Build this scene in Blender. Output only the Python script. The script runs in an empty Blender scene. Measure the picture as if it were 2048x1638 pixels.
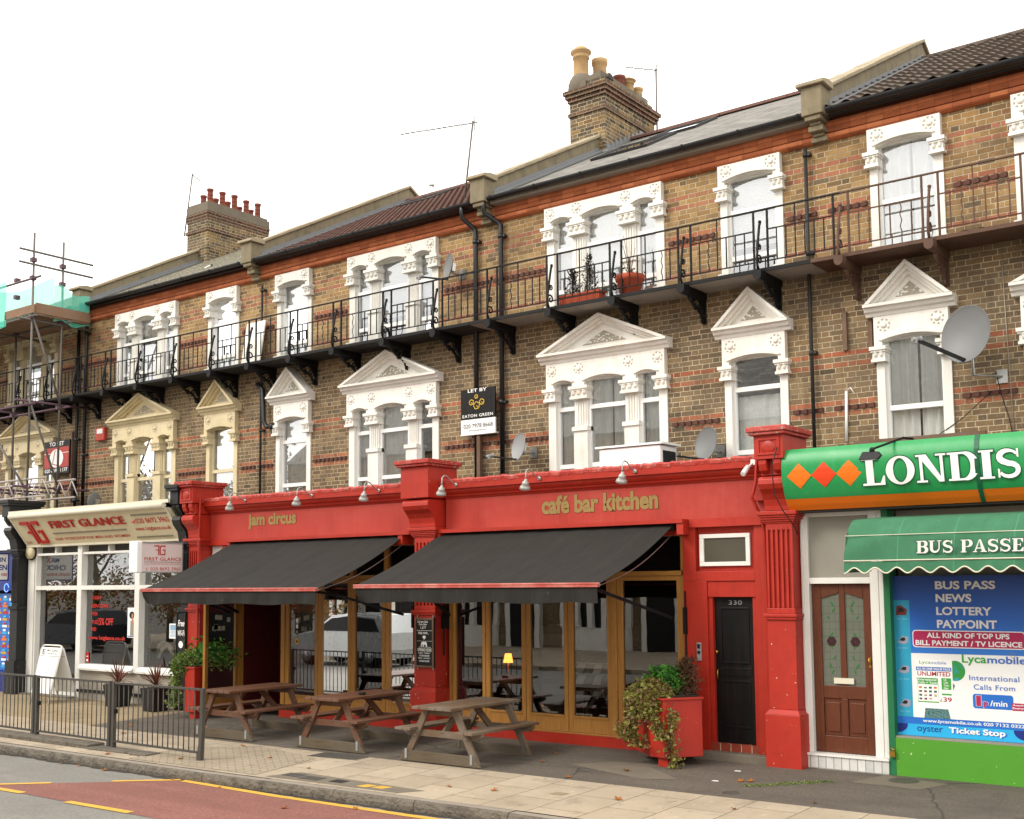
import bpy, bmesh, math, random
from mathutils import Vector, Matrix
R = math.radians
PI = math.pi
rnd = random.Random(7)
SC = bpy.context.scene
COL = SC.collection

# ------------------------------------------------------------------ camera
cam_d = bpy.data.cameras.new('camera')
cam_d.sensor_fit = 'HORIZONTAL'; cam_d.sensor_width = 36.0
cam_d.lens = 36.0*2305.74/2048.0
cam_d.shift_y = 140.7/2048.0
cam_d.shift_x = 1.0/2048.0
cam_d.clip_start = 0.05; cam_d.clip_end = 2000
cam = bpy.data.objects.new('camera', cam_d); COL.objects.link(cam)
YAW, PITCH, ROLL = -0.645557, 0.0889939, -0.008267
fwd = Vector((math.sin(YAW)*math.cos(PITCH), math.cos(YAW)*math.cos(PITCH), math.sin(PITCH)))
rt = Vector((math.cos(YAW), -math.sin(YAW), 0)); up = rt.cross(fwd)
r2 = rt*math.cos(ROLL)+up*math.sin(ROLL); u2 = -rt*math.sin(ROLL)+up*math.cos(ROLL)
cam.matrix_world = Matrix(((r2.x, u2.x, -fwd.x, 0.0), (r2.y, u2.y, -fwd.y, -15.57), (r2.z, u2.z, -fwd.z, 2.33), (0, 0, 0, 1)))
SC.camera = cam

# ------------------------------------------------------------------ sky, sun, exposure
SUN_EL, SUN_AZ = R(40), R(212)          # azimuth clockwise from +Y: sun behind and to the left of the camera
W = bpy.data.worlds.new('World'); SC.world = W; W.use_nodes = True
wn = W.node_tree.nodes; wl = W.node_tree.links
bg = wn['Background']
sky = wn.new('ShaderNodeTexSky'); sky.sky_type = 'NISHITA'; sky.sun_disc = False
sky.sun_elevation = SUN_EL; sky.sun_rotation = SUN_AZ; sky.dust_density = 3.0; sky.air_density = 1.0
tcw = wn.new('ShaderNodeTexCoord')
mpw = wn.new('ShaderNodeMapping'); mpw.inputs['Scale'].default_value = (1.0, 1.0, 2.6)
wl.new(tcw.outputs['Generated'], mpw.inputs['Vector'])
nzw = wn.new('ShaderNodeTexNoise'); nzw.inputs['Scale'].default_value = 2.2; nzw.inputs['Detail'].default_value = 8
nzw.inputs['Roughness'].default_value = 0.55
wl.new(mpw.outputs['Vector'], nzw.inputs['Vector'])
crw = wn.new('ShaderNodeValToRGB')
crw.color_ramp.elements[0].position = 0.20; crw.color_ramp.elements[0].color = (0, 0, 0, 1)
crw.color_ramp.elements[1].position = 0.34; crw.color_ramp.elements[1].color = (1, 1, 1, 1)
wl.new(nzw.outputs['Fac'], crw.inputs['Fac'])
cl2 = wn.new('ShaderNodeTexNoise'); cl2.inputs['Scale'].default_value = 5.0; cl2.inputs['Detail'].default_value = 6
wl.new(mpw.outputs['Vector'], cl2.inputs['Vector'])
crc = wn.new('ShaderNodeValToRGB')
crc.color_ramp.elements[0].position = 0.35; crc.color_ramp.elements[0].color = (11.5, 11.3, 11.0, 1)
crc.color_ramp.elements[1].position = 0.65; crc.color_ramp.elements[1].color = (15.5, 15.0, 14.2, 1)
wl.new(cl2.outputs['Fac'], crc.inputs['Fac'])
mxw = wn.new('ShaderNodeMix'); mxw.data_type = 'RGBA'
wl.new(crw.outputs['Color'], mxw.inputs['Factor'])
wl.new(sky.outputs['Color'], mxw.inputs[6]); wl.new(crc.outputs['Color'], mxw.inputs[7])
wl.new(mxw.outputs[2], bg.inputs['Color'])
bg.inputs['Strength'].default_value = 0.10

sl = bpy.data.lights.new('sun', 'SUN'); sl.energy = 1.35; sl.angle = R(20); sl.color = (1.0, 0.95, 0.87)
sun = bpy.data.objects.new('sun', sl); COL.objects.link(sun)
sd = Vector((math.sin(SUN_AZ)*math.cos(SUN_EL), math.cos(SUN_AZ)*math.cos(SUN_EL), math.sin(SUN_EL)))
sun.rotation_euler = sd.to_track_quat('Z', 'Y').to_euler()
SC.view_settings.view_transform = 'Standard'; SC.view_settings.look = 'None'
SC.view_settings.exposure = 0.78; SC.view_settings.gamma = 1.0

# ------------------------------------------------------------------ mesh building
class MB:
    """collects polygons and links them as ONE mesh object"""
    def __init__(s): s.v = []; s.f = []; s.m = []; s.mi = 0; s.smooth = False; s.sm = []; s.g = []
    def face(s, pts):
        s.g.append((len(s.v), len(s.f))); n = len(s.v); s.v += [tuple(p) for p in pts]; s.f.append(tuple(range(n, n+len(pts)))); s.m.append(s.mi); s.sm.append(s.smooth)
    def raw(s, vs, fs):
        s.g.append((len(s.v), len(s.f))); n = len(s.v); s.v += [tuple(p) for p in vs]
        for f in fs: s.f.append(tuple(n+i for i in f)); s.m.append(s.mi); s.sm.append(s.smooth)
    def prism(s, pts, vec):
        n = len(pts); vec = Vector(vec); a = [Vector(p) for p in pts]; b = [p+vec for p in a]
        fs = [tuple(range(n)), tuple(range(2*n-1, n-1, -1))]
        for i in range(n):
            j = (i+1) % n; fs.append((i, j, n+j, n+i))
        s.raw(a+b, fs)
    def box(s, x0, x1, y0, y1, z0, z1):
        s.prism([(x0, y0, z0), (x1, y0, z0), (x1, y1, z0), (x0, y1, z0)], (0, 0, z1-z0))
    def px(s, prof, x0, x1): s.prism([(x0, y, z) for y, z in prof], (x1-x0, 0, 0))
    def py(s, prof, y0, y1): s.prism([(x, y0, z) for x, z in prof], (0, y1-y0, 0))
    def pz(s, prof, z0, z1): s.prism([(x, y, z0) for x, y in prof], (0, 0, z1-z0))
    def tube(s, pts, r, n=8, r1=None):
        pts = [Vector(p) for p in pts]; sm = s.smooth; s.smooth = n > 4
        vs = []; fs = []; K = len(pts); up0 = None
        for i, p in enumerate(pts):
            t = (pts[min(i+1, K-1)]-pts[max(i-1, 0)]).normalized()
            if up0 is None: up0 = Vector((0, 0, 1)) if abs(t.z) < 0.9 else Vector((1, 0, 0))
            a = up0-t*up0.dot(t)
            if a.length < 1e-4: a = t.orthogonal()
            a.normalize(); b = t.cross(a); up0 = a
            rr = r if r1 is None else r+(r1-r)*i/max(1, K-1)
            for k in range(n):
                an = 2*PI*(k+0.5)/n; vs.append(p+(a*math.cos(an)+b*math.sin(an))*rr)
        for i in range(K-1):
            for k in range(n):
                k2 = (k+1) % n; fs.append((i*n+k, i*n+k2, (i+1)*n+k2, (i+1)*n+k))
        s.raw(vs, fs); s.smooth = False
        s.raw([vs[k] for k in range(n)], [tuple(range(n))]); s.raw([vs[(K-1)*n+k] for k in range(n)], [tuple(range(n))])
        s.smooth = sm
    def lathe(s, prof, c, n=16, M=None, closed=True):
        sm = s.smooth; s.smooth = True; vs = []; fs = []; K = len(prof); c = Vector(c)
        for r, z in prof:
            for k in range(n):
                a = 2*PI*k/n; p = Vector((r*math.cos(a), r*math.sin(a), z))
                if M: p = M @ p
                vs.append(c+p)
        for i in range(K-1):
            for k in range(n):
                k2 = (k+1) % n; fs.append((i*n+k, i*n+k2, (i+1)*n+k2, (i+1)*n+k))
        if closed: fs.append(tuple(range(n))); fs.append(tuple((K-1)*n+k for k in range(n)))
        s.raw(vs, fs); s.smooth = sm
    def ell(s, c, rx, ry, rz, n=10, k=6):
        prof = [(math.sin(PI*i/k), -math.cos(PI*i/k)) for i in range(k+1)]
        prof[0] = (0.02, prof[0][1]); prof[-1] = (0.02, prof[-1][1])
        s.lathe(prof, c, n, Matrix.Diagonal((rx, ry, rz)))
    def grid(s, fn, nu, nv, smooth=True):
        vs = [fn(i/nu, j/nv) for j in range(nv+1) for i in range(nu+1)]
        fs = [(j*(nu+1)+i, j*(nu+1)+i+1, (j+1)*(nu+1)+i+1, (j+1)*(nu+1)+i) for j in range(nv) for i in range(nu)]
        sm = s.smooth; s.smooth = smooth; s.raw(vs, fs); s.smooth = sm
    def bar(s, a, b, w, h, up=(0, 0, 1)):
        """straight rectangular bar from a to b"""
        a = Vector(a); b = Vector(b); t = (b-a).normalized(); u = Vector(up)
        x = t.cross(u)
        if x.length < 1e-4: x = t.cross(Vector((0, 1, 0)))
        x.normalize(); y = x.cross(t).normalized()
        q = [a+x*w/2+y*h/2, a-x*w/2+y*h/2, a-x*w/2-y*h/2, a+x*w/2-y*h/2]
        s.prism(q, b-a)
    def build_each(s, name, mats, parent=None, bevel=0.0, fix=True):
        out = []
        for i, (v0, f0) in enumerate(s.g):
            v1, f1 = s.g[i+1] if i+1 < len(s.g) else (len(s.v), len(s.f)); m = MB()
            m.v = s.v[v0:v1]; m.f = [tuple(k-v0 for k in f) for f in s.f[f0:f1]]; m.m = s.m[f0:f1]; m.sm = s.sm[f0:f1]
            out.append(m.build(name, mats, parent, bevel=bevel, fix=fix))
        return out
    def build(s, name, mats, parent=None, local=False, bevel=0.0, fix=True):
        org = Vector((0, 0, 0))
        if parent is not None and not local:
            p = parent
            while p is not None: org += p.location; p = p.parent
        me = bpy.data.meshes.new(name)
        me.from_pydata([tuple(Vector(v)-org) for v in s.v], [], s.f)
        if not isinstance(mats, (list, tuple)): mats = [mats]
        for m in mats: me.materials.append(m)
        me.polygons.foreach_set('material_index', s.m); me.polygons.foreach_set('use_smooth', s.sm)
        if fix:
            bm = bmesh.new(); bm.from_mesh(me); bmesh.ops.remove_doubles(bm, verts=bm.verts, dist=1e-5)
            bmesh.ops.recalc_face_normals(bm, faces=bm.faces); bm.to_mesh(me); bm.free()
        me.update()
        o = bpy.data.objects.new(name, me); COL.objects.link(o)
        if parent is not None: o.parent = parent
        if bevel > 0:
            b = o.modifiers.new('bevel', 'BEVEL'); b.width = bevel; b.segments = 2; b.limit_method = 'ANGLE'; b.angle_limit = R(40)
        return o

def tag(o, label=None, cat=None, group=None, kind=None):
    if label: o['label'] = label
    if cat: o['category'] = cat
    if group: o['group'] = group
    if kind: o['kind'] = kind
    return o
def thing(name, label, cat, loc=(0, 0, 0), group=None, rotz=0.0):
    o = bpy.data.objects.new(name, None); COL.objects.link(o); o.location = loc; o.rotation_euler = (0, 0, rotz)
    o.empty_display_size = 0.2
    return tag(o, label, cat, group)
def copy_tree(o, parent=None):
    c = o.copy(); COL.objects.link(c); c.parent = parent
    for ch in list(o.children): copy_tree(ch, c)
    return c
def dup(o, loc, label, rotz=None):
    c = copy_tree(o); c.location = loc; c['label'] = label
    if rotz is not None: c.rotation_euler = (0, 0, rotz)
    return c
def arc(c, h, z0, rise, n=10):
    return [(c-h+2*h*i/n, z0+rise*(1-((2.0*i/n)-1)**2)) for i in range(n+1)]

# ------------------------------------------------------------------ lettering
_tcache = {}
def text_mesh(body, offset=0.0, spacing=1.0, line=1.0, align='LEFT'):
    key = (body, offset, spacing, line, align)
    if key in _tcache: return _tcache[key]
    cu = bpy.data.curves.new('lettering', 'FONT'); cu.body = body; cu.size = 1.0; cu.offset = offset
    cu.space_character = spacing; cu.space_line = line; cu.align_x = align; cu.resolution_u = 4
    ob = bpy.data.objects.new('lettering', cu); COL.objects.link(ob)
    dg = bpy.context.evaluated_depsgraph_get(); dg.update()
    me = bpy.data.meshes.new_from_object(ob.evaluated_get(dg))
    vs = [v.co.copy() for v in me.vertices]; fs = [tuple(p.vertices) for p in me.polygons]
    bpy.data.objects.remove(ob); bpy.data.curves.remove(cu); bpy.data.meshes.remove(me)
    _tcache[key] = (vs, fs); return vs, fs
def put_text(mb, body, P, U, V, w, h=None, offset=0.0, spacing=1.0, line=1.0, align='LEFT', shear=0.0):
    """fits the words into a box of width w (height h) with its lower left corner at P"""
    vs, fs = text_mesh(body, offset, spacing, line, align)
    x0 = min(v.x for v in vs); x1 = max(v.x for v in vs); y0 = min(v.y for v in vs); y1 = max(v.y for v in vs)
    sx = w/(x1-x0); sy = sx if h is None else h/(y1-y0)
    P = Vector(P); U = Vector(U).normalized(); V = Vector(V).normalized()
    mb.raw([P+U*((v.x-x0)*sx+shear*(v.y-y0)*sy)+V*((v.y-y0)*sy) for v in vs], fs)
XU, ZU = (1, 0, 0), (0, 0, 1)
def ring(mb, P, U, V, ox, oy, cx, cy, ix, iy, off, N, icx=None):
    """letter bowl: area between two ellipses"""
    icx = cx if icx is None else icx; n = 36; vs = []
    for k in range(n):
        a = 2*PI*k/n; vs.append(P+U*(cx+ox*math.cos(a))+V*(cy+oy*math.sin(a))+N*off)
    for k in range(n):
        a = 2*PI*k/n; vs.append(P+U*(icx+ix*math.cos(a))+V*(cy+iy*math.sin(a))+N*off)
    mb.raw(vs, [(k, (k+1) % n, n+(k+1) % n, n+k) for k in range(n)])
def serif_word(mb, word, P, U, V, w, h, grow=0.0, slant=0.0, gap=0.10, base_off=0.0):
    """bold slab-serif capitals drawn from bars and bowls"""
    U = Vector(U).normalized(); V0 = Vector(V).normalized(); N = U.cross(V0); V = V0+U*slant; P = Vector(P)
    A = {'L': .78, 'O': .98, 'N': 1.0, 'D': .95, 'I': .46, 'S': .80, 'B': .86, 'U': .98, 'P': .82, 'A': .98, 'E': .80, ' ': .42}
    tot = sum(A[c] for c in word)+gap*(len(word)-1); s = w/tot; cur = 0.0; k = 0; g = grow
    def rect(a, b, c, d):
        nonlocal k
        k += 1; o = N*(base_off+0.00025*(k % 7))
        mb.face([O+U*((a)*s-g)+V*(c*h-g)+o, O+U*(b*s+g)+V*(c*h-g)+o, O+U*(b*s+g)+V*(d*h+g)+o, O+U*(a*s-g)+V*(d*h+g)+o])
    def quad(pts):
        nonlocal k
        k += 1; o = N*(base_off+0.00025*(k % 7))
        mb.face([O+U*(a*s)+V*(b*h)+o for a, b in pts])
    def strip(pts, wd):
        nonlocal k
        k += 1; o = N*(base_off+0.00025*(k % 7)); n = len(pts); L = []; Rr = []
        for i, (a, b) in enumerate(pts):
            a0, b0 = pts[max(i-1, 0)]; a1, b1 = pts[min(i+1, n-1)]
            tx, ty = (a1-a0)*s, (b1-b0)*h; l = math.hypot(tx, ty) or 1; nx, ny = -ty/l, tx/l
            ww = (wd[i]*h/2)+g
            L.append(O+U*(a*s+nx*ww)+V*(b*h+ny*ww)+o); Rr.append(O+U*(a*s-nx*ww)+V*(b*h-ny*ww)+o)
        for i in range(n-1): mb.face([L[i], L[i+1], Rr[i+1], Rr[i]])
    for c in word:
        O = P+U*(cur*s); a = A[c]
        if c == 'L':
            rect(.14, .40, .0, 1); rect(0, .54, .93, 1); rect(0, a, 0, .08); quad([(.62, .08), (a, .08), (a, .34), (a-.05, .34)])
        elif c == 'I':
            rect(.10, .36, 0, 1); rect(0, a, .93, 1); rect(0, a, 0, .07)
        elif c == 'O':
            k += 1; ring(mb, O, U, V, a/2*s+g, .52*h+g, a/2*s, .5*h, (a/2-.25)*s-g, .44*h-g, base_off+0.00025*(k % 7), N)
        elif c == 'N':
            rect(.12, .22, .0, 1); rect(.80, .90, 0, 1); quad([(.06, 1), (.36, 1), (.90, 0), (.74, 0)]); rect(0, .36, .93, 1); rect(.66, a, .93, 1); rect(0, .36, 0, .07)
        elif c in 'DPB':
            rect(.10, .35, 0, 1); rect(0, .42, .93, 1); rect(0, .42, 0, .07)
            def bowl(z0, z1, xe, ww):
                m = (z0+z1)/2; hh = (z1-z0)/2; pts = [(.34, z1-.035)]; wd = [.07]
                for i in range(13):
                    t = PI/2-PI*i/12; pts.append((.50+(xe-.50)*math.cos(t)-ww/2*math.cos(t)*.8, m+(hh-.035)*math.sin(t))); wd.append(.07+ww*abs(math.cos(t)))
                pts.append((.34, z0+.035)); wd.append(.07); strip(pts, wd)
            if c == 'D': bowl(0, 1, a, .22)
            if c == 'P': bowl(.42, 1, a, .18)
            if c == 'B': bowl(.50, 1, a-.05, .17); bowl(0, .55, a, .19)
        elif c == 'U':
            pts = [(.23, 1), (.23, .35)]; wd = [.24, .24]
            for i in range(1, 12):
                t = PI+PI*i/12; pts.append((.50+.27*math.cos(t), .35+.27*math.sin(t)+.01)); wd.append(.23-.13*i/12)
            pts += [(.80, .35), (.80, 1)]; wd += [.09, .09]; strip(pts, wd); rect(.02, .46, .93, 1); rect(.64, a, .93, 1)
        elif c == 'A':
            quad([(.44, 1), (.56, 1), (.94, 0), (.66, 0)]); quad([(.42, .94), (.50, .99), (.20, 0), (.09, 0)]); rect(.25, .70, .27, .35); rect(0, .32, 0, .07); rect(.56, a+.02, 0, .07)
        elif c == 'E':
            rect(.10, .36, 0, 1); rect(0, a-.04, .92, 1); rect(0, a, 0, .08); rect(.3, .58, .47, .54); quad([(.58, .92), (a-.04, .92), (a-.04, .70), (a-.09, .70)]); quad([(.58, .08), (a, .08), (a, .32), (a-.05, .32)]); rect(.56, .61, .38, .64)
        elif c == 'S':
            pts = []; wd = []
            for i in range(25):
                t = i/24.0
                if t < .5:
                    an = R(20)+(R(250))*(t/.5); pts.append((.40+.27*math.cos(an), .735+.205*math.sin(an))); wd.append(.09+.13*max(0, math.sin((t/.5)*PI*.9-.5)))
                else:
                    an = R(90)-R(250)*((t-.5)/.5); pts.append((.40+.28*math.cos(an), .27+.225*math.sin(an))); wd.append(.20-.10*((t-.5)/.5))
            strip(pts, wd); quad([(.66, .99), (.72, .99), (.72, .68), (.66, .72)]); quad([(.06, .02), (.12, .02), (.12, .30), (.06, .34)])
        cur += a+gap

# ------------------------------------------------------------------ materials
def srgb(h):
    h = h.lstrip('#'); c = [int(h[i:i+2], 16)/255 for i in (0, 2, 4)]
    return tuple(x/12.92 if x <= 0.04045 else ((x+0.055)/1.055)**2.4 for x in c)+(1.0,)
class NT:
    def __init__(s, name):
        s.mat = bpy.data.materials.new(name); s.mat.use_nodes = True
        s.n = s.mat.node_tree.nodes; s.l = s.mat.node_tree.links
        s.bsdf = s.n['Principled BSDF']; s.out = s.n['Material Output']
    def new(s, t): return s.n.new(t)
    def put(s, v, sock):
        if hasattr(v, 'is_linked') or isinstance(v, bpy.types.NodeSocket): s.l.new(v, sock)
        else: sock.default_value = v
    def m(s, op, a, b=None, c=None, clamp=False):
        n = s.new('ShaderNodeMath'); n.operation = op; n.use_clamp = clamp
        s.put(a, n.inputs[0])
        if b is not None: s.put(b, n.inputs[1])
        if c is not None: s.put(c, n.inputs[2])
        return n.outputs[0]
    def pos(s, obj=False):
        if obj: return s.new('ShaderNodeTexCoord').outputs['Object']
        return s.new('ShaderNodeNewGeometry').outputs['Position']
    def xyz(s, v):
        n = s.new('ShaderNodeSeparateXYZ'); s.l.new(v, n.inputs[0]); return n.outputs
    def vec(s, x, y, z):
        n = s.new('ShaderNodeCombineXYZ'); s.put(x, n.inputs[0]); s.put(y, n.inputs[1]); s.put(z, n.inputs[2]); return n.outputs[0]
    def scale(s, v, sc):
        n = s.new('ShaderNodeMapping'); s.l.new(v, n.inputs['Vector']); n.inputs['Scale'].default_value = sc; return n.outputs[0]
    def noise(s, v, sc, det=4, rough=0.55, dist=0.0):
        n = s.new('ShaderNodeTexNoise'); s.l.new(v, n.inputs['Vector']); n.inputs['Scale'].default_value = sc
        n.inputs['Detail'].default_value = det; n.inputs['Roughness'].default_value = rough; n.inputs['Distortion'].default_value = dist
        return n.outputs['Fac']
    def white(s, v):
        n = s.new('ShaderNodeTexWhiteNoise'); n.noise_dimensions = '1D'; s.put(v, n.inputs['W']); return n.outputs['Value']
    def ramp(s, f, stops, const=False):
        n = s.new('ShaderNodeValToRGB'); s.l.new(f, n.inputs[0]); e = n.color_ramp.elements
        if const: n.color_ramp.interpolation = 'CONSTANT'
        while len(e) < len(stops): e.new(0.5)
        for k, (p, c) in enumerate(stops):
            e[k].position = p
            e[k].color = c if isinstance(c, tuple) else (c, c, c, 1)
        return n.outputs[0]
    def mix(s, f, a, b, mode='MIX'):
        n = s.new('ShaderNodeMix'); n.data_type = 'RGBA'; n.blend_type = mode
        s.put(f, n.inputs[0]); s.put(a, n.inputs[6]); s.put(b, n.inputs[7]); return n.outputs[2]
    def bump(s, h, strength=0.3, dist=0.01, normal=None):
        n = s.new('ShaderNodeBump'); s.l.new(h, n.inputs['Height']); n.inputs['Strength'].default_value = strength; n.inputs['Distance'].default_value = dist
        if normal is not None: s.l.new(normal, n.inputs['Normal'])
        s.l.new(n.outputs[0], s.bsdf.inputs['Normal']); return n.outputs[0]
    def fin(s, col=None, rough=0.6, spec=0.4, metal=0.0):
        if col is not None: s.put(col, s.bsdf.inputs['Base Color'])
        s.put(rough, s.bsdf.inputs['Roughness']); s.bsdf.inputs['Specular IOR Level'].default_value = spec
        s.bsdf.inputs['Metallic'].default_value = metal
        return s.mat
def sc(c, k): return (min(1, c[0]*k), min(1, c[1]*k), min(1, c[2]*k), 1)

def plain(name, hexc, rough=0.55, var=0.12, nsc=6.0, bump=0.15, bsc=60.0, bd=0.002, spec=0.4, metal=0.0, obj=False, dirt=0.0, dirtcol='#3a352c', chips=0.0, chipcol='#c9b9a6', streak=0.0):
    t = NT(name); c = srgb(hexc) if isinstance(hexc, str) else hexc; p = t.pos(obj)
    n1 = t.noise(p, nsc, 5)
    col = t.mix(n1, sc(c, 1-var*1.6), sc(c, 1+var*1.2))
    fine = t.noise(p, nsc*14, 3)
    col = t.mix(t.m('MULTIPLY', fine, 0.35), col, sc(c, 1-var*2.0))
    if streak > 0:
        sn = t.noise(t.scale(p, (9, 9, 0.55)), 1.6, 5, 0.6)
        col = t.mix(t.m('MULTIPLY', t.ramp(sn, [(0.48, 0.0), (0.70, 1.0)]), streak), col, srgb(dirtcol))
    if dirt > 0:
        dn = t.noise(p, nsc*0.55+1.3, 7, 0.66)
        col = t.mix(t.m('MULTIPLY', t.ramp(dn, [(0.46, 0.0), (0.68, 1.0)]), dirt), col, srgb(dirtcol))
    if chips > 0:
        cn = t.noise(p, 22, 3, 0.5)
        col = t.mix(t.ramp(cn, [(1-chips-0.02, 0.0), (1-chips, 1.0)]), col, srgb(chipcol))
    if bump > 0: t.bump(t.noise(p, bsc, 4), bump, bd)
    rr = t.m('MULTIPLY_ADD', n1, 0.25, rough-0.12)
    return t.fin(col, rr, spec, metal)

BH = 0.0769                                            # height of one brick course
def brick_mat(name, stops, mortar='#b7a98e', redrows=(), worn=0.0, lower=None):
    t = NT(name); p = t.pos(); X, Y, Z = t.xyz(p)
    wob = t.m('MULTIPLY_ADD', t.noise(p, 9, 2), 0.008, -0.004)
    u = t.m('ADD', t.m('ADD', X, Y), wob); z = t.m('ADD', Z, t.m('MULTIPLY_ADD', t.noise(p, 6, 2), 0.006, -0.003))
    rowf = t.m('DIVIDE', z, BH); row = t.m('FLOOR', rowf); fz = t.m('SUBTRACT', rowf, row)
    par = t.m('MULTIPLY', t.m('FRACT', t.m('MULTIPLY', row, 0.5)), 2.0)
    tt = t.m('ADD', t.m('ADD', t.m('DIVIDE', u, 0.345), t.m('MULTIPLY', par, 0.5)), t.m('MULTIPLY', t.white(row), 0.12))
    c = t.m('FLOOR', tt); ft = t.m('SUBTRACT', tt, c)
    isH = t.m('GREATER_THAN', ft, 0.665)
    es = t.m('MINIMUM', ft, t.m('ABSOLUTE', t.m('SUBTRACT', 0.665, ft)))
    e = t.m('MULTIPLY', t.m('MINIMUM', es, t.m('SUBTRACT', 1.0, ft)), 0.345)
    ez = t.m('MULTIPLY', t.m('MINIMUM', fz, t.m('SUBTRACT', 1.0, fz)), BH)
    edge = t.m('MINIMUM', e, ez)
    edge = t.m('ADD', edge, t.m('MULTIPLY_ADD', t.noise(p, 70, 3), 0.006, -0.003))
    mask = t.ramp(t.m('MULTIPLY', edge, 60.0), [(0.22, 1.0), (0.42, 0.0)])      # 1 = mortar
    idn = t.m('ADD', t.m('ADD', t.m('MULTIPLY', c, 2.0), isH), t.m('MULTIPLY', row, 131.7))
    rv = t.white(idn); rv2 = t.white(t.m('ADD', idn, 0.37))
    col = t.ramp(rv, stops)
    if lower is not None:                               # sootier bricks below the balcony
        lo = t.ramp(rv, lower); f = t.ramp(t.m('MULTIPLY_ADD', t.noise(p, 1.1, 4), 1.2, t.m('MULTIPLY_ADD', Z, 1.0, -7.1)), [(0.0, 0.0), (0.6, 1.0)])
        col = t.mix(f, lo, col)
    if redrows:
        acc = None
        for r in redrows:
            k = t.m('COMPARE', row, float(r), 0.5); acc = k if acc is None else t.m('ADD', acc, k)
        red = t.ramp(rv2, [(0.0, srgb('#74402d')), (0.12, srgb('#9a523a')), (0.6, srgb('#b06143')), (1.0, srgb('#ba6f50'))])
        keep = t.m('MULTIPLY', acc, t.m('GREATER_THAN', rv, 0.03))
        col = t.mix(keep, col, red)
    big = t.noise(p, 0.55, 6, 0.65); col = t.mix(t.ramp(big, [(0.36, 0.42), (0.5, 0.0)]), col, srgb('#4b4033')); col = t.mix(t.ramp(big, [(0.52, 0.0), (0.68, 0.35)]), col, srgb('#a58a5c'))
    col = t.mix(t.m('MULTIPLY', t.noise(p, 120, 4, 0.7), 0.5), col, sc(srgb('#5a4a38'), 0.7))
    blot = t.noise(p, 26, 5, 0.7)
    col = t.mix(t.ramp(blot, [(0.54, 0.0), (0.76, 0.55)]), col, srgb('#332b22'))
    col = t.mix(t.ramp(t.noise(p, 41, 4, 0.6), [(0.56, 0.0), (0.72, 0.5)]), col, srgb('#c2a878'))
    mcol = t.mix(t.ramp(t.noise(p, 2.2, 6, 0.75), [(0.35, 0.0), (0.65, 1.0)]), sc(srgb(mortar), 0.50), sc(srgb(mortar), 1.15))
    col = t.mix(mask, col, mcol)
    col = t.mix(t.m('MULTIPLY', t.white(t.m('ADD', row, .5)), .22), col, sc(srgb(mortar), .55))
    st_ = t.noise(t.scale(p, (5.0, 5.0, .5)), 1.5, 6, .65); col = t.mix(t.ramp(st_, [(.55, 0.), (.72, .38)]), col, srgb('#352e27'))
    if worn > 0:
        col = t.mix(t.m('MULTIPLY', t.ramp(t.noise(p, 0.9, 6, 0.7), [(0.48, 0.0), (0.66, 1.0)]), worn), col, srgb('#3b332a'))
    h = t.m('SUBTRACT', t.m('MULTIPLY_ADD', t.noise(p, 55, 4), 0.35, t.m('MULTIPLY', rv2, 0.22)), t.m('MULTIPLY', mask, 0.75))
    t.bump(h, 0.7, 0.010)
    return t.fin(col, 0.9, 0.2)

STOCK = [(0.0, srgb('#5f4e3b')), (0.10, srgb('#836745')), (0.35, srgb('#99764b')), (0.65, srgb('#a98452')), (0.88, srgb('#b99561')), (1.0, srgb('#8a6242'))]
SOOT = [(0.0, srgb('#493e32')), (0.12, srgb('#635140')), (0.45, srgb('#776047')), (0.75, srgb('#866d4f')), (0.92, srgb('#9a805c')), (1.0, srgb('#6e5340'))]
ROWS = (107, 105, 99, 97, 91, 71, 69, 62, 60)
M = {}
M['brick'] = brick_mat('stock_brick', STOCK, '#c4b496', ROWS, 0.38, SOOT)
M['brick_chimney'] = brick_mat('chimney_brick', [(0.0, srgb('#2f2a24')), (0.35, srgb('#4d4234')), (0.6, srgb('#75603f')), (0.85, srgb('#94763f')), (1.0, srgb('#6a4a34'))], '#c4b59a', (), 0.25)
M['brick_red'] = brick_mat('red_brick', [(0.0, srgb('#3d2722')), (0.4, srgb('#573229')), (0.8, srgb('#683c30')), (1.0, srgb('#4a3029'))], '#a5957d', (), 0.3)
M['brick_opp'] = brick_mat('opposite_brick', SOOT, '#a2957e', (), 0.2)

def terracotta():
    t = NT('terracotta'); p = t.pos(); X, Y, Z = t.xyz(p)
    k = t.m('DIVIDE', X, 0.235); kf = t.m('FLOOR', k); fr = t.m('SUBTRACT', k, kf)
    rz = t.m('FLOOR', t.m('DIVIDE', Z, BH))
    col = t.ramp(t.white(t.m('ADD', kf, t.m('MULTIPLY', rz, 17.3))), [(0, srgb('#94502f')), (0.5, srgb('#a55b37')), (1, srgb('#b36a42'))])
    col = t.mix(t.ramp(t.noise(p, 7, 6, 0.7), [(0.5, 0.0), (0.75, 0.5)]), col, srgb('#5e3826'))
    j = t.m('LESS_THAN', t.m('MINIMUM', fr, t.m('SUBTRACT', 1.0, fr)), 0.022)
    fz = t.m('FRACT', t.m('DIVIDE', Z, BH)); j = t.m('MAXIMUM', j, t.m('LESS_THAN', t.m('MINIMUM', fz, t.m('SUBTRACT', 1.0, fz)), 0.05))
    col = t.mix(t.m('MULTIPLY', j, 0.5), col, srgb('#5a3323'))
    t.bump(t.m('SUBTRACT', t.noise(p, 50, 3), j), 0.4, 0.006)
    return t.fin(col, 0.8, 0.3)
M['terracotta'] = terracotta()
M['darkdentil'] = plain('dark_moulded_brick', '#5c392e', 0.85, 0.3, 9, 0.3, 60)
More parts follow.
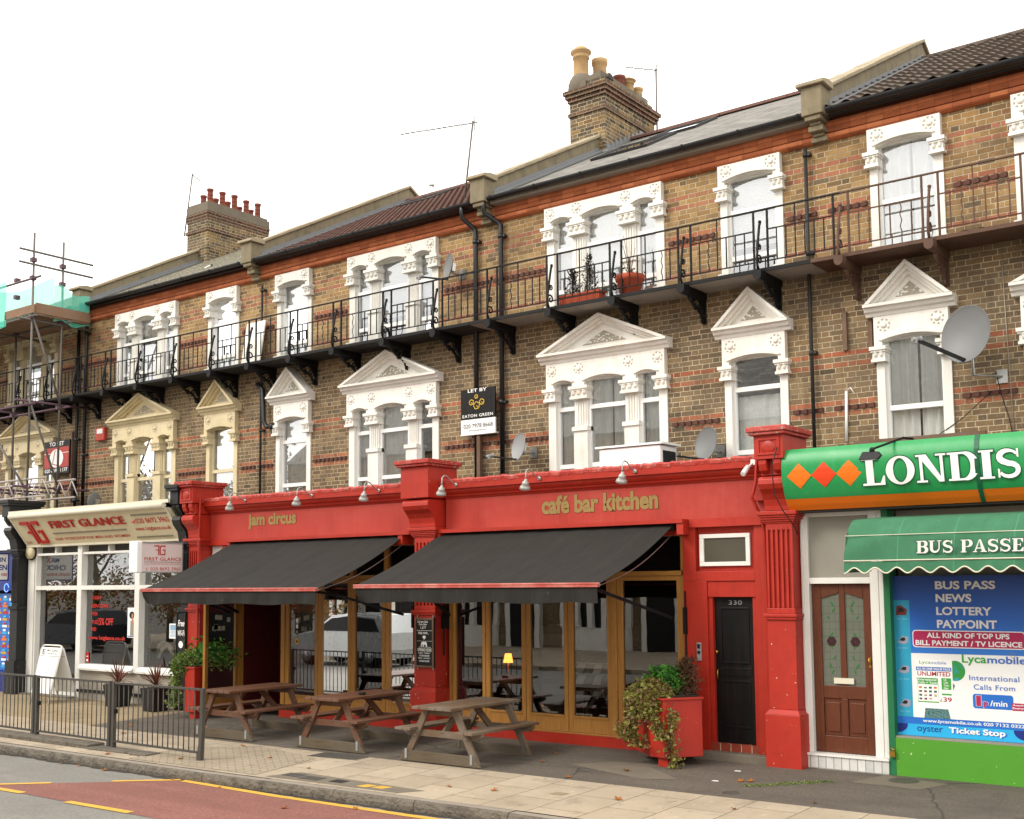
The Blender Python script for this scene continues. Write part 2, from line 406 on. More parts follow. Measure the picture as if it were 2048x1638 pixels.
M['stucco'] = plain('white_painted_stucco', '#e2dfd7', 0.6, 0.05, 3, 0.3, 45, 0.004, dirt=0.17, dirtcol='#a59a86', streak=0.10)
M['stucco_stained'] = plain('rust_stained_white_stucco', '#e2dfd7', 0.6, 0.05, 3, 0.3, 40, 0.004, dirt=0.22, dirtcol='#b59a70', streak=0.15)
M['stucco_grey'] = plain('greying_white_stucco', '#d8d5cd', 0.65, 0.06, 2.5, 0.3, 40, 0.004, dirt=0.20, dirtcol='#938c80', streak=0.15)
M['stucco_cream'] = plain('cream_painted_stucco', '#cfc09c', 0.62, 0.06, 3, 0.25, 45, 0.003, dirt=0.25, dirtcol='#94825f', streak=0.15)
M['stucco_grime_shade'] = plain('grimy_shaded_stucco', '#a39b8c', 0.75, 0.2, 20, 0.4, 80, 0.004)  # grime of the carved panels, also paints the shade in rosette hollows
M['upvc'] = plain('white_window_frame', '#e4e3df', 0.35, 0.03, 4, 0.0, spec=0.5)
M['upvc_cream'] = plain('cream_sash_frame', '#cdbf9d', 0.5, 0.05, 4, 0.05)
M['curtain'] = plain('net_curtain', '#efeee8', 0.9, 0.06, 8, 0.0)
M['curtain_lace'] = plain('lace_curtain', '#dcdcd8', 0.9, 0.2, 30, 0.0)
M['room'] = plain('dim_room', '#3d3831', 0.9, 0.1, 2, 0.0)
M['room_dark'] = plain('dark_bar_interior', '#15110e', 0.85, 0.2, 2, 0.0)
M['render'] = plain('cement_render', '#857a62', 0.9, 0.14, 2.2, 0.4, 40, 0.006, dirt=0.5, dirtcol='#4b4334', streak=0.25)
M['coping'] = plain('stone_coping', '#a0937a', 0.9, 0.14, 3, 0.4, 50, 0.006, dirt=0.35, dirtcol='#564d3d')
M['iron'] = plain('black_painted_iron', '#0f0e0e', 0.6, 0.2, 8, 0.15, 90, spec=.25)
M['iron_soft'] = plain('weathered_black_iron', '#2a2927', 0.6, 0.25, 8, 0.2, 90)
M['rust'] = plain('rusty_brown_iron', '#5e4334', 0.75, 0.25, 9, 0.25, 90, dirt=0.4, dirtcol='#2c211b')
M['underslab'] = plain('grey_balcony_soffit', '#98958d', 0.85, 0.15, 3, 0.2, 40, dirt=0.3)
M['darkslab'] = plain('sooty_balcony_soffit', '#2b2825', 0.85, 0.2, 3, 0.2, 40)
M['gutter'] = plain('black_gutter', '#141518', 0.4, 0.15, 5, 0.05, spec=0.5)
M['lead'] = plain('lead_flashing', '#77797b', 0.6, 0.15, 5, 0.2, 30)
M['greyfascia'] = plain('grey_painted_board', '#8d877c', 0.8, 0.12, 4, 0.2, 40)

def roof_mat(name, c0, c1, w, h, lich=0.0, bs=0.5):
    t = NT(name); p = t.pos(); X, Y, Z = t.xyz(p); v = t.m('MULTIPLY', Y, 1.13)
    r = t.m('DIVIDE', v, h); rw = t.m('FLOOR', r); fr = t.m('SUBTRACT', r, rw)
    k = t.m('ADD', t.m('DIVIDE', X, w), t.m('MULTIPLY', t.m('FRACT', t.m('MULTIPLY', rw, 0.5)), 1.0)); kf = t.m('FLOOR', k); fk = t.m('SUBTRACT', k, kf)
    col = t.mix(t.white(t.m('ADD', kf, t.m('MULTIPLY', rw, 57.3))), srgb(c0), srgb(c1))
    col = t.mix(t.ramp(t.noise(p, 2.3, 7, 0.7), [(0.45, 0.0), (0.75, 0.5)]), col, sc(srgb(c0), 0.6))
    if lich: col = t.mix(t.ramp(t.noise(p, 16, 4, 0.6), [(0.55, 0.0), (0.63, lich)]), col, srgb('#b2ab8e'))
    j = t.m('MAXIMUM', t.m('LESS_THAN', fk, 0.05), t.m('LESS_THAN', fr, 0.09))
    col = t.mix(t.m('MULTIPLY', j, 0.7), col, srgb('#1d1a18'))
    t.bump(t.m('SUBTRACT', t.m('MULTIPLY_ADD', fr, -0.5, t.m('MULTIPLY', t.noise(p, 30, 3), 0.2)), j), bs, 0.015)
    return t.fin(col, 0.85, 0.3)
M['roof_slate'] = roof_mat('grey_slate', '#65625d', '#827e78', 0.30, 0.20, 0.15, 0.6)
M['roof_old'] = roof_mat('lichen_slate', '#4a4538', '#5d5745', 0.25, 0.2, 0.8)
M['roof_brown'] = plain('brown_concrete_tile', '#64463c', 0.85, 0.2, 6, 0.3, 60, dirt=0.3, dirtcol='#38291f')
M['roof_pan'] = plain('weathered_pantile', '#584b40', 0.85, 0.2, 6, 0.3, 60, dirt=0.35, dirtcol='#2e261f')

# paint and shopfront
M['red'] = plain('red_gloss_paint', '#aa2918', 0.46, 0.12, 2.5, 0.25, 24, 0.006, spec=0.4, dirt=0.30, dirtcol='#74180e', chips=0.235, chipcol='#b98a7c', streak=0.22)
M['red_chip'] = plain('flaking_red_paint', '#a42d22', 0.55, 0.14, 4, 0.5, 24, 0.01, dirt=0.35, dirtcol='#d98378', chips=0.36, chipcol='#8d8578')
M['red_base'] = plain('scuffed_red_paint', '#aa2918', 0.5, 0.12, 3, 0.2, 30, 0.004, dirt=0.22, dirtcol='#6b150f', chips=0.275, chipcol='#c0ab9c')
M['red_fascia'] = plain('faded_red_fascia', '#a63023', 0.55, 0.10, 1.5, 0.15, 20, 0.004, dirt=0.35, dirtcol='#b04a3e', streak=0.25)
M['red_dark'] = plain('dark_red_lobby_wall', '#4a0a0b', 0.6, 0.1, 2, 0.1)
M['black_gloss'] = plain('black_gloss_paint', '#0a0a0a', 0.45, 0.25, 4, 0.2, 40, 0.003, spec=0.25, streak=0.08, dirtcol='#5b3f2c')
M['black_pier'] = plain('black_pier_paint', '#191a1b', 0.5, 0.2, 4, 0.25, 40, 0.004, chips=0.25, chipcol='#7d7a74')
M['gold'] = plain('gold_letters', '#8f7541', 0.5, 0.06, 5, 0.0)
M['gold_edge'] = plain('letter_outline', '#5c1a12', 0.6, 0.06, 5, 0.0)
M['cream_sign'] = plain('cream_sign_panel', '#cfc3a2', 0.5, 0.04, 2, 0.0, streak=0.1, dirtcol='#a8987a')
M['sign_red'] = plain('red_sign_letters', '#b01f17', 0.45, 0.05, 4, 0.0)
M['sign_grey'] = plain('grey_sign_dots', '#8a8474', 0.6, 0.05, 4, 0.0)
M['white'] = plain('white_gloss_paint', '#dcdad3', 0.42, 0.05, 3, 0.1, 40, 0.002, dirt=0.15, dirtcol='#a39f94')
M['whitebox'] = plain('white_plastic', '#e6e5e2', 0.4, 0.03, 3, 0.0)
M['black'] = plain('matt_black', '#0b0b0c', 0.6, 0.1, 4, 0.0)
M['chrome'] = plain('brushed_metal', '#b7b7b4', 0.35, 0.1, 8, 0.0, metal=0.9)
M['brass'] = plain('brass', '#b8923f', 0.35, 0.1, 8, 0.0, metal=0.9)
M['dishgrey'] = plain('grey_dish', '#717272', 0.5, 0.08, 5, 0.0)
M['dishlight'] = plain('pale_grey_dish', '#8d8e8d', 0.5, 0.06, 5, 0.0)
M['lampgrey'] = plain('silver_lamp', '#a3a19b', 0.4, 0.06, 5, 0.0, metal=0.3)
M['tile_red'] = None
def tiles(name, c, w, h, grout, axis='xz', rough=0.5):
    t = NT(name); p = t.pos(); X, Y, Z = t.xyz(p); a = t.m('ADD', X, Y) if axis == 'xz' else X; b = Z if axis == 'xz' else Y
    ka = t.m('DIVIDE', a, w); kb = t.m('DIVIDE', b, h); fa = t.m('FRACT', ka); fb = t.m('FRACT', kb)
    j = t.m('MAXIMUM', t.m('LESS_THAN', fa, 0.012/w*1.0), t.m('LESS_THAN', fb, 0.012/h))
    v = t.white(t.m('ADD', t.m('FLOOR', ka), t.m('MULTIPLY', t.m('FLOOR', kb), 31.7)))
    col = t.mix(v, sc(srgb(c), 0.82), sc(srgb(c), 1.12)); col = t.mix(t.ramp(t.noise(p, 8, 6, 0.7), [(0.5, 0.0), (0.75, 0.5)]), col, sc(srgb(c), 0.55))
    col = t.mix(j, col, srgb(grout)); t.bump(t.m('SUBTRACT', t.noise(p, 30, 3), j), 0.3, 0.004)
    return t.fin(col, rough, 0.4)
M['tile_red'] = tiles('red_quarry_tile', '#8a3a26', 0.15, 0.2, '#b09a86')
M['tile_white'] = tiles('white_step_tile', '#c9c8c2', 0.10, 0.25, '#8e8b82')

def wood(name, c0, c1, axis='Z', rough=0.55, grey=0.0, sc_=1.0, groove=0.0):
    t = NT(name); p = t.pos(True)
    s = {'X': (0.6, 9, 9), 'Y': (9, 0.6, 9), 'Z': (9, 9, 0.6)}[axis]
    q = t.scale(p, tuple(k*sc_ for k in s))
    g = t.noise(q, 3.2, 6, 0.62, 0.6); g2 = t.noise(p, 2.0, 4)
    col = t.mix(g, srgb(c0), srgb(c1))
    col = t.mix(t.ramp(t.noise(q, 9.0, 4), [(0.55, 0.0), (0.7, 0.55)]), col, sc(srgb(c0), 0.55))
    if grey: col = t.mix(t.m('MULTIPLY', t.ramp(g2, [(0.4, 0.0), (0.62, 1.0)]), grey), col, srgb('#7d766b'))
    t.bump(g, 0.35, 0.004)
    return t.fin(col, rough, 0.35)
M['oak'] = wood('golden_timber', '#8a5c2a', '#b5823f', 'Z', 0.45)
M['oak_h'] = wood('golden_timber_rail', '#8a5c2a', '#b5823f', 'X', 0.45)
M['door_brown'] = wood('brown_stained_door', '#4a2416', '#6a3a22', 'Z', 0.4)
M['bench_red'] = wood('red_brown_stained_timber', '#4a2b1b', '#6e4730', 'Y', 0.6, 0.15)
M['bench_brown'] = wood('brown_stained_timber', '#483324', '#6b4e3b', 'Y', 0.65, 0.45)
M['bench_grey'] = wood('weathered_timber', '#4f3c2b', '#735b44', 'Y', 0.75, 0.45)
M['decking'] = wood('grey_grooved_decking', '#4c4233', '#6b5d4a', 'X', 0.8, 0.2)
M['post_wood'] = wood('old_timber', '#4d3626', '#75553c', 'Z', 0.7, 0.3)
M['scaff_board'] = wood('scaffold_boards', '#6a4c36', '#8d6d52', 'X', 0.8, 0.3)

def fabric(name, c, fold=0.25, dirt=0.15):
    t = NT(name); p = t.pos(); X, Y, Z = t.xyz(p)
    st = t.noise(t.scale(p, (5.0, 0.35, 0.35)), 1.6, 4, 0.6)
    col = t.mix(st, sc(srgb(c), 1-fold), sc(srgb(c), 1+fold))
    col = t.mix(t.m('MULTIPLY', t.ramp(t.noise(p, 3, 6, 0.7), [(0.45, 0.0), (0.7, 1.0)]), dirt), col, sc(srgb(c), 1.6))
    sx = t.m('FRACT', t.m('DIVIDE', t.m('ADD', X, t.m('MULTIPLY', t.noise(p, .8, 2), .05)), 0.62)); seam = t.m('LESS_THAN', sx, 0.022)
    col = t.mix(t.m('MULTIPLY', seam, .45), col, sc(srgb(c), 1.9)); col = t.mix(t.ramp(t.noise(p, 38, 2, .4), [(.76, 0.), (.79, .55)]), col, srgb('#8d8a82'))
    wr = t.noise(t.scale(p, (3.2, 1.0, 1.0)), 2.2, 3, .5, .6)
    t.bump(t.m('ADD', t.m('MULTIPLY', wr, 1.2), t.m('ADD', st, t.m('MULTIPLY', seam, .5))), 0.45, 0.02)
    return t.fin(col, 0.85, 0.25)
M['awning_black'] = fabric('black_awning_canvas', '#23211e', 0.18, 0.35)
M['awning_green'] = fabric('green_awning_canvas', '#36664a', 0.10, 0.4)
M['awning_red'] = plain('faded_red_front_bar', '#a84a40', 0.5, 0.12, 3, 0.1, 40, dirt=0.3, dirtcol='#e0b9ac')
M['trim_cream'] = plain('cream_trim', '#cfc9b4', 0.7, 0.06, 5, 0.0)
M['londis_green'] = plain('green_sign_vinyl', '#1f8a49', 0.38, 0.04, 2, 0.06, 5, 0.01, streak=0.10, dirtcol='#5fae7d')
M['londis_orange'] = plain('orange_sign_vinyl', '#dd6d10', 0.4, 0.04, 2, 0.05, 5, 0.01, streak=0.12, dirtcol='#b98243')
M['londis_red'] = plain('red_sign_vinyl', '#d6401a', 0.4, 0.04, 2, 0.0)
M['londis_dark'] = plain('dark_green_trim', '#0f5538', 0.5, 0.1, 4, 0.0)
M['letter_white'] = plain('white_sign_letters', '#e9e8e4', 0.45, 0.02, 3, 0.0)
M['lime'] = plain('lime_green_paint', '#4c8f26', 0.5, 0.06, 2, 0.2, 20, 0.004, chips=0.25, chipcol='#b9c79a', dirt=0.12, dirtcol='#3a7a17')
M['panel_grey'] = plain('frosted_grey_panel', '#8b887c', 0.5, 0.06, 3, 0.0, dirt=0.15, dirtcol='#74705f')

def glass(name, tint=(0.90, 0.92, 0.90, 1), refl=1.0, rough=0.0, base=0.0):
    t = NT(name); t.n.remove(t.bsdf)
    tr = t.new('ShaderNodeBsdfTransparent'); tr.inputs[0].default_value = tint
    gl = t.new('ShaderNodeBsdfGlossy'); gl.inputs['Roughness'].default_value = rough; gl.inputs['Color'].default_value = (0.95, 0.97, 1.0, 1)
    fr = t.new('ShaderNodeFresnel'); fr.inputs['IOR'].default_value = 1.52
    p = t.pos(); bp = t.new('ShaderNodeBump'); bp.inputs['Strength'].default_value = 0.03; bp.inputs['Distance'].default_value = 0.02
    t.l.new(t.noise(p, 1.3, 2), bp.inputs['Height']); t.l.new(bp.outputs[0], gl.inputs['Normal'])
    f = t.m('ADD', t.m('MULTIPLY', fr.outputs[0], refl), base, clamp=True)
    mx = t.new('ShaderNodeMixShader'); t.l.new(f, mx.inputs[0]); t.l.new(tr.outputs[0], mx.inputs[1]); t.l.new(gl.outputs[0], mx.inputs[2])
    t.l.new(mx.outputs[0], t.out.inputs['Surface']); return t.mat
M['glass'] = glass('window_glass', (0.94, 0.96, 0.96, 1), 2.6, 0.0, 0.20)
M['glass_shop'] = glass('shop_glass', (0.80, 0.82, 0.80, 1), 2.6, 0.0, 0.04)
def emit(name, col, st):
    t = NT(name); t.bsdf.inputs['Base Color'].default_value = col; t.bsdf.inputs['Emission Color'].default_value = col; t.bsdf.inputs['Emission Strength'].default_value = st; return t.mat
M['glow'] = emit('lit_lampshade', (1.0, 0.30, 0.04, 1), 2.4)
M['glow_dot'] = emit('fairy_light', (1.0, 0.42, 0.12, 1), 3.0)
M['glow_blue'] = emit('blue_neon_tube', (0.10, 0.25, 1.0, 1), 2.0)

def leaf_mat(name, stops):
    t = NT(name); g = t.new('ShaderNodeNewGeometry')
    col = t.ramp(g.outputs['Random Per Island'], stops); t.fin(col, 0.55, 0.35)
    t.bsdf.inputs['Subsurface Weight'].default_value = 0.0
    tl = t.new('ShaderNodeBsdfTranslucent'); t.l.new(col, tl.inputs[0]); mx = t.new('ShaderNodeMixShader'); mx.inputs[0].default_value = 0.3
    t.l.new(t.bsdf.outputs[0], mx.inputs[1]); t.l.new(tl.outputs[0], mx.inputs[2]); t.l.new(mx.outputs[0], t.out.inputs[0]); return t.mat
M['leaf_olive'] = leaf_mat('olive_ivy_leaf', [(0, srgb('#5a5d24')), (0.35, srgb('#7c7b36')), (0.65, srgb('#a19b52')), (0.82, srgb('#6b4d33')), (1, srgb('#7d5843'))])
M['leaf_green'] = leaf_mat('green_leaf', [(0, srgb('#24511d')), (0.5, srgb('#3f7d28')), (1, srgb('#6aa53a'))])
M['leaf_ivy'] = leaf_mat('green_ivy_leaf', [(0, srgb('#3a4d20')), (0.5, srgb('#5f7532')), (1, srgb('#98a85a'))])
M['leaf_brown'] = leaf_mat('dry_brown_twig', [(0, srgb('#3d2e24')), (0.5, srgb('#5d4330')), (1, srgb('#70553a'))])
M['leaf_cordy'] = leaf_mat('purple_brown_leaf', [(0, srgb('#4a2622')), (0.5, srgb('#6d3a30')), (1, srgb('#8f5f4a'))])
M['leaf_dark'] = leaf_mat('dark_dead_plant', [(0, srgb('#1c1a14')), (0.5, srgb('#2e291d')), (1, srgb('#453a28'))])
M['leaf_autumn'] = leaf_mat('autumn_leaf', [(0, srgb('#3c3a14')), (0.4, srgb('#6a5a1c')), (0.75, srgb('#8a6220')), (1, srgb('#a8482a'))])
M['leaf_fall'] = leaf_mat('fallen_leaf', [(0, srgb('#7d4d22')), (0.5, srgb('#a96a30')), (1, srgb('#c08a45'))])
M['bark'] = plain('tree_bark', '#3d3228', 0.9, 0.3, 8, 0.6, 30, 0.02)
M['pot_black'] = plain('black_plant_pot', '#1c1b1c', 0.5, 0.15, 5, 0.05)
M['pot_terra'] = plain('terracotta_pot', '#a4492f', 0.8, 0.12, 6, 0.1)
M['soil'] = plain('potting_soil', '#2a2018', 0.95, 0.3, 20, 0.4)

# ground
def slabs(name, c0, c1, w, h, off=0.5, joint='#6b6152', jw=0.010, dirt=0.35, rot=0.0, dirtcol='#6f6554'):
    t = NT(name); p = t.pos()
    mp = t.new('ShaderNodeMapping'); mp.inputs['Rotation'].default_value = (0, 0, rot); t.l.new(p, mp.inputs['Vector'])
    X, Y, Z = t.xyz(mp.outputs[0])
    r = t.m('DIVIDE', X, w); rw = t.m('FLOOR', r); fr = t.m('SUBTRACT', r, rw)
    k = t.m('ADD', t.m('DIVIDE', Y, h), t.m('MULTIPLY', t.m('FRACT', t.m('MULTIPLY', rw, 0.5)), 2*off)); kf = t.m('FLOOR', k); fk = t.m('SUBTRACT', k, kf)
    ed = t.m('MINIMUM', t.m('MULTIPLY', t.m('MINIMUM', fr, t.m('SUBTRACT', 1.0, fr)), w), t.m('MULTIPLY', t.m('MINIMUM', fk, t.m('SUBTRACT', 1.0, fk)), h))
    ed = t.m('ADD', ed, t.m('MULTIPLY_ADD', t.noise(p, 30, 3), jw*0.6, -jw*0.3))
    j = t.ramp(t.m('DIVIDE', ed, jw), [(0.3, 1.0), (0.75, 0.0)])
    v = t.white(t.m('ADD', t.m('MULTIPLY', rw, 37.1), kf))
    col = t.mix(v, srgb(c0), srgb(c1))
    col = t.mix(t.m('MULTIPLY', t.ramp(t.noise(p, 1.1, 8, 0.7), [(0.42, 0.0), (0.68, 1.0)]), dirt), col, srgb(dirtcol))
    col = t.mix(t.ramp(t.noise(p, 90, 3, 0.7), [(0.55, 0.0), (0.75, 0.35)]), col, sc(srgb(c0), 0.45))
    col = t.mix(t.ramp(t.noise(p, 14, 2, 0.4), [(0.70, 0.0), (0.74, 0.5)]), col, srgb('#4d463b'))
    col = t.mix(t.ramp(t.noise(p, 9, 3, .5), [(.66, 0.), (.69, .35)]), col, sc(srgb(c1), 1.25)); col = t.mix(t.ramp(t.noise(p, 2.4, 7, .7), [(.56, 0.), (.72, .5)]), col, sc(srgb(dirtcol), .75))
    col = t.mix(j, col, srgb(joint))
    t.bump(t.m('SUBTRACT', t.m('MULTIPLY_ADD', t.noise(p, 120, 3), 0.2, t.m('MULTIPLY', v, 0.25)), j), 0.5, 0.006)
    return t.fin(col, 0.9, 0.25)
M['paving'] = slabs('buff_paving_slabs', '#9d8f7b', '#a79985', 0.62, 0.75, 0.5, '#6d614f', 0.013)
M['paving_salon'] = slabs('sandy_paving', '#897a60', '#94846a', 0.9, 0.6, 0.5, '#6a5a41', 0.012, 0.5, 0.0, '#6f5f45')
M['blocks'] = slabs('small_block_paving', '#938672', '#9d907c', 0.10, 0.20, 0.5, '#62574a', 0.010, 0.35, R(38))
M['kerb'] = None
def asphalt(name, c0, c1, agg=0.5, stain='#2e2c2a', st=0.4, sp='#a59b8c', crack=0.75):
    t = NT(name); p = t.pos()
    col = t.mix(t.noise(p, 1.2, 7, 0.65), srgb(c0), srgb(c1))
    a = t.noise(p, 75, 3, 0.75)
    col = t.mix(t.ramp(a, [(0.56, 0.0), (0.70, agg)]), col, srgb(sp))
    col = t.mix(t.ramp(a, [(0.30, agg), (0.42, 0.0)]), col, sc(srgb(c0), 0.4))
    col = t.mix(t.m('MULTIPLY', t.ramp(t.noise(p, 0.7, 8, 0.72, 0.8), [(0.5, 0.0), (0.66, 1.0)]), st), col, srgb(stain))
    a2 = t.noise(p, 28, 3, .6); col = t.mix(t.ramp(a2, [(.40, .45), (.52, 0.)]), col, sc(srgb(c0), .6)); ty = t.noise(t.scale(p, (.12, 1.6, 1.)), 1.4, 4, .6); col = t.mix(t.ramp(ty, [(.45, 0.), (.62, .35)]), col, sc(srgb(c0), .72))
    vo = t.new('ShaderNodeTexVoronoi'); vo.feature = 'DISTANCE_TO_EDGE'; vo.inputs['Scale'].default_value = 0.42
    q = t.new('ShaderNodeMix'); q.data_type = 'VECTOR'; q.inputs[0].default_value = 0.12
    nz = t.new('ShaderNodeTexNoise'); nz.inputs['Scale'].default_value = 3.0; nz.inputs['Detail'].default_value = 6; t.l.new(p, nz.inputs['Vector'])
    t.l.new(p, q.inputs[4]); t.l.new(nz.outputs['Color'], q.inputs[5]); t.l.new(q.outputs[1], vo.inputs['Vector'])
    cr = t.ramp(vo.outputs['Distance'], [(0.0, crack), (0.006, 0.0)])
    col = t.mix(cr, col, srgb('#211e1b'))
    t.bump(t.m('SUBTRACT', t.m('MULTIPLY', a, 0.6), cr), 0.5, 0.006)
    return t.fin(col, 0.88, 0.3)
M['tarmac'] = asphalt('pavement_tarmac', '#575047', '#655d53', 0.5, '#3d3731', 0.45)
M['road'] = asphalt('grey_asphalt', '#74716b', '#837f78', 0.7, '#57534d', 0.25, '#b5ad9f', 0.0)
M['road_red'] = asphalt('red_asphalt', '#784c43', '#885a50', 0.75, '#5f4440', 0.3, '#b9968a', 0.0)
M['yellow'] = plain('yellow_road_paint', '#c79a35', 0.7, 0.1, 6, 0.3, 160, 0.003, dirt=0.3, dirtcol='#a98a4e')
M['kerb'] = plain('granite_kerb', '#6f675b', 0.9, 0.25, 7, 1.0, 20, 0.05, dirt=0.6, dirtcol='#332e27')
M['kerb_top'] = plain('worn_kerb_top', '#8a8074', 0.9, 0.12, 4, 0.3, 60, 0.005, dirt=0.3, dirtcol='#6b6255')
M['castiron'] = tiles('cast_iron_cover', '#57524a', 0.045, 0.045, '#2b2926', 'xy', 0.6)
M['concrete'] = plain('patched_concrete', '#6f6658', 0.9, 0.15, 4, 0.4, 60, 0.006, dirt=0.4, dirtcol='#5a5145')
def netting():
    t = NT('green_debris_netting'); p = t.pos(); t.fin(t.mix(t.noise(p, 4), srgb('#3fb59a'), srgb('#6fcdb8')), .8, .2); tr = t.new('ShaderNodeBsdfTransparent'); mx = t.new('ShaderNodeMixShader'); mx.inputs[0].default_value = .32
    t.l.new(t.bsdf.outputs[0], mx.inputs[1]); t.l.new(tr.outputs[0], mx.inputs[2]); t.l.new(mx.outputs[0], t.out.inputs[0]); return t.mat
M['net'] = netting()
M['rail_grey'] = plain('weathered_grey_rail', '#47443e', 0.6, 0.2, 8, 0.2, 90)
M['pole'] = plain('galvanised_tube', '#6a655f', 0.55, 0.2, 7, 0.1, 60, metal=0.3)
M['pole_pink'] = plain('purple_painted_tube', '#5d4550', 0.6, 0.2, 7, 0.1, 60)
M['pole_white'] = plain('pale_lattice_beam', '#b0a5a0', 0.6, 0.2, 7, 0.1, 60)

# ------------------------------------------------------------------ terraced houses
def frieze(mb, cx, half, ops, spring, top, y0, y1):
    """flat stucco head with a segmental arch cut over every light; ops = (centre, half width, rise)"""
    pts = [(cx-half, top), (cx-half, spring)]
    for c, h, rise in ops: pts += [(cx+c-h, spring)]+arc(cx+c, h, spring+0.085, rise, 10)+[(cx+c+h, spring)]
    pts += [(cx+half, spring), (cx+half, top)]
    mb.py(pts, y0, y1)
def hood(mb, cx, c, h, spring, rise, y0, y1, w=0.05):
    lo = arc(cx+c, h, spring, rise, 10); hi = arc(cx+c, h+0.035, spring+0.01, rise+w, 10)
    mb.py(lo+hi[::-1], y0, y1)
def rosette(mb, x, z, y):
    mb.lathe([(0.045, 0.0), (0.042, 0.012), (0.02, 0.022), (0.001, 0.024)], (x, y, z), 10, Matrix.Rotation(R(90), 3, 'X'))
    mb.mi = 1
    for k in range(8):  # raised grey triangles paint the shade and grime of incised petals
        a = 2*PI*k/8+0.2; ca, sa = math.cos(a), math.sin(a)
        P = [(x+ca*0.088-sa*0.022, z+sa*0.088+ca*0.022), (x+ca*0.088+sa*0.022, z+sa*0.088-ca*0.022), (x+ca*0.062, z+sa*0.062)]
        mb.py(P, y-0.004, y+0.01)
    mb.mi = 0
def capital(mb, x, hw, z0, z1, y):
    h = z1-z0
    mb.box(x-hw, x+hw, y-0.075, y+0.15, z1-0.05, z1); mb.box(x-hw+0.012, x+hw-0.012, y-0.055, y+0.15, z1-0.075, z1-0.05)
    mb.box(x-hw+0.03, x+hw-0.03, y-0.03, y+0.15, z0+0.04, z1-0.075); mb.box(x-hw+0.015, x+hw-0.015, y-0.05, y+0.15, z0, z0+0.04)
    for s in (-1, 0, 1) if hw > 0.14 else (-0.6, 0.6):      # carved leaves
        mb.ell((x+s*hw*0.58, y-0.03, z0+h*0.50), hw*0.24, 0.035, h*0.24, 8, 5)
        mb.ell((x+s*hw*0.58, y-0.048, z0+h*0.62), hw*0.12, 0.025, h*0.10, 6, 4)
def column(mb, x, z0, z1, zp, hw=0.112):
    mb.box(x-hw-0.02, x+hw+0.02, -0.045, 0.12, z0, zp-0.05)      # pedestal
    mb.box(x-hw-0.04, x+hw+0.04, -0.075, 0.12, zp-0.05, zp+0.02)
    mb.box(x-hw, x+hw, 0.0, 0.12, zp+0.02, z1)
    n = 4; w = (2*hw-0.03)/n
    for k in range(n): mb.box(x-hw+0.015+k*w+0.012, x-hw+0.015+(k+1)*w-0.012, -0.018, 0.0, zp+0.05, z1-0.04)
LIGHTS3 = [(-0.79, 0.185, 0.045), (0.0, 0.365, 0.062), (0.79, 0.185, 0.045)]
LIGHTS1 = [(0.0, 0.39, 0.058)]
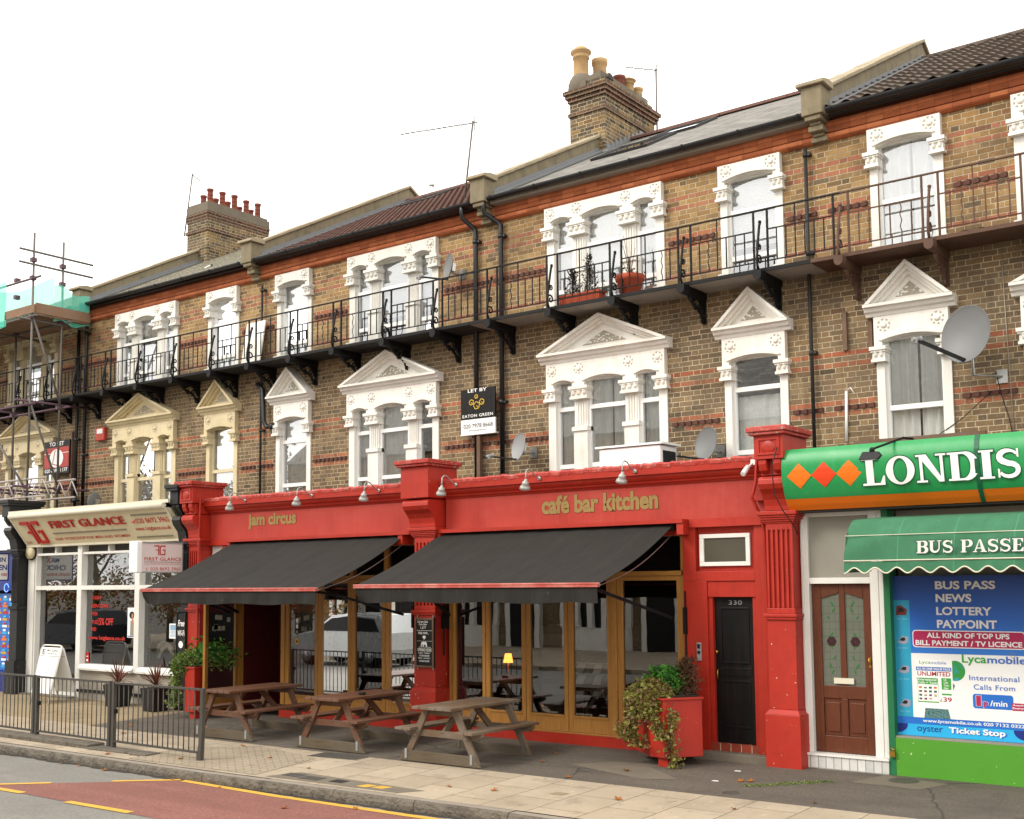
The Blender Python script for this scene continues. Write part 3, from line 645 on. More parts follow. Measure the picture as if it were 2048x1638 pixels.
def surround(parent, cx, triple, lower, mat):
    mb = MB(); half = 1.12 if triple else 0.50; ops = LIGHTS3 if triple else LIGHTS1
    if lower: spring, top, c0, c1, bot, zp = 5.50, 5.93, 5.30, 5.51, 3.95, 4.83
    else: spring, top, c0, c1, bot, zp = 8.245, 8.58, 8.035, 8.25, 6.75, 7.47
    frieze(mb, cx, half, ops, spring, top, -0.10, 0.05)
    for c, h, rise in ops: hood(mb, cx, c, h+.01, spring+.085, rise, -0.128, -0.099); hood(mb, cx, c, h-0.012, spring+0.073, rise, -0.07, 0.06, 0.03)
    for s in (-1, 1):
        xo = cx+s*half; xi = cx+s*(0.975 if triple else 0.39)
        mb.box(min(xo, xi), max(xo, xi), -0.03, 0.12, bot, c0)
        capital(mb, (xo+xi)/2, abs(xo-xi)/2+0.06, c0, c1, -0.07)
        if not lower: mb.box(min(xo, xi)-0.03, max(xo, xi)+0.03, -0.10, 0.06, 6.745, 6.92)
    if triple:
        for s in (-0.48, 0.48):
            column(mb, cx+s, bot, c0, zp); capital(mb, cx+s, 0.185, c0, c1, -0.055)
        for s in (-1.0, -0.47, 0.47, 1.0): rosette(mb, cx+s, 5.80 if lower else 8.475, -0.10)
    else:
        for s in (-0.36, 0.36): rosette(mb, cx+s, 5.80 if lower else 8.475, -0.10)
    mb.box(cx-half+0.1, cx+half-0.1, -0.06, 0.14, bot-0.09, bot) if lower else None
    if lower:                                                # cornice and pediment
        hw = half+0.10; ap = 6.63
        prof = [(0.02, 5.93), (-0.11, 5.93), (-0.13, 5.97), (-0.17, 5.99), (-0.19, 6.035), (-0.24, 6.045), (-0.24, 6.085), (0.02, 6.10)]
        mb.px(prof, cx-hw, cx+hw)
        def tri(w, z0, za, y0, y1): mb.py([(cx-w, z0), (cx+w, z0), (cx, za)], y0, y1)
        tri(hw-0.10, 6.09, ap-0.10, -0.055, 0.03)
        H0 = ap-6.091; B0 = hw-0.02; th = math.atan2(H0, B0)
        for o0, o1, y0 in ((0.0, 0.045, -0.235), (0.045, 0.085, -0.175), (0.085, 0.125, -0.12)):    # raking mouldings, stepping in
            for s in (-1, 1):
                P = [(cx+s*(B0-o0/math.sin(th)), 6.091), (cx+s*(B0-o1/math.sin(th)), 6.091), (cx, ap-o1/math.cos(th)), (cx, ap-o0/math.cos(th))]
                mb.py(P, y0, 0.02)
    o = mb.build('window_surround', [mat, M['stucco_grime_shade']], parent)
    if lower:                                                # carved foliage in the tympanum
        k = MB(); w = 0.42 if triple else 0.20; h = 0.20 if triple else 0.20; z0 = 6.17
        k.py([(cx-w, z0), (cx+w, z0), (cx, z0+h)], -0.060, -0.05); k.mi = 1
        for i in range(34 if triple else 16):
            t = rnd.uniform(-0.85, 0.85); zz = z0+0.02+rnd.random()*h*(1-abs(t))*0.72
            k.ell((cx+t*w, -0.060, zz), rnd.uniform(.012, .026), 0.018, rnd.uniform(.010, .02), 7, 4)
        k.build('carved_panel', [M['stucco_grime_shade'], mat], o)

def window(parent, x0, x1, z0, z1, transoms, fmat, curtain=None, y=0.035, sash=False):
    w = 0.052; mb = MB()
    mb.box(x0, x0+w, y, y+0.07, z0, z1); mb.box(x1-w, x1, y, y+0.07, z0, z1)
    zs = [z0-0.001]+list(transoms)+[z1]
    for i, z in enumerate(zs):
        if i == 0: mb.box(x0+w, x1-w, y+0.002, y+0.068, z0, z0+w)
        elif i == len(zs)-1: mb.box(x0+w, x1-w, y+0.002, y+0.068, z1-w, z1)
        else: mb.box(x0+w, x1-w, y-0.006, y+0.068, z-0.035, z+0.035)
    o = mb.build('window', fmat, parent)
    g = MB()
    for a, b in zip(zs[:-1], zs[1:]):
        za = a+(w if a < z0+0.01 else 0.035); zb = b-(w if b == z1 else 0.035)
        g.face([(x0+w, y+0.035, za), (x1-w, y+0.035, za), (x1-w, y+0.035, zb), (x0+w, y+0.035, zb)])
    g.build('pane', M['glass'], o)
    if curtain:
        kind, cm = curtain; c = MB(); a, b = x0-0.03, x1+0.03; zt = z1; zb = z0
        def drape(u0, u1, zb, zt, am, k):
            c.grid(lambda u, v: (u0+(u1-u0)*u, 0.165+am*math.sin(u*(u1-u0)*k+v*0.6)+0.01*math.sin(u*31), zb+(zt-zb)*v), 28, 4)
        L = b-a
        if kind == 'net': drape(a, b, zb, zt, 0.018, 55)
        elif kind == 'pair': drape(a, a+L*0.50, zb, zt, 0.03, 48); drape(b-L*0.46, b, zb, zt, 0.03, 48)
        elif kind == 'left': drape(a, a+L*0.85, zb, zt, 0.03, 45)
        elif kind == 'right': drape(b-L*0.85, b, zb, zt, 0.03, 45)
        elif kind == 'half': drape(a, b, zb, zb+(zt-zb)*0.66, 0.012, 60)
        elif kind == 'blind':
            n = int((zt-zb-0.55)/0.035)
            for i in range(n): c.box(a, b, 0.15, 0.168, zt-0.035*(i+1)+0.006, zt-0.035*i)
        c.build('curtain', cm, o)
    return o

def wall_faces(mb, x0, x1, z0, z1, holes, y=0.0, depth=0.13):
    xs = sorted({x0, x1} | {v for h in holes for v in h[:2] if x0 < v < x1}); zs = sorted({z0, z1} | {v for h in holes for v in h[2:] if z0 < v < z1})
    def inside(x, z): return any(h[0] < x < h[1] and h[2] < z < h[3] for h in holes)
    for a, b in zip(xs[:-1], xs[1:]):
        for c, d in zip(zs[:-1], zs[1:]):
            if not inside((a+b)/2, (c+d)/2): mb.face([(a, y, c), (b, y, c), (b, y, d), (a, y, d)])
    for h in holes:
        a, b, c, d = h
        mb.face([(a, y, c), (a, y+depth, c), (a, y+depth, d), (a, y, d)]); mb.face([(b, y, c), (b, y, d), (b, y+depth, d), (b, y+depth, c)])
        mb.face([(a, y, c), (b, y, c), (b, y+depth, c), (a, y+depth, c)]); mb.face([(a, y, d), (a, y+depth, d), (b, y+depth, d), (b, y, d)])

EAVE_Y, EAVE_Z, RIDGE_Y, RIDGE_Z = -0.24, 8.965, 4.4, 11.40
SLOPE = (RIDGE_Z-EAVE_Z)/(RIDGE_Y-EAVE_Y)
def roof_z(y): return EAVE_Z+(y-EAVE_Y)*SLOPE
def make_roof(parent, x0, x1, kind):
    mb = MB(); t = 0.05
    if kind in ('slate', 'old'):
        mb.px([(EAVE_Y, EAVE_Z), (RIDGE_Y, RIDGE_Z), (RIDGE_Y*2+0.24, EAVE_Z), (RIDGE_Y*2+0.24, EAVE_Z-t), (RIDGE_Y, RIDGE_Z-t), (EAVE_Y, EAVE_Z-t)], x0, x1)
        o = mb.build('roof', M['roof_slate'] if kind == 'slate' else M['roof_old'], parent)
    else:
        pan = kind == 'pan'; pitch = 0.30 if pan else 0.16; rows = 17 if pan else 22; sp = 8; nx = int((x1-x0)/pitch*sp)
        L = RIDGE_Y-EAVE_Y; vs = []; fs = []
        for r in range(rows):
            for k in (0, 1):
                yy = EAVE_Y+L*(r+k)/rows
                for i in range(nx+1):
                    x = x0+(x1-x0)*i/nx; ph = 2*PI*(x/pitch)
                    w = (0.038*max(-0.35, math.sin(ph))) if pan else (0.010*max(-0.3, math.sin(ph)))
                    vs.append((x, yy-(0.02 if k == 0 else 0), roof_z(yy)+w+((0.035 if pan else .022) if k == 0 else 0.0)))
        for r in range(rows*2-1):
            for i in range(nx):
                a = r*(nx+1)+i; fs.append((a, a+1, a+nx+2, a+nx+1))
        mb.raw(vs, fs)
        mb.px([(EAVE_Y, EAVE_Z-0.03), (RIDGE_Y, RIDGE_Z-0.03), (RIDGE_Y*2+0.24, EAVE_Z), (RIDGE_Y*2+0.24, EAVE_Z-t-0.05), (RIDGE_Y, RIDGE_Z-t-0.05), (EAVE_Y, EAVE_Z-t-0.03)], x0, x1)
        o = mb.build('roof', M['roof_pan'] if pan else M['roof_brown'], parent, fix=False)
    rg = MB(); n = int((x1-x0)/0.45)
    for i in range(n):
        a = x0+(x1-x0)*i/n; b = x0+(x1-x0)*(i+1)/n-0.012
        pts = [(RIDGE_Y+0.13*math.cos(PI*k/6), RIDGE_Z-0.03+0.10*math.sin(PI*k/6)) for k in range(7)]
        rg.px(pts, a, b)
    rg.build('ridge_tiles', M['roof_pan'] if kind == 'pan' else M['roof_brown'] , o)
    return o

def make_parapet(parent, xc, cop, ren):
    x0, x1 = xc-0.15, xc+0.13; mb = MB(); e = 0.44
    mb.px([(-0.06, 8.87), (RIDGE_Y, roof_z(RIDGE_Y)-0.1), (2*RIDGE_Y, 9.0), (2*RIDGE_Y, 9.40), (RIDGE_Y+0.03, RIDGE_Z+e-0.1), (-0.06, 9.36)], x0, x1)
    mb.box(x0-0.015, x1+0.015, -0.37, -0.06, 8.90, 9.31)
    z = 8.90; 
    for d, h, ins in ((0.34, 0.07, 0.02), (0.26, 0.05, 0.06), (0.24, 0.08, 0.03), (0.15, 0.05, 0.06), (0.12, 0.07, 0.02)):
        mb.box(x0+ins, x1-ins, -d, 0.03, z-h, z); z -= h
    o = mb.build('parapet_wall', ren, parent, bevel=0.012)
    c = MB()
    n = 7; ya, yb = -0.05, RIDGE_Y+0.05
    for i in range(n):
        y0 = ya+(yb-ya)*i/n; y1 = ya+(yb-ya)*(i+1)/n-0.01; k = (RIDGE_Z+e-9.36-0.1)/(RIDGE_Y+0.09)
        za = 9.36+(y0+0.06)*k; zb = 9.36+(y1+0.06)*k; j = 0.008*(i % 2)
        c.px([(y0, za+0.004), (y1, zb+0.004), (y1, zb+0.065+j), (y0, za+0.065+j)], x0-0.05, x1+0.05)
    c.px([(RIDGE_Y+0.05, RIDGE_Z+e-0.09), (2*RIDGE_Y, 9.405), (2*RIDGE_Y, 9.47), (RIDGE_Y+0.05, RIDGE_Z+e-0.02)], x0-0.05, x1+0.05)
    c.px([(-0.43, 9.315), (-0.04, 9.315), (-0.04, 9.42), (-0.24, 9.42), (-0.43, 9.37)], x0-0.07, x1+0.07)
    c.build('coping', cop, o, bevel=0.012)
    f = MB()                                                # lead flashing where the roof meets the parapet
    f.px([(-0.10, roof_z(-0.10)+0.03), (RIDGE_Y, RIDGE_Z+0.03), (RIDGE_Y, RIDGE_Z+0.11), (-0.10, roof_z(-0.10)+0.13)], x1, x1+0.025)
    f.px([(-0.20, roof_z(-0.2)+0.012), (RIDGE_Y, RIDGE_Z+0.012), (RIDGE_Y, RIDGE_Z+0.05), (-0.20, roof_z(-0.2)+0.05)], x1+0.025, x1+0.17)
    f.build('lead_flashing', M['lead'], o)
    return o

def pot(mb, x, y, z, r, h, kind):
    if kind == 'roll':
        mb.lathe([(r, 0), (r*0.95, h*0.12), (r*0.85, h*0.15), (r*0.85, h*0.3), (r*0.95, h*0.33), (r*0.85, h*0.36), (r*0.83, h*0.55), (r*0.93, h*0.58), (r*0.83, h*0.61), (r*0.82, h*0.84), (r*1.0, h*0.88), (r*1.02, h), (r*0.7, h), (r*0.65, h*0.85)], (x, y, z), 14)
    elif kind == 'dome':
        mb.lathe([(r, 0), (r*0.9, h*0.3), (r*0.88, h*0.7), (r*1.02, h*0.72), (r*0.95, h*0.76), (r*0.98, h*0.82), (r*1.25, h*0.86), (r*1.22, h*0.90), (r*0.85, h*0.95), (r*0.7, h*0.99), (r*0.1, h)], (x, y, z), 16)
    else:
        mb.lathe([(r*1.05, 0), (r*0.95, h*0.7), (r*0.98, h*0.8), (r*1.12, h*0.86), (r*1.15, h), (r*0.9, h), (r*0.85, h*0.8)], (x, y, z), 16)

def gutter(parent, x0, x1, boardmat):
    mb = MB(); cy, cz, r = -0.305, 8.955, 0.062
    pr = [(cy+r*math.cos(PI+PI*k/8), cz+r*math.sin(PI+PI*k/8)) for k in range(9)]+[(cy+r-0.008, cz), (cy+r-0.008, cz-0.01)]
    pr = [(cy+r*math.cos(PI+PI*k/8), cz+r*math.sin(PI+PI*k/8)) for k in range(9)]
    inn = [(cy+(r-0.008)*math.cos(2*PI-PI*k/8), cz+(r-0.008)*math.sin(2*PI-PI*k/8)) for k in range(9)]
    mb.px(pr+inn, x0, x1)
    n = int((x1-x0)/0.95)
    for i in range(n+1):
        a = x0+0.06+(x1-x0-0.14)*i/n
        pr2 = [(cy+(r+0.012)*math.cos(PI+PI*k/8), cz+0.006+(r+0.012)*math.sin(PI+PI*k/8)) for k in range(9)]
        mb.px(pr2+[(cy+r-0.002, cz+0.004), (cy-r+0.002, cz+0.004)][:0]+[(cy+(r-0.009)*math.cos(2*PI-PI*k/8), cz+0.006+(r-0.009)*math.sin(2*PI-PI*k/8)) for k in range(9)], a, a+0.035)
    g = mb.build('gutter', M['gutter'], parent)
    b = MB(); b.box(x0, x1, -0.235, -0.205, 8.86, 8.95); b.box(x0, x1, -0.205, 0.0, 8.861, 8.885)
    b.build('fascia_board', boardmat, parent)

def pipe(parent, x, zt, zb, ytop=-0.30, r=0.042, name='downpipe', mat=None, y=-0.075, shift=0.0, neck=True):
    mb = MB()
    if neck: mb.tube([(x-shift, ytop, zt), (x-shift, ytop, zt-0.10), (x-shift, ytop+0.02, zt-0.22), (x-shift*0.3, y-0.02, zt-0.36), (x, y, zt-0.42), (x, y, zt-0.55), (x, y, zb)], r, 10)
    else: mb.tube([(x, y, zt), (x, y, zb)], r, 8)
    z = zt-(0.62 if neck else 0.1)
    while z > zb+0.2:
        mb.tube([(x, y, z-0.035), (x, y, z+0.035)], r+0.012, 10); mb.box(x+r*0.6, x+r+0.045, y-0.015, 0.0, z-0.02, z+0.02); z -= 1.45
    return mb.build(name, mat or M['gutter'], parent)

def house(label, x0, x1, wins, roofk, parapet_at, opt):
    t = thing('terraced_house', label, 'house', ((x0+x1)/2, 0, 0), 'houses of the brick terrace')
    wl = MB(); holes = []
    for cx, tr in wins:
        h = 1.0 if tr else 0.42
        holes += [(cx-h, cx+h, 3.86, 5.72), (cx-h, cx+h, 6.72, 8.46)]
    wall_faces(wl, x0, x1, 3.2, 8.88, holes)
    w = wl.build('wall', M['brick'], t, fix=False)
    dm = MB(); runs = []                                    # dog-tooth courses, one run between every pair of windows
    for row in (98, 61):
        za, zb = row*BH+0.006, (row+1)*BH-0.006; x = x0+0.03
        while x < x1-0.13:
            if all(abs(x+0.055-cx) > (1.19 if tr else 0.57) for cx, tr in wins):
                dm.pz([(x, -0.004), (x+0.105, -0.036), (x+0.115, -0.004), (x+.115, 0), (x, 0)], za, zb)
            elif dm.v: dm.build('dog_tooth_course', M['darkdentil'], w); dm = MB()
            x += 0.116
        if dm.v: dm.build('dog_tooth_course', M['darkdentil'], w); dm = MB()
    tb = MB()
    roll = [(0.01, 8.585), (-0.03, 8.585)]+[(-0.045-0.045*math.sin(PI*k/6), 8.645-0.05*math.cos(PI*k/6)) for k in range(7)]+[(-0.03, 8.705), (0.01, 8.705)]
    tb.px(roll, x0, x1); tb.px([(0.01, 8.706), (-0.055, 8.706), (-0.06, 8.78), (-0.075, 8.785), (-0.08, 8.86), (0.01, 8.86)], x0, x1)
    tb.build('terracotta_cornice', M['terracotta'], t)
    make_roof(t, x0, x1, roofk)
    gutter(t, x0+0.17, x1-0.17, opt.get('board', M['black_gloss']))
    for i, (cx, tr) in enumerate(wins):
        for lower in (True, False):
            key = ('L' if lower else 'U')+('3' if tr else '1')
            sm = opt.get('s'+key[0], M['stucco']); fm = opt.get('f'+key[0], M['upvc'])
            surround(t, cx, tr, lower, sm)
            tz = opt.get('t'+key, [5.17] if lower else [7.86, 7.15]); cur = opt.get('c'+key, [None]*3)
            for k, (c, h, rise) in enumerate(LIGHTS3 if tr else LIGHTS1):
                zb, zt = (3.93, 5.655) if lower else (6.76, 8.40)
                tzz = tz if (k == 1 or not tr or lower) else [z for z in tz]
                if tr and k != 1 and lower and 'sideT' in opt: tzz = opt['sideT']
                window(t, cx+c-h-0.015, cx+c+h+0.015, zb, zt, sorted(tzz), fm, cur[k % len(cur)])
    rm = MB()
    for za, zb in ((3.75, 6.60), (6.72, 8.80)):
        a, b, d = x0+0.15, x1-0.15, 3.6
        rm.face([(a, .14, za), (b, .14, za), (b, d, za), (a, d, za)]); rm.face([(a, .14, zb), (b, .14, zb), (b, d, zb), (a, d, zb)])
        rm.face([(a, d, za), (b, d, za), (b, d, zb), (a, d, zb)]); rm.face([(a, .14, za), (a, d, za), (a, d, zb), (a, .14, zb)]); rm.face([(b, .14, za), (b, d, za), (b, d, zb), (b, .14, zb)])
        for s, e in zip([a]+[cx+(1.0 if tr else .4) for cx, tr in wins], [cx-(1.0 if tr else .4) for cx, tr in wins]+[b]):
            rm.face([(s, .14, za), (e, .14, za), (e, .14, zb), (s, .14, zb)])
    rm.build('interior', M['room'], t, fix=False)
    # rear and ground floor walls so that the house is closed
    bk = MB(); bk.box(x0, x1, 8.6, 8.7, 0, 8.9); bk.build('rear_wall', M['brick'], t)
    if parapet_at is not None: make_parapet(t, parapet_at, opt.get('cop', M['coping']), M['render'])
    return t

NET = ('net', M['curtain']); PAIR = ('pair', M['curtain']); LACE = ('half', M['curtain_lace']); BL = ('blind', M['whitebox'])
HX = [-30.43, -24.33, -18.23, -12.13, -6.06, 0.04]
hE = house('brick house behind the scaffolding, cream window surrounds', HX[0], HX[1], [(-26.68, True)], 'old', None,
           dict(sL=M['stucco_cream'], sU=M['stucco_cream'], fL=M['upvc_cream'], fU=M['upvc'], tL3=[4.72], cL3=[NET], cU3=[NET]))
hA = house('brick house above the cream hair salon sign, ten red chimney pots', HX[1], HX[2], [(-21.99, True), (-19.32, False)], 'old', -24.30,
           dict(sL=M['stucco_cream'], fL=M['upvc_cream'], tL3=[4.72], tL1=[4.72], cL3=[NET, ('net', M['curtain_lace']), NET], cL1=[NET], cU3=[PAIR, NET, NET], cU1=[NET]))
hB = house('brick house with brown tiled roof and white pedimented windows', HX[2], HX[3], [(-17.13, False), (-14.45, True)], 'tile', -18.20,
           dict(sU=M['stucco_grey'], tL3=[5.17, 4.30], tL1=[5.17, 4.30], cL3=[NET, NET, None], cL1=[NET], cU3=[BL, BL, BL], cU1=[NET], cop=M['coping']))
hC = house('brick house with grey slate roof above the gold café lettering', HX[3], HX[4], [(-9.80, True), (-7.20, False)], 'slate', -12.14,
           dict(sL=M['stucco_stained'], tL3=[5.17, 4.22], tL1=[5.16, 4.22], cL3=[('left', M['curtain']), PAIR, ('right', M['curtain'])], cL1=[LACE], cU3=[NET, NET, NET], cU1=[BL], board=M['greyfascia']))
hD = house('brick house with pantiled roof above the green shop sign', HX[4], HX[5], [(-4.90, False), (-2.38, True)], 'pan', -6.07,
           dict(tL1=[4.665], tL3=[4.665], tU1=[7.546], tU3=[7.546], cL1=[PAIR], cL3=[PAIR], cU1=[PAIR], cU3=[PAIR]))
# gable wall closing each end of the terrace
for h, x, d in ((hE, HX[0], 1), (hD, HX[5], -1)):
    g = MB(); g.prism([(x, 0.0, 0), (x, 8.6, 0), (x, 8.6, 8.9), (x, 4.4, 11.3), (x, 0.0, 8.9)], (0.1*d, 0, 0)); g.build('gable_wall', M['brick'], h)

# downpipes
pipe(hC, -12.42, 8.93, 3.9, shift=0.13); pipe(hC, -11.86, 8.93, 3.9, shift=0.20)
pipe(hC, -6.31, 8.55, 3.9, r=0.026, neck=False, mat=M['iron_soft'])
pipe(hA, -24.28, 8.93, 3.8, shift=0.04); pipe(hE, -24.60, 8.80, 3.8, r=0.04, neck=False)
pipe(hB, -18.04, 8.45, 3.9, r=0.024, neck=False, mat=M['iron_soft'])
mb = MB(); mb.tube([(-18.10, -0.02, 6.42), (-18.10, -0.12, 6.40), (-17.93, -0.12, 6.28), (-17.90, -0.12, 5.62), (-17.80, -0.12, 5.50), (-17.66, -0.10, 5.50)], 0.045, 10); mb.tube([(-17.70, -0.10, 5.50), (-17.60, -0.10, 5.50)], 0.075, 10)
mb.build('waste_pipe', M['gutter'], hB)

# chimneys
def chimney(parent, x0, x1, y0, y1, zb, zt, k_=1.0):
    mb = MB(); mb.box(x0, x1, y0, y1, zb, zt); mb.box(x0+0.03, x1-0.03, y0+0.03, y1-0.03, zt+0.235, zt+0.39)
    o = None; mb2 = MB()
    for i, e in enumerate((0.035*k_, 0.07*k_, 0.105*k_)): mb2.box(x0-e, x1+e, y0-e, y1+e, zt+0.078*i, zt+0.078*(i+1)-0.002)
    mb2.box(x0-0.03, x1+0.03, y0-0.03, y1+0.03, zt-0.30, zt-0.225)
    o = mb.build('chimney', M['brick_chimney'], parent); mb2.build('corbel_course', M['brick_red'], o); return o
c1 = chimney(hC, -12.69, -11.86, 3.36, 5.36, 9.9, 12.05)
f = MB(); f.prism([(-12.75, 3.42, 12.29), (-11.98, 3.42, 12.44), (-11.98, 5.3, 12.44), (-12.75, 5.3, 12.29)], (0.0, 0, 0.16)); f.box(-12.72, -12.30, 3.36, 5.40, 12.285, 12.46)
f.ell((-12.1, 5.0, 12.44), .22, .40, .20, 10, 6); f.ell((-12.56, 3.62, 12.42), .28, .30, .34, 12, 8); f.ell((-12.36, 4.05, 12.42), .26, .35, .28, 12, 8); f.ell((-12.15, 4.6, 12.42), .22, .4, .2, 12, 6)
f.build('mortar_flaunching', M['concrete'], c1)
pm = {'cream': plain('buff_chimney_pot', '#b59468', 0.85, 0.15, 6, 0.2, dirt=0.35, dirtcol='#6e5a40'), 'red': plain('red_chimney_pot', '#7a3e2f', 0.85, 0.2, 6, 0.2, dirt=0.35, dirtcol='#4a2a20')}
for x, y, r, h, k, m in ((-12.56, 3.60, .175, .84, 'dome', 'cream'), (-12.36, 4.0, .15, .66, 'plain', 'cream'), (-12.15, 4.42, .12, .40, 'plain', 'red'), (-12.12, 4.72, .14, .46, 'dome', 'cream'), (-12.08, 5.05, .105, .34, 'plain', 'cream')):
    mb = MB(); pot(mb, x, y, 12.45, r, h, k); mb.build('chimney_pot', pm[m], c1)
mb = MB(); mb.px([(3.75+.13*math.cos(PI*k/8), 12.52+.12*math.sin(PI*k/8)) for k in range(9)], -12.25, -11.95); mb.build('half_round_tile', M['concrete'], c1)
mb = MB(); mb.px([(3.75+.10*math.cos(PI*k/8), 12.525+.09*math.sin(PI*k/8)) for k in range(9)], -11.949, -11.945); mb.build('flue_opening', M['black'], c1)
mb = MB()
for i in range(9): y = 3.40+i*0.16; mb.box(-11.858, -11.835, y, y+0.15, roof_z(y)-0.05, roof_z(y)+0.16); 
mb.px([(3.2, roof_z(3.2)+0.01), (4.9, roof_z(4.4)+0.02), (4.9, roof_z(4.4)+0.10), (3.2, roof_z(3.2)+0.06)], -11.834, -11.70); mb.build('step_flashing', M['lead'], c1)
c2 = chimney(hA, -24.64, -23.80, 3.03, 5.07, 9.8, 11.80, .25)
mb = MB(); mb.box(-24.66, -23.78, 3.01, 5.09, 12.035, 12.22); mb.box(-24.62, -23.82, 3.05, 5.05, 12.22, 12.29); mb.build('mortar_flaunching', M['concrete'], c2)
for i in range(5):
    for x, dz in ((-23.96, 0.0), (-24.45, -0.03)):
        mb = MB(); pot(mb, x, 3.22+i*0.40+(0.0 if dz == 0 else .17), 12.29+dz, .088, .38+0.02*((i*7) % 3), 'roll'); mb.build('chimney_pot', pm['red'], c2)
# rooflights and flue
def rooflight(p, x0, x1, y0, y1, open_=0.0):
    mb = MB(); 
    def q(x, y, d): return (x, y-0.46*d, roof_z(y)+0.885*d)
    for a, b, c, d in ((x0, x1, y0, y0+0.045), (x0, x1, y1-0.045, y1), (x0, x0+0.045, y0+0.045, y1-0.045), (x1-0.045, x1, y0+0.045, y1-0.045)):
        mb.prism([q(a, c, 0.0), q(b, c, 0.0), q(b, d, 0.0), q(a, d, 0.0)], (0, -0.023, 0.044))
    o = mb.build('rooflight', M['iron_soft'], p); g = MB(); g.face([q(x0+.045, y0+.045, .03), q(x1-.045, y0+.045, .03), q(x1-.045, y1-.045, .03), q(x0+.045, y1-.045, .03)]); g.build('pane', M['glass'], o)
rooflight(hC, -11.2, -10.0, 1.8, 2.9); rooflight(hC, -10.7, -9.7, 3.1, 4.0); rooflight(hB, -17.4, -16.4, 3.3, 4.2)
mb = MB(); mb.tube([(-17.75, 4.9, 10.9), (-17.75, 4.9, 11.85)], 0.05, 10); mb.tube([(-17.75, 4.9, 11.86), (-17.75, 4.9, 11.93)], 0.075, 10); mb.build('flue_pipe', M['whitebox'], hB)
mb = MB(); 
for y in (2.2, 2.5): mb.prism([(-6.75, y, roof_z(y)+0.05), (-6.20, y, roof_z(y)+0.03), (-6.20, y+.3, roof_z(y+.3)+0.05), (-6.6, y+.3, roof_z(y+.3)+0.09)], (0, 0, 0.03))
mb.build('loose_slates', M['roof_old'], hC)
# wall timbers and alarm boxes on the facades
mb = MB(); mb.box(-5.86, -5.80, -0.05, 0, 5.53, 6.08); mb.box(-5.50, -5.44, -0.05, 0, 5.53, 6.10); mb.build_each('wall_batten', M['post_wood'], hD)
mb = MB(); mb.tube([(-5.86, -0.03, 4.25), (-5.84, -0.03, 4.95)], 0.02, 8); mb.tube([(-5.84, -0.03, 4.95), (-5.78, -0.04, 5.0), (-5.72, -0.03, 4.9)], 0.008, 6); mb.build('conduit_stub', M['whitebox'], hD)
t = thing('alarm_box', 'small red and white alarm box on the brick wall', 'alarm', (-23.63, -0.03, 5.85))
mb = MB(); mb.prism([(-23.80, -0.09, 5.70), (-23.46, -0.09, 5.70), (-23.46, -0.09, 6.0), (-23.80, -0.09, 6.0)], (0, 0.09, 0)); mb.build('case', plain('red_alarm_case', '#b3402f', 0.5, 0.05, 4, 0), t, bevel=0.015)
mb = MB(); mb.box(-23.74, -23.52, -0.095, -0.089, 5.86, 5.97); mb.build('strobe_panel', M['whitebox'], t)

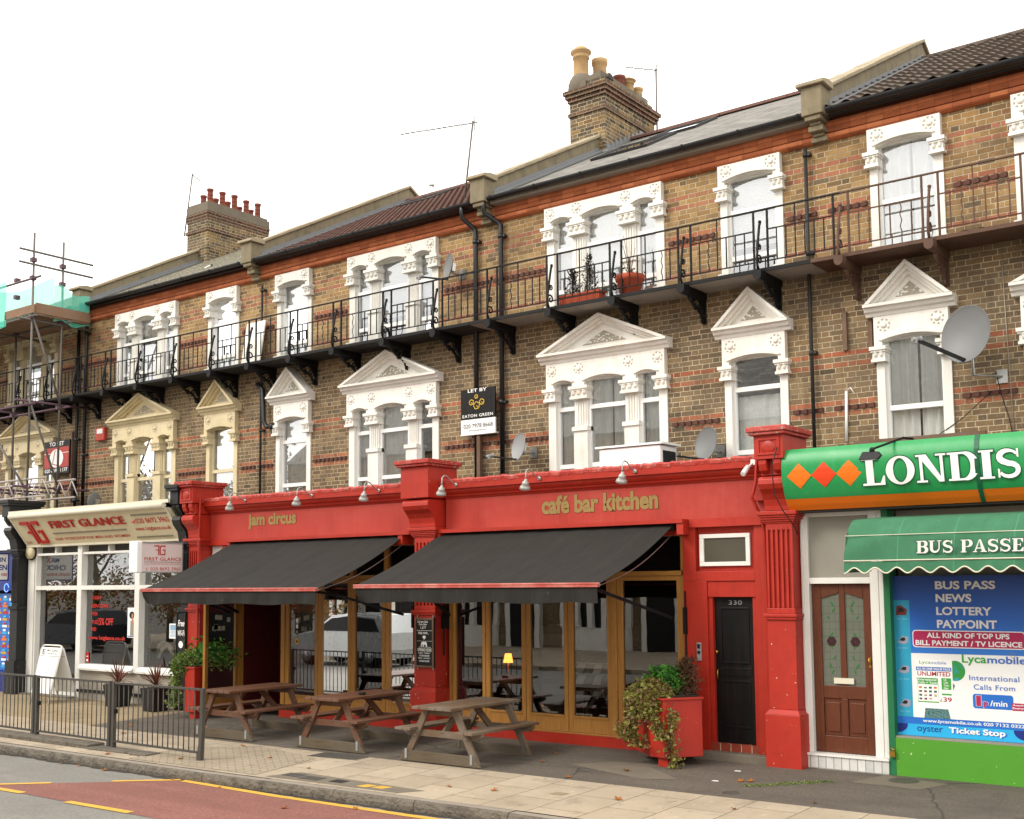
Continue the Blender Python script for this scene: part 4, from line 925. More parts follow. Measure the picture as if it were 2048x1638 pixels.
# ------------------------------------------------------------------ iron balconies
BR = [-29.84, -28.62, -27.40, -26.17, -24.95, -23.76, -22.59, -21.36, -20.12, -18.87, -17.70, -16.50, -15.32, -14.05, -12.85, -11.65, -10.42, -9.22, -8.02, -6.80, -5.62, -4.42, -3.2, -2.0, -0.8, 0.4]
def spiral(c, r0, r1, a0, a1, n=18):
    return [(c[0]+(r0+(r1-r0)*i/n)*math.cos(a0+(a1-a0)*i/n), c[1]+(r0+(r1-r0)*i/n)*math.sin(a0+(a1-a0)*i/n)) for i in range(n+1)]
def balcony(label, x0, x1, mat, under):
    t = thing('balcony', label, 'balcony', ((x0+x1)/2, 0, 6.69), 'iron balconies along the terrace')
    d = MB(); d.box(x0, x1-0.004, -0.60, 0.0, 6.69, 6.735); d.mi = 1; d.box(x0, x1-0.004, -0.625, -0.60, 6.693, 6.745)
    d.build('deck', [under, mat], t)
    for k, b in enumerate(BR):
        if x0 <= b < x1:
            m = MB()                                        # cantilever arm with a rounded nose
            pr = [(b-0.062, 6.695), (b-0.062, 6.62)]+[(b+0.062*math.cos(PI+PI*i/6), 6.62+0.062*math.sin(PI+PI*i/6)) for i in range(1, 6)]+[(b+0.062, 6.62), (b+0.062, 6.695)]
            m.py(pr, -0.755, -0.60); m.py([(x*0.82+b*0.18, z) for x, z in pr], -0.60, 0.0)
            arm = m.build('bracket', mat, t)
            s = MB()                                        # cast scroll bracket under the arm
            pts = [(-0.50, 6.56), (-0.42, 6.50), (-0.32, 6.44), (-0.22, 6.42), (-0.13, 6.36), (-0.07, 6.27)]
            low = [(-0.48, 6.585), (-0.05, 6.585)]
            s.prism([(b-0.022, y, z) for y, z in [(-0.52, 6.60), (-0.44, 6.53), (-0.36, 6.50), (-0.28, 6.545), (-0.20, 6.56), (-0.12, 6.50), (-0.075, 6.40), (-0.03, 6.36), (-0.03, 6.60)]], (0.044, 0, 0))
            s.tube([(b, y, z) for y, z in spiral((-0.16, 6.44), 0.06, 0.015, R(20), R(400))], 0.016, 6)
            s.tube([(b, y, z) for y, z in spiral((-0.075, 6.27), 0.055, 0.012, R(150), R(-330))], 0.020, 6)
            s.tube([(b, y, z) for y, z in spiral((-0.30, 6.43), 0.05, 0.012, R(160), R(-300))], 0.020, 6)
            s.tube([(b, y, z) for y, z in pts], 0.026, 6); s.box(b-0.035, b+0.035, -0.03, 0.0, 6.22, 6.60)
            s.build('scroll_bracket', mat, arm)
            q = MB()                                        # raking scroll stay above the arm
            q.tube([(b, y, z) for y, z in [(-0.69, 6.69), (-0.735, 6.78), (-0.735, 6.90), (-0.70, 7.08), (-0.655, 7.28), (-0.63, 7.38), (-0.61, 7.40)]], 0.020, 6)
            q.tube([(b, y, z) for y, z in spiral((-0.655, 6.86), 0.08, 0.014, R(200), R(-260))], 0.014, 5)
            q.tube([(b, y, z) for y, z in spiral((-0.645, 7.06), 0.055, 0.012, R(-200), R(260))], 0.012, 5); q.ell((b, -0.615, 7.42), 0.026, 0.026, 0.026, 8, 5)
            q.build('scroll_stay', mat, t)
    for k in range(len(BR)-1):
        a, b = BR[k], BR[k+1]; c = (a+b)/2
        if not (x0 <= c < x1): continue
        m = MB(); pa, pb = a+0.105, b-0.105; wv = k % 3
        for x in (pa, pb): m.box(x-0.013, x+0.013, -0.613, -0.587, 6.70, 7.588)
        m.box(a-0.002, b-0.004, -0.618, -0.582, 7.588, 7.606)
        m.box(a, b-0.004, -0.612, -0.588, 6.838, 6.852)
        m.box(pa+0.013, pb-0.013, -0.610, -0.590, 7.292, 7.308)
        n = 7
        for i in range(1, n):
            x = pa+(pb-pa)*i/n; tall = i == 3 or i == 4 and k % 2; z1 = 7.588 if i == 3 else 7.292
            if i == (2 if wv == 0 else 5) and wv != 1:
                m.tube([(x+0.010*math.sin(j*1.05), -0.60, 6.852+(z1-6.852)*j/16) for j in range(17)], 0.0075, 5)
            else:
                m.box(x-0.0075, x+0.0075, -0.6075, -0.5925, 6.852, 7.292)
                if i == 3: m.box(x-0.0075, x+0.0075, -0.6075, -0.5925, 7.308, 7.588)
        m.build('railing_panel', mat, t)
    return t
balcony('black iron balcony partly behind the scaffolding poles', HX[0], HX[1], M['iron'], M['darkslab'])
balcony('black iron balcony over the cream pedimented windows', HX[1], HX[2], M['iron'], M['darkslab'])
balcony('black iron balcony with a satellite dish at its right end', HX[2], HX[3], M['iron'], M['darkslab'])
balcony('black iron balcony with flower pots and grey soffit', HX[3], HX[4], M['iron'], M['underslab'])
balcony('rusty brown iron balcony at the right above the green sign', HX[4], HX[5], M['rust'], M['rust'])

# things on the balconies
def leaves(mb, n, pt, size, droop=0.3, wide=0.55):
    for i in range(n):
        p = Vector(pt(i)); s = size*rnd.uniform(0.6, 1.3)
        d = Vector((rnd.gauss(0, 1), rnd.gauss(0, 1), rnd.gauss(0, 0.7)-droop)).normalized(); s2 = d.cross(Vector((rnd.gauss(0, 1), rnd.gauss(0, 1), rnd.gauss(0, 1)))).normalized()*s*wide*0.5
        nn = d.cross(s2).normalized()*s*0.12
        mb.face([p, p+d*s*0.45+s2+nn, p+d*s, p+d*s*0.45-s2+nn])
t = thing('flower_trough', 'long terracotta trough with two dark dried plants on the balcony', 'planter', (-9.98, -0.40, 6.74), 'pots on the balcony')
mb = MB(); mb.prism([(-10.36, -0.50, 6.745), (-9.60, -0.50, 6.745), (-9.62, -0.30, 6.745), (-10.34, -0.30, 6.745)], (0, 0, 0.15)); mb.box(-10.38, -9.58, -0.515, -0.285, 6.895, 6.925)
for i in range(22): mb.box(-10.35+i*0.034, -10.338+i*0.034, -0.508, -0.50, 6.76, 6.89)
mb.build('trough', M['pot_terra'], t)
for cx, h in ((-10.15, 0.42), (-9.84, 0.62)):
    mb = MB(); leaves(mb, 420, lambda i, cx=cx, h=h: (lambda f: (cx+rnd.gauss(0, 0.085)*(1-f*0.8), -0.40+rnd.gauss(0, 0.06)*(1-f*0.7), 6.92+h*f))(rnd.random()), 0.06, -0.7, 0.3)
    mb.tube([(cx, -0.4, 6.9), (cx, -0.4, 6.92+h*0.8)], 0.008, 5); mb.build('plant', M['leaf_dark'], t)
t = thing('flower_pot', 'big round terracotta pot with bare twigs on the balcony', 'plant pot', (-9.12, -0.40, 6.74), 'pots on the balcony')
mb = MB(); mb.lathe([(0.15, 0), (0.20, 0.24), (0.225, 0.25), (0.235, 0.33), (0.20, 0.33), (0.19, 0.28)], (-9.10, -0.38, 6.74), 22); mb.build('pot', M['pot_terra'], t)
mb = MB()
for i in range(11):
    a = rnd.uniform(0, 6.28); l = rnd.uniform(.3, .75); mb.tube([(-9.1, -0.38, 7.0), (-9.1+.06*math.cos(a), -0.38+.06*math.sin(a), 7.02+l*.5), (-9.1+.16*math.cos(a), -0.38+.14*math.sin(a), 7.02+l)], 0.005, 4, 0.002)
leaves(mb, 60, lambda i: (-9.1+rnd.gauss(0, .09), -0.38+rnd.gauss(0, .07), 7.08+abs(rnd.gauss(0, .06))), 0.06)
mb.build('plant', M['leaf_brown'], t)
t = thing('white_board', 'tall white board leaning on the wall behind the balcony railing', 'board', (-18.13, -0.15, 6.74))
mb = MB(); mb.prism([(-18.42, -0.30, 6.745), (-17.86, -0.30, 6.745), (-17.86, -0.27, 6.745), (-18.42, -0.27, 6.745)], (0, 0.16, 0.95)); mb.build('panel', M['stucco'], t)
mb = MB(); mb.prism([(-18.44, -0.305, 6.74), (-17.84, -0.305, 6.74), (-17.84, -0.262, 6.74), (-18.44, -0.262, 6.74)], (0, 0.012, 0.06)); mb.build('edge_strip', M['whitebox'], t)
t = thing('cloth', 'small faded pink cloth lying on the rusty balcony', 'cloth', (-3.95, -0.45, 6.74))
mb = MB(); mb.grid(lambda u, v: (-4.12+.34*u, -0.56+.3*v, 6.745+0.05*abs(math.sin(5*u+2*v))*(0.6+v*0.6)), 10, 8); mb.build('cloth_sheet', plain('pink_cloth', '#b98474', 0.9, 0.1, 6, 0.1), t)

# satellite dishes
def sat_dish(label, c, r, face, arm, mount, lnb, dm, group='satellite dishes on the terrace'):
    """c = dish centre, face = direction it looks, arm = lowest dish edge, mount = foot on the wall or roof"""
    c = Vector(c); f = Vector(face).normalized(); t = thing('satellite_dish', label, 'satellite dish', mount, group)
    Q = f.to_track_quat('Z', 'Y').to_matrix(); mb = MB()
    prof = [(0.001, 0.0)]+[(r*k/8, 0.22*r*(k/8)**2) for k in range(1, 9)]+[(r*1.02, 0.22*r+0.006), (r*1.02, 0.22*r-0.006)]+[(r*k/8, 0.22*r*(k/8)**2-0.012) for k in range(8, 0, -1)]+[(0.001, -0.012)]
    mb.lathe([(a, b) for a, b in prof], c, 32, Q @ Matrix.Diagonal((0.92, 1.0, 1.0)), closed=False); d = mb.build('reflector', dm, t)
    lo = c+Q @ Vector((0, -r*0.95, 0.2*r)); L = Vector(lnb); a = MB(); a.bar(lo-f*0.03, L, 0.028*r/0.3, 0.035*r/0.3); 
    a.build('arm', M['black_gloss'], t)
    h = MB(); dd = (c-L).normalized(); h.tube([L-dd*0.05, L+dd*0.05], 0.028, 10); h.tube([L+dd*0.05, L+dd*0.085], 0.036, 10); h.bar(L-Vector((0, 0, 0.05)), L+Vector((0, 0, .02)), .05, .05); h.build('receiver_head', M['dishlight'], t)
    k = MB(); mt = Vector(mount); b = c-f*0.05; k.bar(c-f*0.015, b-f*.02, 0.12, 0.14)
    k.tube([b, Vector((b.x, b.y, mt.z)) if abs(mt.z-b.z) > .25 else b-Vector((0, 0, .1)), mt], 0.020, 8); k.prism([(mt.x-.07, mt.y-.012, mt.z-.09), (mt.x+.07, mt.y-.012, mt.z-.09), (mt.x+.07, mt.y-.012, mt.z+.09), (mt.x-.07, mt.y-.012, mt.z+.09)], (0, .012, 0))
    k.build('mount', M['chrome'], t); return t
sat_dish('satellite dish on the wall between downpipe and white window, upper balcony', (-12.82, -0.28, 7.88), 0.24, (-0.52, -0.84, 0.12), 0, (-12.76, -0.012, 7.80), (-13.28, -0.60, 7.72), M['dishgrey'])
sat_dish('pale satellite dish just below the agent board, above the red fascia', (-11.30, -0.30, 4.57), 0.23, (-0.40, -0.90, 0.15), 0, (-11.24, -0.012, 4.5), (-11.72, -0.62, 4.42), M['dishlight'])
sat_dish('satellite dish beside the white box near the tall red pier', (-7.84, -0.32, 4.34), 0.25, (-0.35, -0.92, 0.18), 0, (-7.80, -0.012, 4.26), (-8.28, -0.62, 4.18), M['dishgrey'])
sat_dish('large grey satellite dish on the brick wall above the green sign', (-4.06, -0.40, 5.44), 0.37, (-0.30, -0.94, 0.12), 0, (-3.78, -0.012, 4.93), (-4.56, -0.98, 5.36), M['dishgrey'])
sat_dish('small dark satellite dish seen edge-on above the hair salon sign', (-23.25, -0.40, 4.23), 0.22, (-0.97, -0.22, 0.10), 0, (-22.95, -0.012, 4.15), (-23.65, -0.52, 4.10), M['dishgrey'])
def cable(label, pts, m='black', r=0.006):
    mb = MB(); mb.tube(pts, r, 5); o = mb.build('cable', M[m]); tag(o, label, 'cable'); return o
cable('black cable hanging from the large satellite dish down the wall', [(-3.85, -0.03, 5.0), (-3.80, -0.02, 4.7), (-3.72, -0.02, 4.4), (-3.66, -0.02, 4.05)], 'black')
cable('pale vertical cable on the brick wall behind the large dish', [(-3.72, -0.012, 6.6), (-3.70, -0.012, 5.5), (-3.66, -0.012, 4.0)], 'stucco_grime_shade', 0.007)
cable('slack cable running down from the dish to the green sign', [(-3.9, -0.05, 4.75), (-4.3, -0.04, 4.42), (-4.8, -0.03, 4.12)], 'black')

# television aerials
def aerial(label, foot, top, boom, n, L):
    t = thing('tv_aerial', label, 'aerial', foot, 'television aerials on the roofs'); F, T = Vector(foot), Vector(top); B = Vector(boom); mb = MB(); mb.tube([F, T], 0.019, 8); mb.build('mast', M['pole'], t)
    mb = MB(); P = T-Vector((0, 0, .04)); mb.tube([P-B*0.06, P+B], 0.010, 6); s = B.cross(Vector((0, 0, 1))).normalized()
    for i in range(n):
        q = P+B*(0.02+0.96*i/(n-1)); l = L*(1-0.45*i/n); mb.tube([q-s*l, q+s*l], 0.0055, 5)
    mb.tube([P-B*.02+Vector((0, 0, .14)), P-B*.02-Vector((0, 0, .14))], .008, 6); mb.build('yagi_array', M['pole'], t)
aerial('tall aerial mast with long horizontal array, fixed at the red tiled roof edge', (-12.56, -0.20, 9.1), (-12.50, -0.03, 10.55), (-1.42, -0.35, 0.03), 14, 0.10)
aerial('short aerial on the right edge of the big brick chimney', (-11.88, 5.50, 11.6), (-11.88, 5.50, 13.35), (-0.30, -0.75, -0.12), 7, 0.30)
aerial('thin leaning aerial on the left side of the chimney with ten pots', (-24.72, 3.0, 11.5), (-24.58, 3.12, 13.2), (-0.1, 0.35, -0.05), 5, 0.22)

# estate agents' boards
t = thing('agent_board', 'black and white agent board reading LET BY, on a post', 'sign board', (-12.35, -0.15, 4.0))
mb = MB(); mb.box(-12.38, -12.31, -0.13, -0.06, 3.72, 5.0); mb.build('post', M['post_wood'], t)
BQ = lambda u, v, d=0.0: Vector((-12.70+u*0.755, -0.16-d, 4.905+v*0.78))     # board face
mb = MB(); mb.prism([BQ(0, 0.32), BQ(1, 0.32), BQ(1, 1.0), BQ(0, 1.0)], (0, 0.03, 0)); b = mb.build('black_panel', M['black_gloss'], t)
mb = MB(); mb.prism([BQ(0.0, 0.0), BQ(1, 0.0), BQ(1, 0.318), BQ(0, 0.318)], (0, 0.03, 0)); mb.prism([BQ(-0.02, -0.03), BQ(1, -0.03), BQ(1, 0), BQ(-0.02, 0)], (0, .10, 0)); mb.build('white_panel', M['whitebox'], t)
mb = MB(); put_text(mb, 'LET BY', BQ(.21, .925, .003), XU, ZU, .42, .058, .018); put_text(mb, 'EATON GREEN', BQ(.05, .365, .003), XU, ZU, .67, .052, .012, 1.15); mb.build_each('lettering', M['letter_white'], b)
mb = MB(); put_text(mb, '020 7978 8668', BQ(.08, .125, .003), XU, ZU, .64, .07, .0); put_text(mb, 'www.eatongreen.com', BQ(.22, .045, .003), XU, ZU, .40, .028, .0); mb.build_each('lettering', M['black'], t)
mb = MB()
for cx, cz, r in ((.47, .62, .095), (.32, .70, .07), (.62, .69, .075), (.46, .82, .05)):
    P = [BQ(cx+r*math.cos(R(72*k+100))*1.0, cz+r*.92*math.sin(R(72*k+100)), .004) for k in range(6)]
    for i in range(6): mb.bar(P[i], P[(i+1) % 6], .014, .006, (0, -1, 0))
    mb.bar(P[3], BQ(cx-.01, cz, .004), .012, .006, (0, -1, 0))
mb.build('hexagon_emblem', plain('yellow_emblem', '#c9a63a', .5, .04, 4, 0), b)
t = thing('agent_board', 'red and black TO LET board behind the scaffolding', 'sign board', (-25.2, -0.15, 4.4))
mb = MB(); mb.box(-24.78, -24.71, -0.12, -0.05, 4.3, 6.0); mb.build('post', M['post_wood'], t)
TQ = lambda u, v, d=0.0: Vector((-25.84+u*1.10, -0.155-d, 5.02+v*0.80))
mb = MB(); mb.prism([TQ(0, 0), TQ(1, 0), TQ(1, 1), TQ(0, 1)], (0, .03, 0)); mb.build('black_panel', M['black_gloss'], t)
mb = MB(); mb.prism([TQ(.03, .19, .003), TQ(.97, .19, .003), TQ(.97, .80, .003), TQ(.03, .80, .003)], (0, .003, 0)); mb.build('red_panel', plain('dull_red_panel', '#a83a34', .5, .05, 4, 0), t)
mb = MB(); put_text(mb, 'TO LET', TQ(.22, .845, .004), XU, ZU, .62, .10, .02); put_text(mb, '020 8690 1177', TQ(.06, .05, .004), XU, ZU, .96, .09, .015)
P = [TQ(.50+.27*math.cos(a)*(1 if math.cos(a) > 0 else .95), .47+.28*math.sin(a), .006) for a in [2*PI*k/20 for k in range(20)]]; mb.face(P); mb.bar(TQ(.03, .62, .005), TQ(.97, .62, .005), .012, .004, (0, -1, 0)); mb.build('lettering', M['letter_white'], t)
mb = MB(); mb.bar(TQ(.36, .30, .009), TQ(.46, .72, .009), .02, .004, (0, -1, 0)); mb.bar(TQ(.36, .30, .009), TQ(.62, .24, .009), .02, .004, (0, -1, 0)); mb.build('emblem_line', M['red'], t)
t = thing('equipment_box', 'white metal box lying on the flat roof behind the red fascia', 'box', (-8.7, -0.8, 3.75))
mb = MB(); mb.pz([(-9.25, -1.12), (-8.20, -1.12), (-8.20, -0.62), (-9.25, -0.62)], 3.86, 4.30); mb.build('case', M['whitebox'], t, bevel=.03)
mb = MB(); mb.box(-8.198, -8.192, -1.05, -.68, 3.92, 4.22); mb.build('grille', M['black'], t)
mb = MB(); mb.box(-9.30, -8.15, -1.15, -.60, 4.305, 4.335); mb.build('lid', M['whitebox'], t)
for x in (-9.15, -8.35): m2 = MB(); m2.box(x-.06, x+.06, -1.08, -.66, 3.742, 3.858); m2.build('foot', M['black'], t)

# ------------------------------------------------------------------ red bar shopfront
def frustum(mb, a, z0, b, z1):
    P = [(a[0], a[2], z0), (a[1], a[2], z0), (a[1], a[3], z0), (a[0], a[3], z0)]; Q = [(b[0], b[2], z1), (b[1], b[2], z1), (b[1], b[3], z1), (b[0], b[3], z1)]
    mb.raw(P+Q, [(0, 1, 2, 3), (4, 7, 6, 5), (0, 4, 5, 1), (1, 5, 6, 2), (2, 6, 7, 3), (3, 7, 4, 0)])
def pilaster(parent, x0, x1, mat, base, cap, blk, flutes=5, yb=-1.36, plain_block=False, chip=None):
    yf = -1.80; bs = MB(); bs.box(x0-.045, x1+.045, yf-.05, yb, -.02, .65); frustum(bs, (x0-.045, x1+.045, yf-.05, yb), .651, (x0, x1, yf, yb), .715)
    bs.box(x0, x1, yf, yb, .716, 1.835); root = bs.build('pilaster', base, parent, bevel=.006)
    m = MB(); m.box(x0-.02, x1+.02, yf-.025, yb, 1.836, 1.87); m.box(x0-.035, x1+.035, yf-.04, yb, 1.871, 1.91); m.box(x0, x1, yf, yb, 1.911, 1.98)
    m.box(x0+.012, x1-.012, yf+.03, yb, 1.981, 3.0); m.box(x0+.012, x1-.012, yf, yb, 3.0, 3.055)
    w = (x1-x0-.024); g = .034; rib = (w-flutes*g)/(flutes+1)
    for k in range(flutes+1): a = x0+.012+k*(rib+g); m.box(a, a+rib, yf, yf+.03, 1.981, 3.0)
    for k in range(flutes):
        a = x0+.012+rib+k*(rib+g); m.py([(a, 3.0)]+[(a+g/2-g/2*math.cos(PI*i/6), 2.985-.017*math.sin(PI*i/6)+.0) for i in range(7)]+[(a+g, 3.0)], yf+.003, yf+.03)
    z = 3.056
    for e, h in ((.012, .022), (.028, .026), (.045, .028), (.06, .03), (.08, .05)): m.box(x0-e, x1+e, yf-e, yb, z, z+h-.002); z += h
    m.build('fluted_shaft', mat, root, bevel=.005)
    c = MB(); cx0, cx1, cyf = blk; ce = .02
    pr = [(yb, 3.215), (yf-.03, 3.215), (yf-.035, 3.28), (yf-.06, 3.36), (yf-.11, 3.43), (yf-.175, 3.49), (yf-.21, 3.55), (yf-.205, 3.61), (yf-.17, 3.645), (yb, 3.66)]
    c.px(pr, cx0+ce, cx1-ce)
    c.box(cx0+.03, cx1-.03, yf-.13, yb, 3.661, 3.86)
    if not plain_block:
        for k in (0.25, 0.75):
            xx = cx0+(cx1-cx0)*k; w2 = (cx1-cx0)*.14
            c.px([(cyf+.02, 3.862), (cyf+.02, 3.80), (cyf+.05, 3.72), (yf-.13, 3.68), (yf-.13, 3.862)], xx-w2, xx+w2)
        zb = 3.864
    else: zb = 3.67
    c.build('console', mat, root, bevel=.008)
    b = MB(); b.box(cx0, cx1, cyf, yb+.05, zb, 4.165)
    if not plain_block:
        for a in ((cx0+.04, cx0+.075, zb+.05, 4.13), (cx1-.075, cx1-.04, zb+.05, 4.13), (cx0+.075, cx1-.075, zb+.05, zb+.08), (cx0+.075, cx1-.075, 4.10, 4.13)): b.box(a[0], a[1], cyf-.015, cyf, a[2], a[3])
        b.ell(((cx0+cx1)/2, cyf, (zb+4.13)/2+.015), (cx1-cx0)/2-.09, .02, .09, 12, 6)
    b.build('pier_block', mat, root, bevel=.008)
    k = MB(); k.box(cx0-.05, cx1+.05, cyf-.06, yb+.06, 4.166, 4.205); k.box(cx0-.075, cx1+.075, cyf-.085, yb+.09, 4.205, 4.275)
    k.build('pier_cap', cap, root, bevel=.012)
    return root

bar = thing('shopfront', 'red painted bar shopfront with gold lettering and timber glazed doors', 'shopfront', (-11.9, -1.5, 0))
pilaster(bar, -18.04, -17.68, M['red'], M['red_base'], M['red_chip'], (-18.03, -17.65, -2.03))
pilaster(bar, -12.33, -11.89, M['red'], M['red_base'], M['red_chip'], (-12.42, -11.84, -2.02), plain_block=True)
pilaster(bar, -6.31, -5.93, M['red'], M['red_base'], M['red_chip'], (-6.31, -5.92, -2.06))
FB = [(-17.65, -12.43), (-11.83, -6.32)]
mb = MB()
for a, b in FB:
    mb.box(a, b, -1.60, -1.36, 3.17, 3.66)
f2, f = mb.build_each('fascia', M['red_fascia'], bar)
mb = MB()
for a, b in FB:
    mb.px([(-1.36, 3.661), (-1.615, 3.661), (-1.63, 3.69), (-1.655, 3.695), (-1.665, 3.72), (-1.69, 3.735), (-1.715, 3.765), (-1.725, 3.80), (-1.76, 3.805), (-1.765, 3.93), (-1.36, 3.955)], a, b)
mb.build_each('cornice', M['red'], bar)
for a, b in FB:                                             # weathered, flaking top edge
    mb = MB(); n = 160; fr_ = random.Random(int(-a)); jag = [fr_.uniform(0, 1)**2 for _ in range(n+1)]
    jag = [max(jag[i], .6*jag[max(i-1, 0)]) for i in range(n+1)]
    for i in range(n):
        x, x2 = a+(b-a)*i/n, a+(b-a)*(i+1)/n; h0, h1 = jag[i], jag[i+1]
        P0 = [(x, -1.772+.006*h0, 3.885+.02*h0), (x, -1.774, 3.93+.012*h0), (x, -1.755, 3.952+.02*h0), (x, -1.38, 3.965+.012*h0)]; P1 = [(x2, -1.772+.006*h1, 3.885+.02*h1), (x2, -1.774, 3.93+.012*h1), (x2, -1.755, 3.952+.02*h1), (x2, -1.38, 3.965+.012*h1)]
        for k in range(3): mb.face([P0[k], P1[k], P1[k+1], P0[k+1]])
    mb.build('flaking_cornice_top', M['red_chip'], bar)
mb = MB(); mb.box(-16.95, -12.44, -1.80, -1.36, 3.115, 3.168); mb.box(-11.86, -7.50, -1.80, -1.36, 3.115, 3.168); mb.box(-17.65, -16.96, -1.63, -1.36, 3.07, 3.168)
mb.box(-7.49, -6.32, -1.64, -1.36, 3.055, 3.168); mb.build_each('fascia_ledge', M['red'], bar)
mb = MB()
for a, b in ((-16.93, -12.60), (-11.86, -7.50)):
    mb.box(a, a+.06, -1.78, -1.50, 2.96, 3.113); mb.box(b-.10, b, -1.78, -1.50, 2.96, 3.113); mb.box(a+.06, b-.10, -1.56, -1.50, 2.96, 3.113)
mb.build_each('awning_housing', M['red'], bar)
def letters(parent, body, x0, z0, w, h, y, off=.03):
    e = MB(); put_text(e, body, (x0-.006, y-.004, z0-.006), XU, ZU, w+.012, h+.012, off+.010); g = e.build('lettering_outline', M['gold_edge'], parent)
    m = MB(); put_text(m, body, (x0, y-.007, z0), XU, ZU, w, h, off); return m.build('lettering', M['gold'], parent)
letters(f2, 'jam circus', -16.57, 3.335, 1.28, .285, -1.60, .042)
letters(f, 'café bar kitchen', -9.96, 3.335, 1.985, .275, -1.60, .042)
mb = MB(); mb.box(-18.0, -6.0, -1.36, 0.0, 3.66, 3.735); mb.build('flat_roof', M['darkslab'], bar)
# glazed timber doors
def glazed(parent, x0, x1, z0, z1, st, br, name='glazed_door', y=-1.50, tr=.06, y2=.075):
    m = MB(); m.box(x0, x0+st, y, y+y2, z0, z1); m.box(x1-st, x1, y, y+y2, z0, z1); m.box(x0+st, x1-st, y+.003, y+y2-.003, z0, z0+br); m.box(x0+st, x1-st, y+.003, y+y2-.003, z1-tr, z1)
    o = m.build(name, M['oak'], parent, bevel=.003); g = MB(); a = .001; g.face([(x0+st, y+.035, z0+br), (x1-st, y+.035, z0+br), (x1-st, y+.035, z1-tr), (x0+st, y+.035, z1-tr)]); g.build('pane', M['glass_shop'], o)
    b = MB(); b.box(x0+st, x1-st, y-.012, y+.003, z0+br-.02, z0+br+.012); b.build('glazing_bead', M['oak_h'], o); return o
for a, b, s1 in ((-11.79, -11.13, .06), (-11.12, -10.36, .075), (-10.35, -9.595, .07), (-9.585, -8.835, .08), (-8.74, -7.69, .085)): glazed(bar, a, b, .17, 2.405, s1, .225)
for a, b in ((-15.66, -14.835), (-14.825, -14.035), (-14.025, -13.24), (-13.23, -12.52)): glazed(bar, a, b, .17, 2.405, .075, .225)
mb = MB()
for a, b in ((-11.83, -7.69), (-15.75, -12.42)):
    mb.box(a, b, -1.515, -1.40, 2.41, 2.475); n = 4 if a > -12 else 3
    mb.box(a, b, -1.515, -1.40, 2.955, 3.05); mb.box(a, b, -1.53, -1.40, .145, .168)
mb.build_each('timber_transom', M['oak_h'], bar, bevel=.003)
mb = MB()
for x0, x1, z1 in ((-11.84, -11.795, 2.409), (-8.83, -8.745, 2.409), (-7.688, -7.62, 2.409), (-15.76, -15.665, 2.409), (-16.99, -16.90, 2.95), (-12.518, -12.44, 2.409)): mb.box(x0, x1, -1.52, -1.40, .0, z1)
for x in (-15.75, -14.86, -14.06, -13.26, -12.52, -11.83, -11.15, -10.39, -9.62, -8.83, -7.70): mb.box(x, x+.07, -1.512, -1.40, 2.476, 2.954)
mb.build_each('timber_post', M['oak'], bar, bevel=.003)
g = MB()
for a, b in ((-11.76, -7.70), (-15.68, -12.52)): g.face([(a, -1.46, 2.476), (b, -1.46, 2.476), (b, -1.46, 2.954), (a, -1.46, 2.954)])
g.build_each('fanlight_pane', M['glass_shop'], bar)
mb = MB(); mb.box(-15.75, -12.42, -1.56, -1.36, -.02, .144); mb.box(-11.83, -7.48, -1.56, -1.36, -.02, .144); mb.build_each('stall_riser', M['red'], bar)
# left end: red post, narrow dark window and doorway lobby
mb = MB(); mb.box(-17.30, -17.00, -1.60, -1.36, -.02, 3.06); mb.box(-17.66, -17.30, -1.58, -1.36, -.02, .85); mb.build_each('red_post', M['red'], bar)
mb = MB(); mb.box(-17.66, -17.30, -1.54, -1.40, 2.45, 3.06)
for k in range(7): mb.prism([(-17.66, -1.545, 2.50+k*.08), (-17.30, -1.545, 2.62+k*.08), (-17.30, -1.545, 2.626+k*.08), (-17.66, -1.545, 2.506+k*.08)], (0, -.004, 0))
mb.build('white_louvre', M['white'], bar)
g = MB(); g.face([(-17.66, -1.47, .85), (-17.30, -1.47, .85), (-17.30, -1.47, 2.45), (-17.66, -1.47, 2.45)]); g.build('narrow_pane', M['glass_shop'], bar)
# opened door leaf standing out from the doorway
leaf = MB(); A = Vector((-16.93, -1.52, 0)); B = Vector((-16.72, -2.44, 0)); dv = (B-A).normalized()
def LB(m, s0, s1, z0, z1, th=.05): nrm = Vector((-dv.y, dv.x, 0))*th/2; m.prism([A+dv*s0+nrm+Vector((0, 0, z0)), A+dv*s1+nrm+Vector((0, 0, z0)), A+dv*s1-nrm+Vector((0, 0, z0)), A+dv*s0-nrm+Vector((0, 0, z0))], (0, 0, z1-z0))
LB(leaf, 0, .085, .12, 2.40); LB(leaf, .86, .945, .12, 2.40); LB(leaf, .085, .86, .12, .40, .045); LB(leaf, .085, .86, 2.32, 2.40, .045)
o = leaf.build('open_door_leaf', M['oak'], bar, bevel=.003); g = MB(); g.face([A+dv*.085+Vector((0, 0, .40)), A+dv*.86+Vector((0, 0, .40)), A+dv*.86+Vector((0, 0, 2.32)), A+dv*.085+Vector((0, 0, 2.32))]); g.build('pane', M['glass_shop'], o)
mb = MB(); mb.box(-16.9, -15.74, -.55, -.45, 0, 3.05); mb.box(-16.95, -16.90, -1.39, -.45, 0, 3.05); mb.build_each('lobby_wall', M['red_dark'], bar)
mb = MB(); mb.box(-16.42, -15.90, -.58, -.552, 1.25, 1.80); mb.build('notice_board', M['black'], bar)
mb = MB()
for i in range(9): x = -16.36+rnd.random()*.36; z = 1.29+rnd.random()*.38; mb.box(x, x+.07, -.588, -.581, z, z+.09)
mb.build('notice_papers', M['sign_grey'], bar)
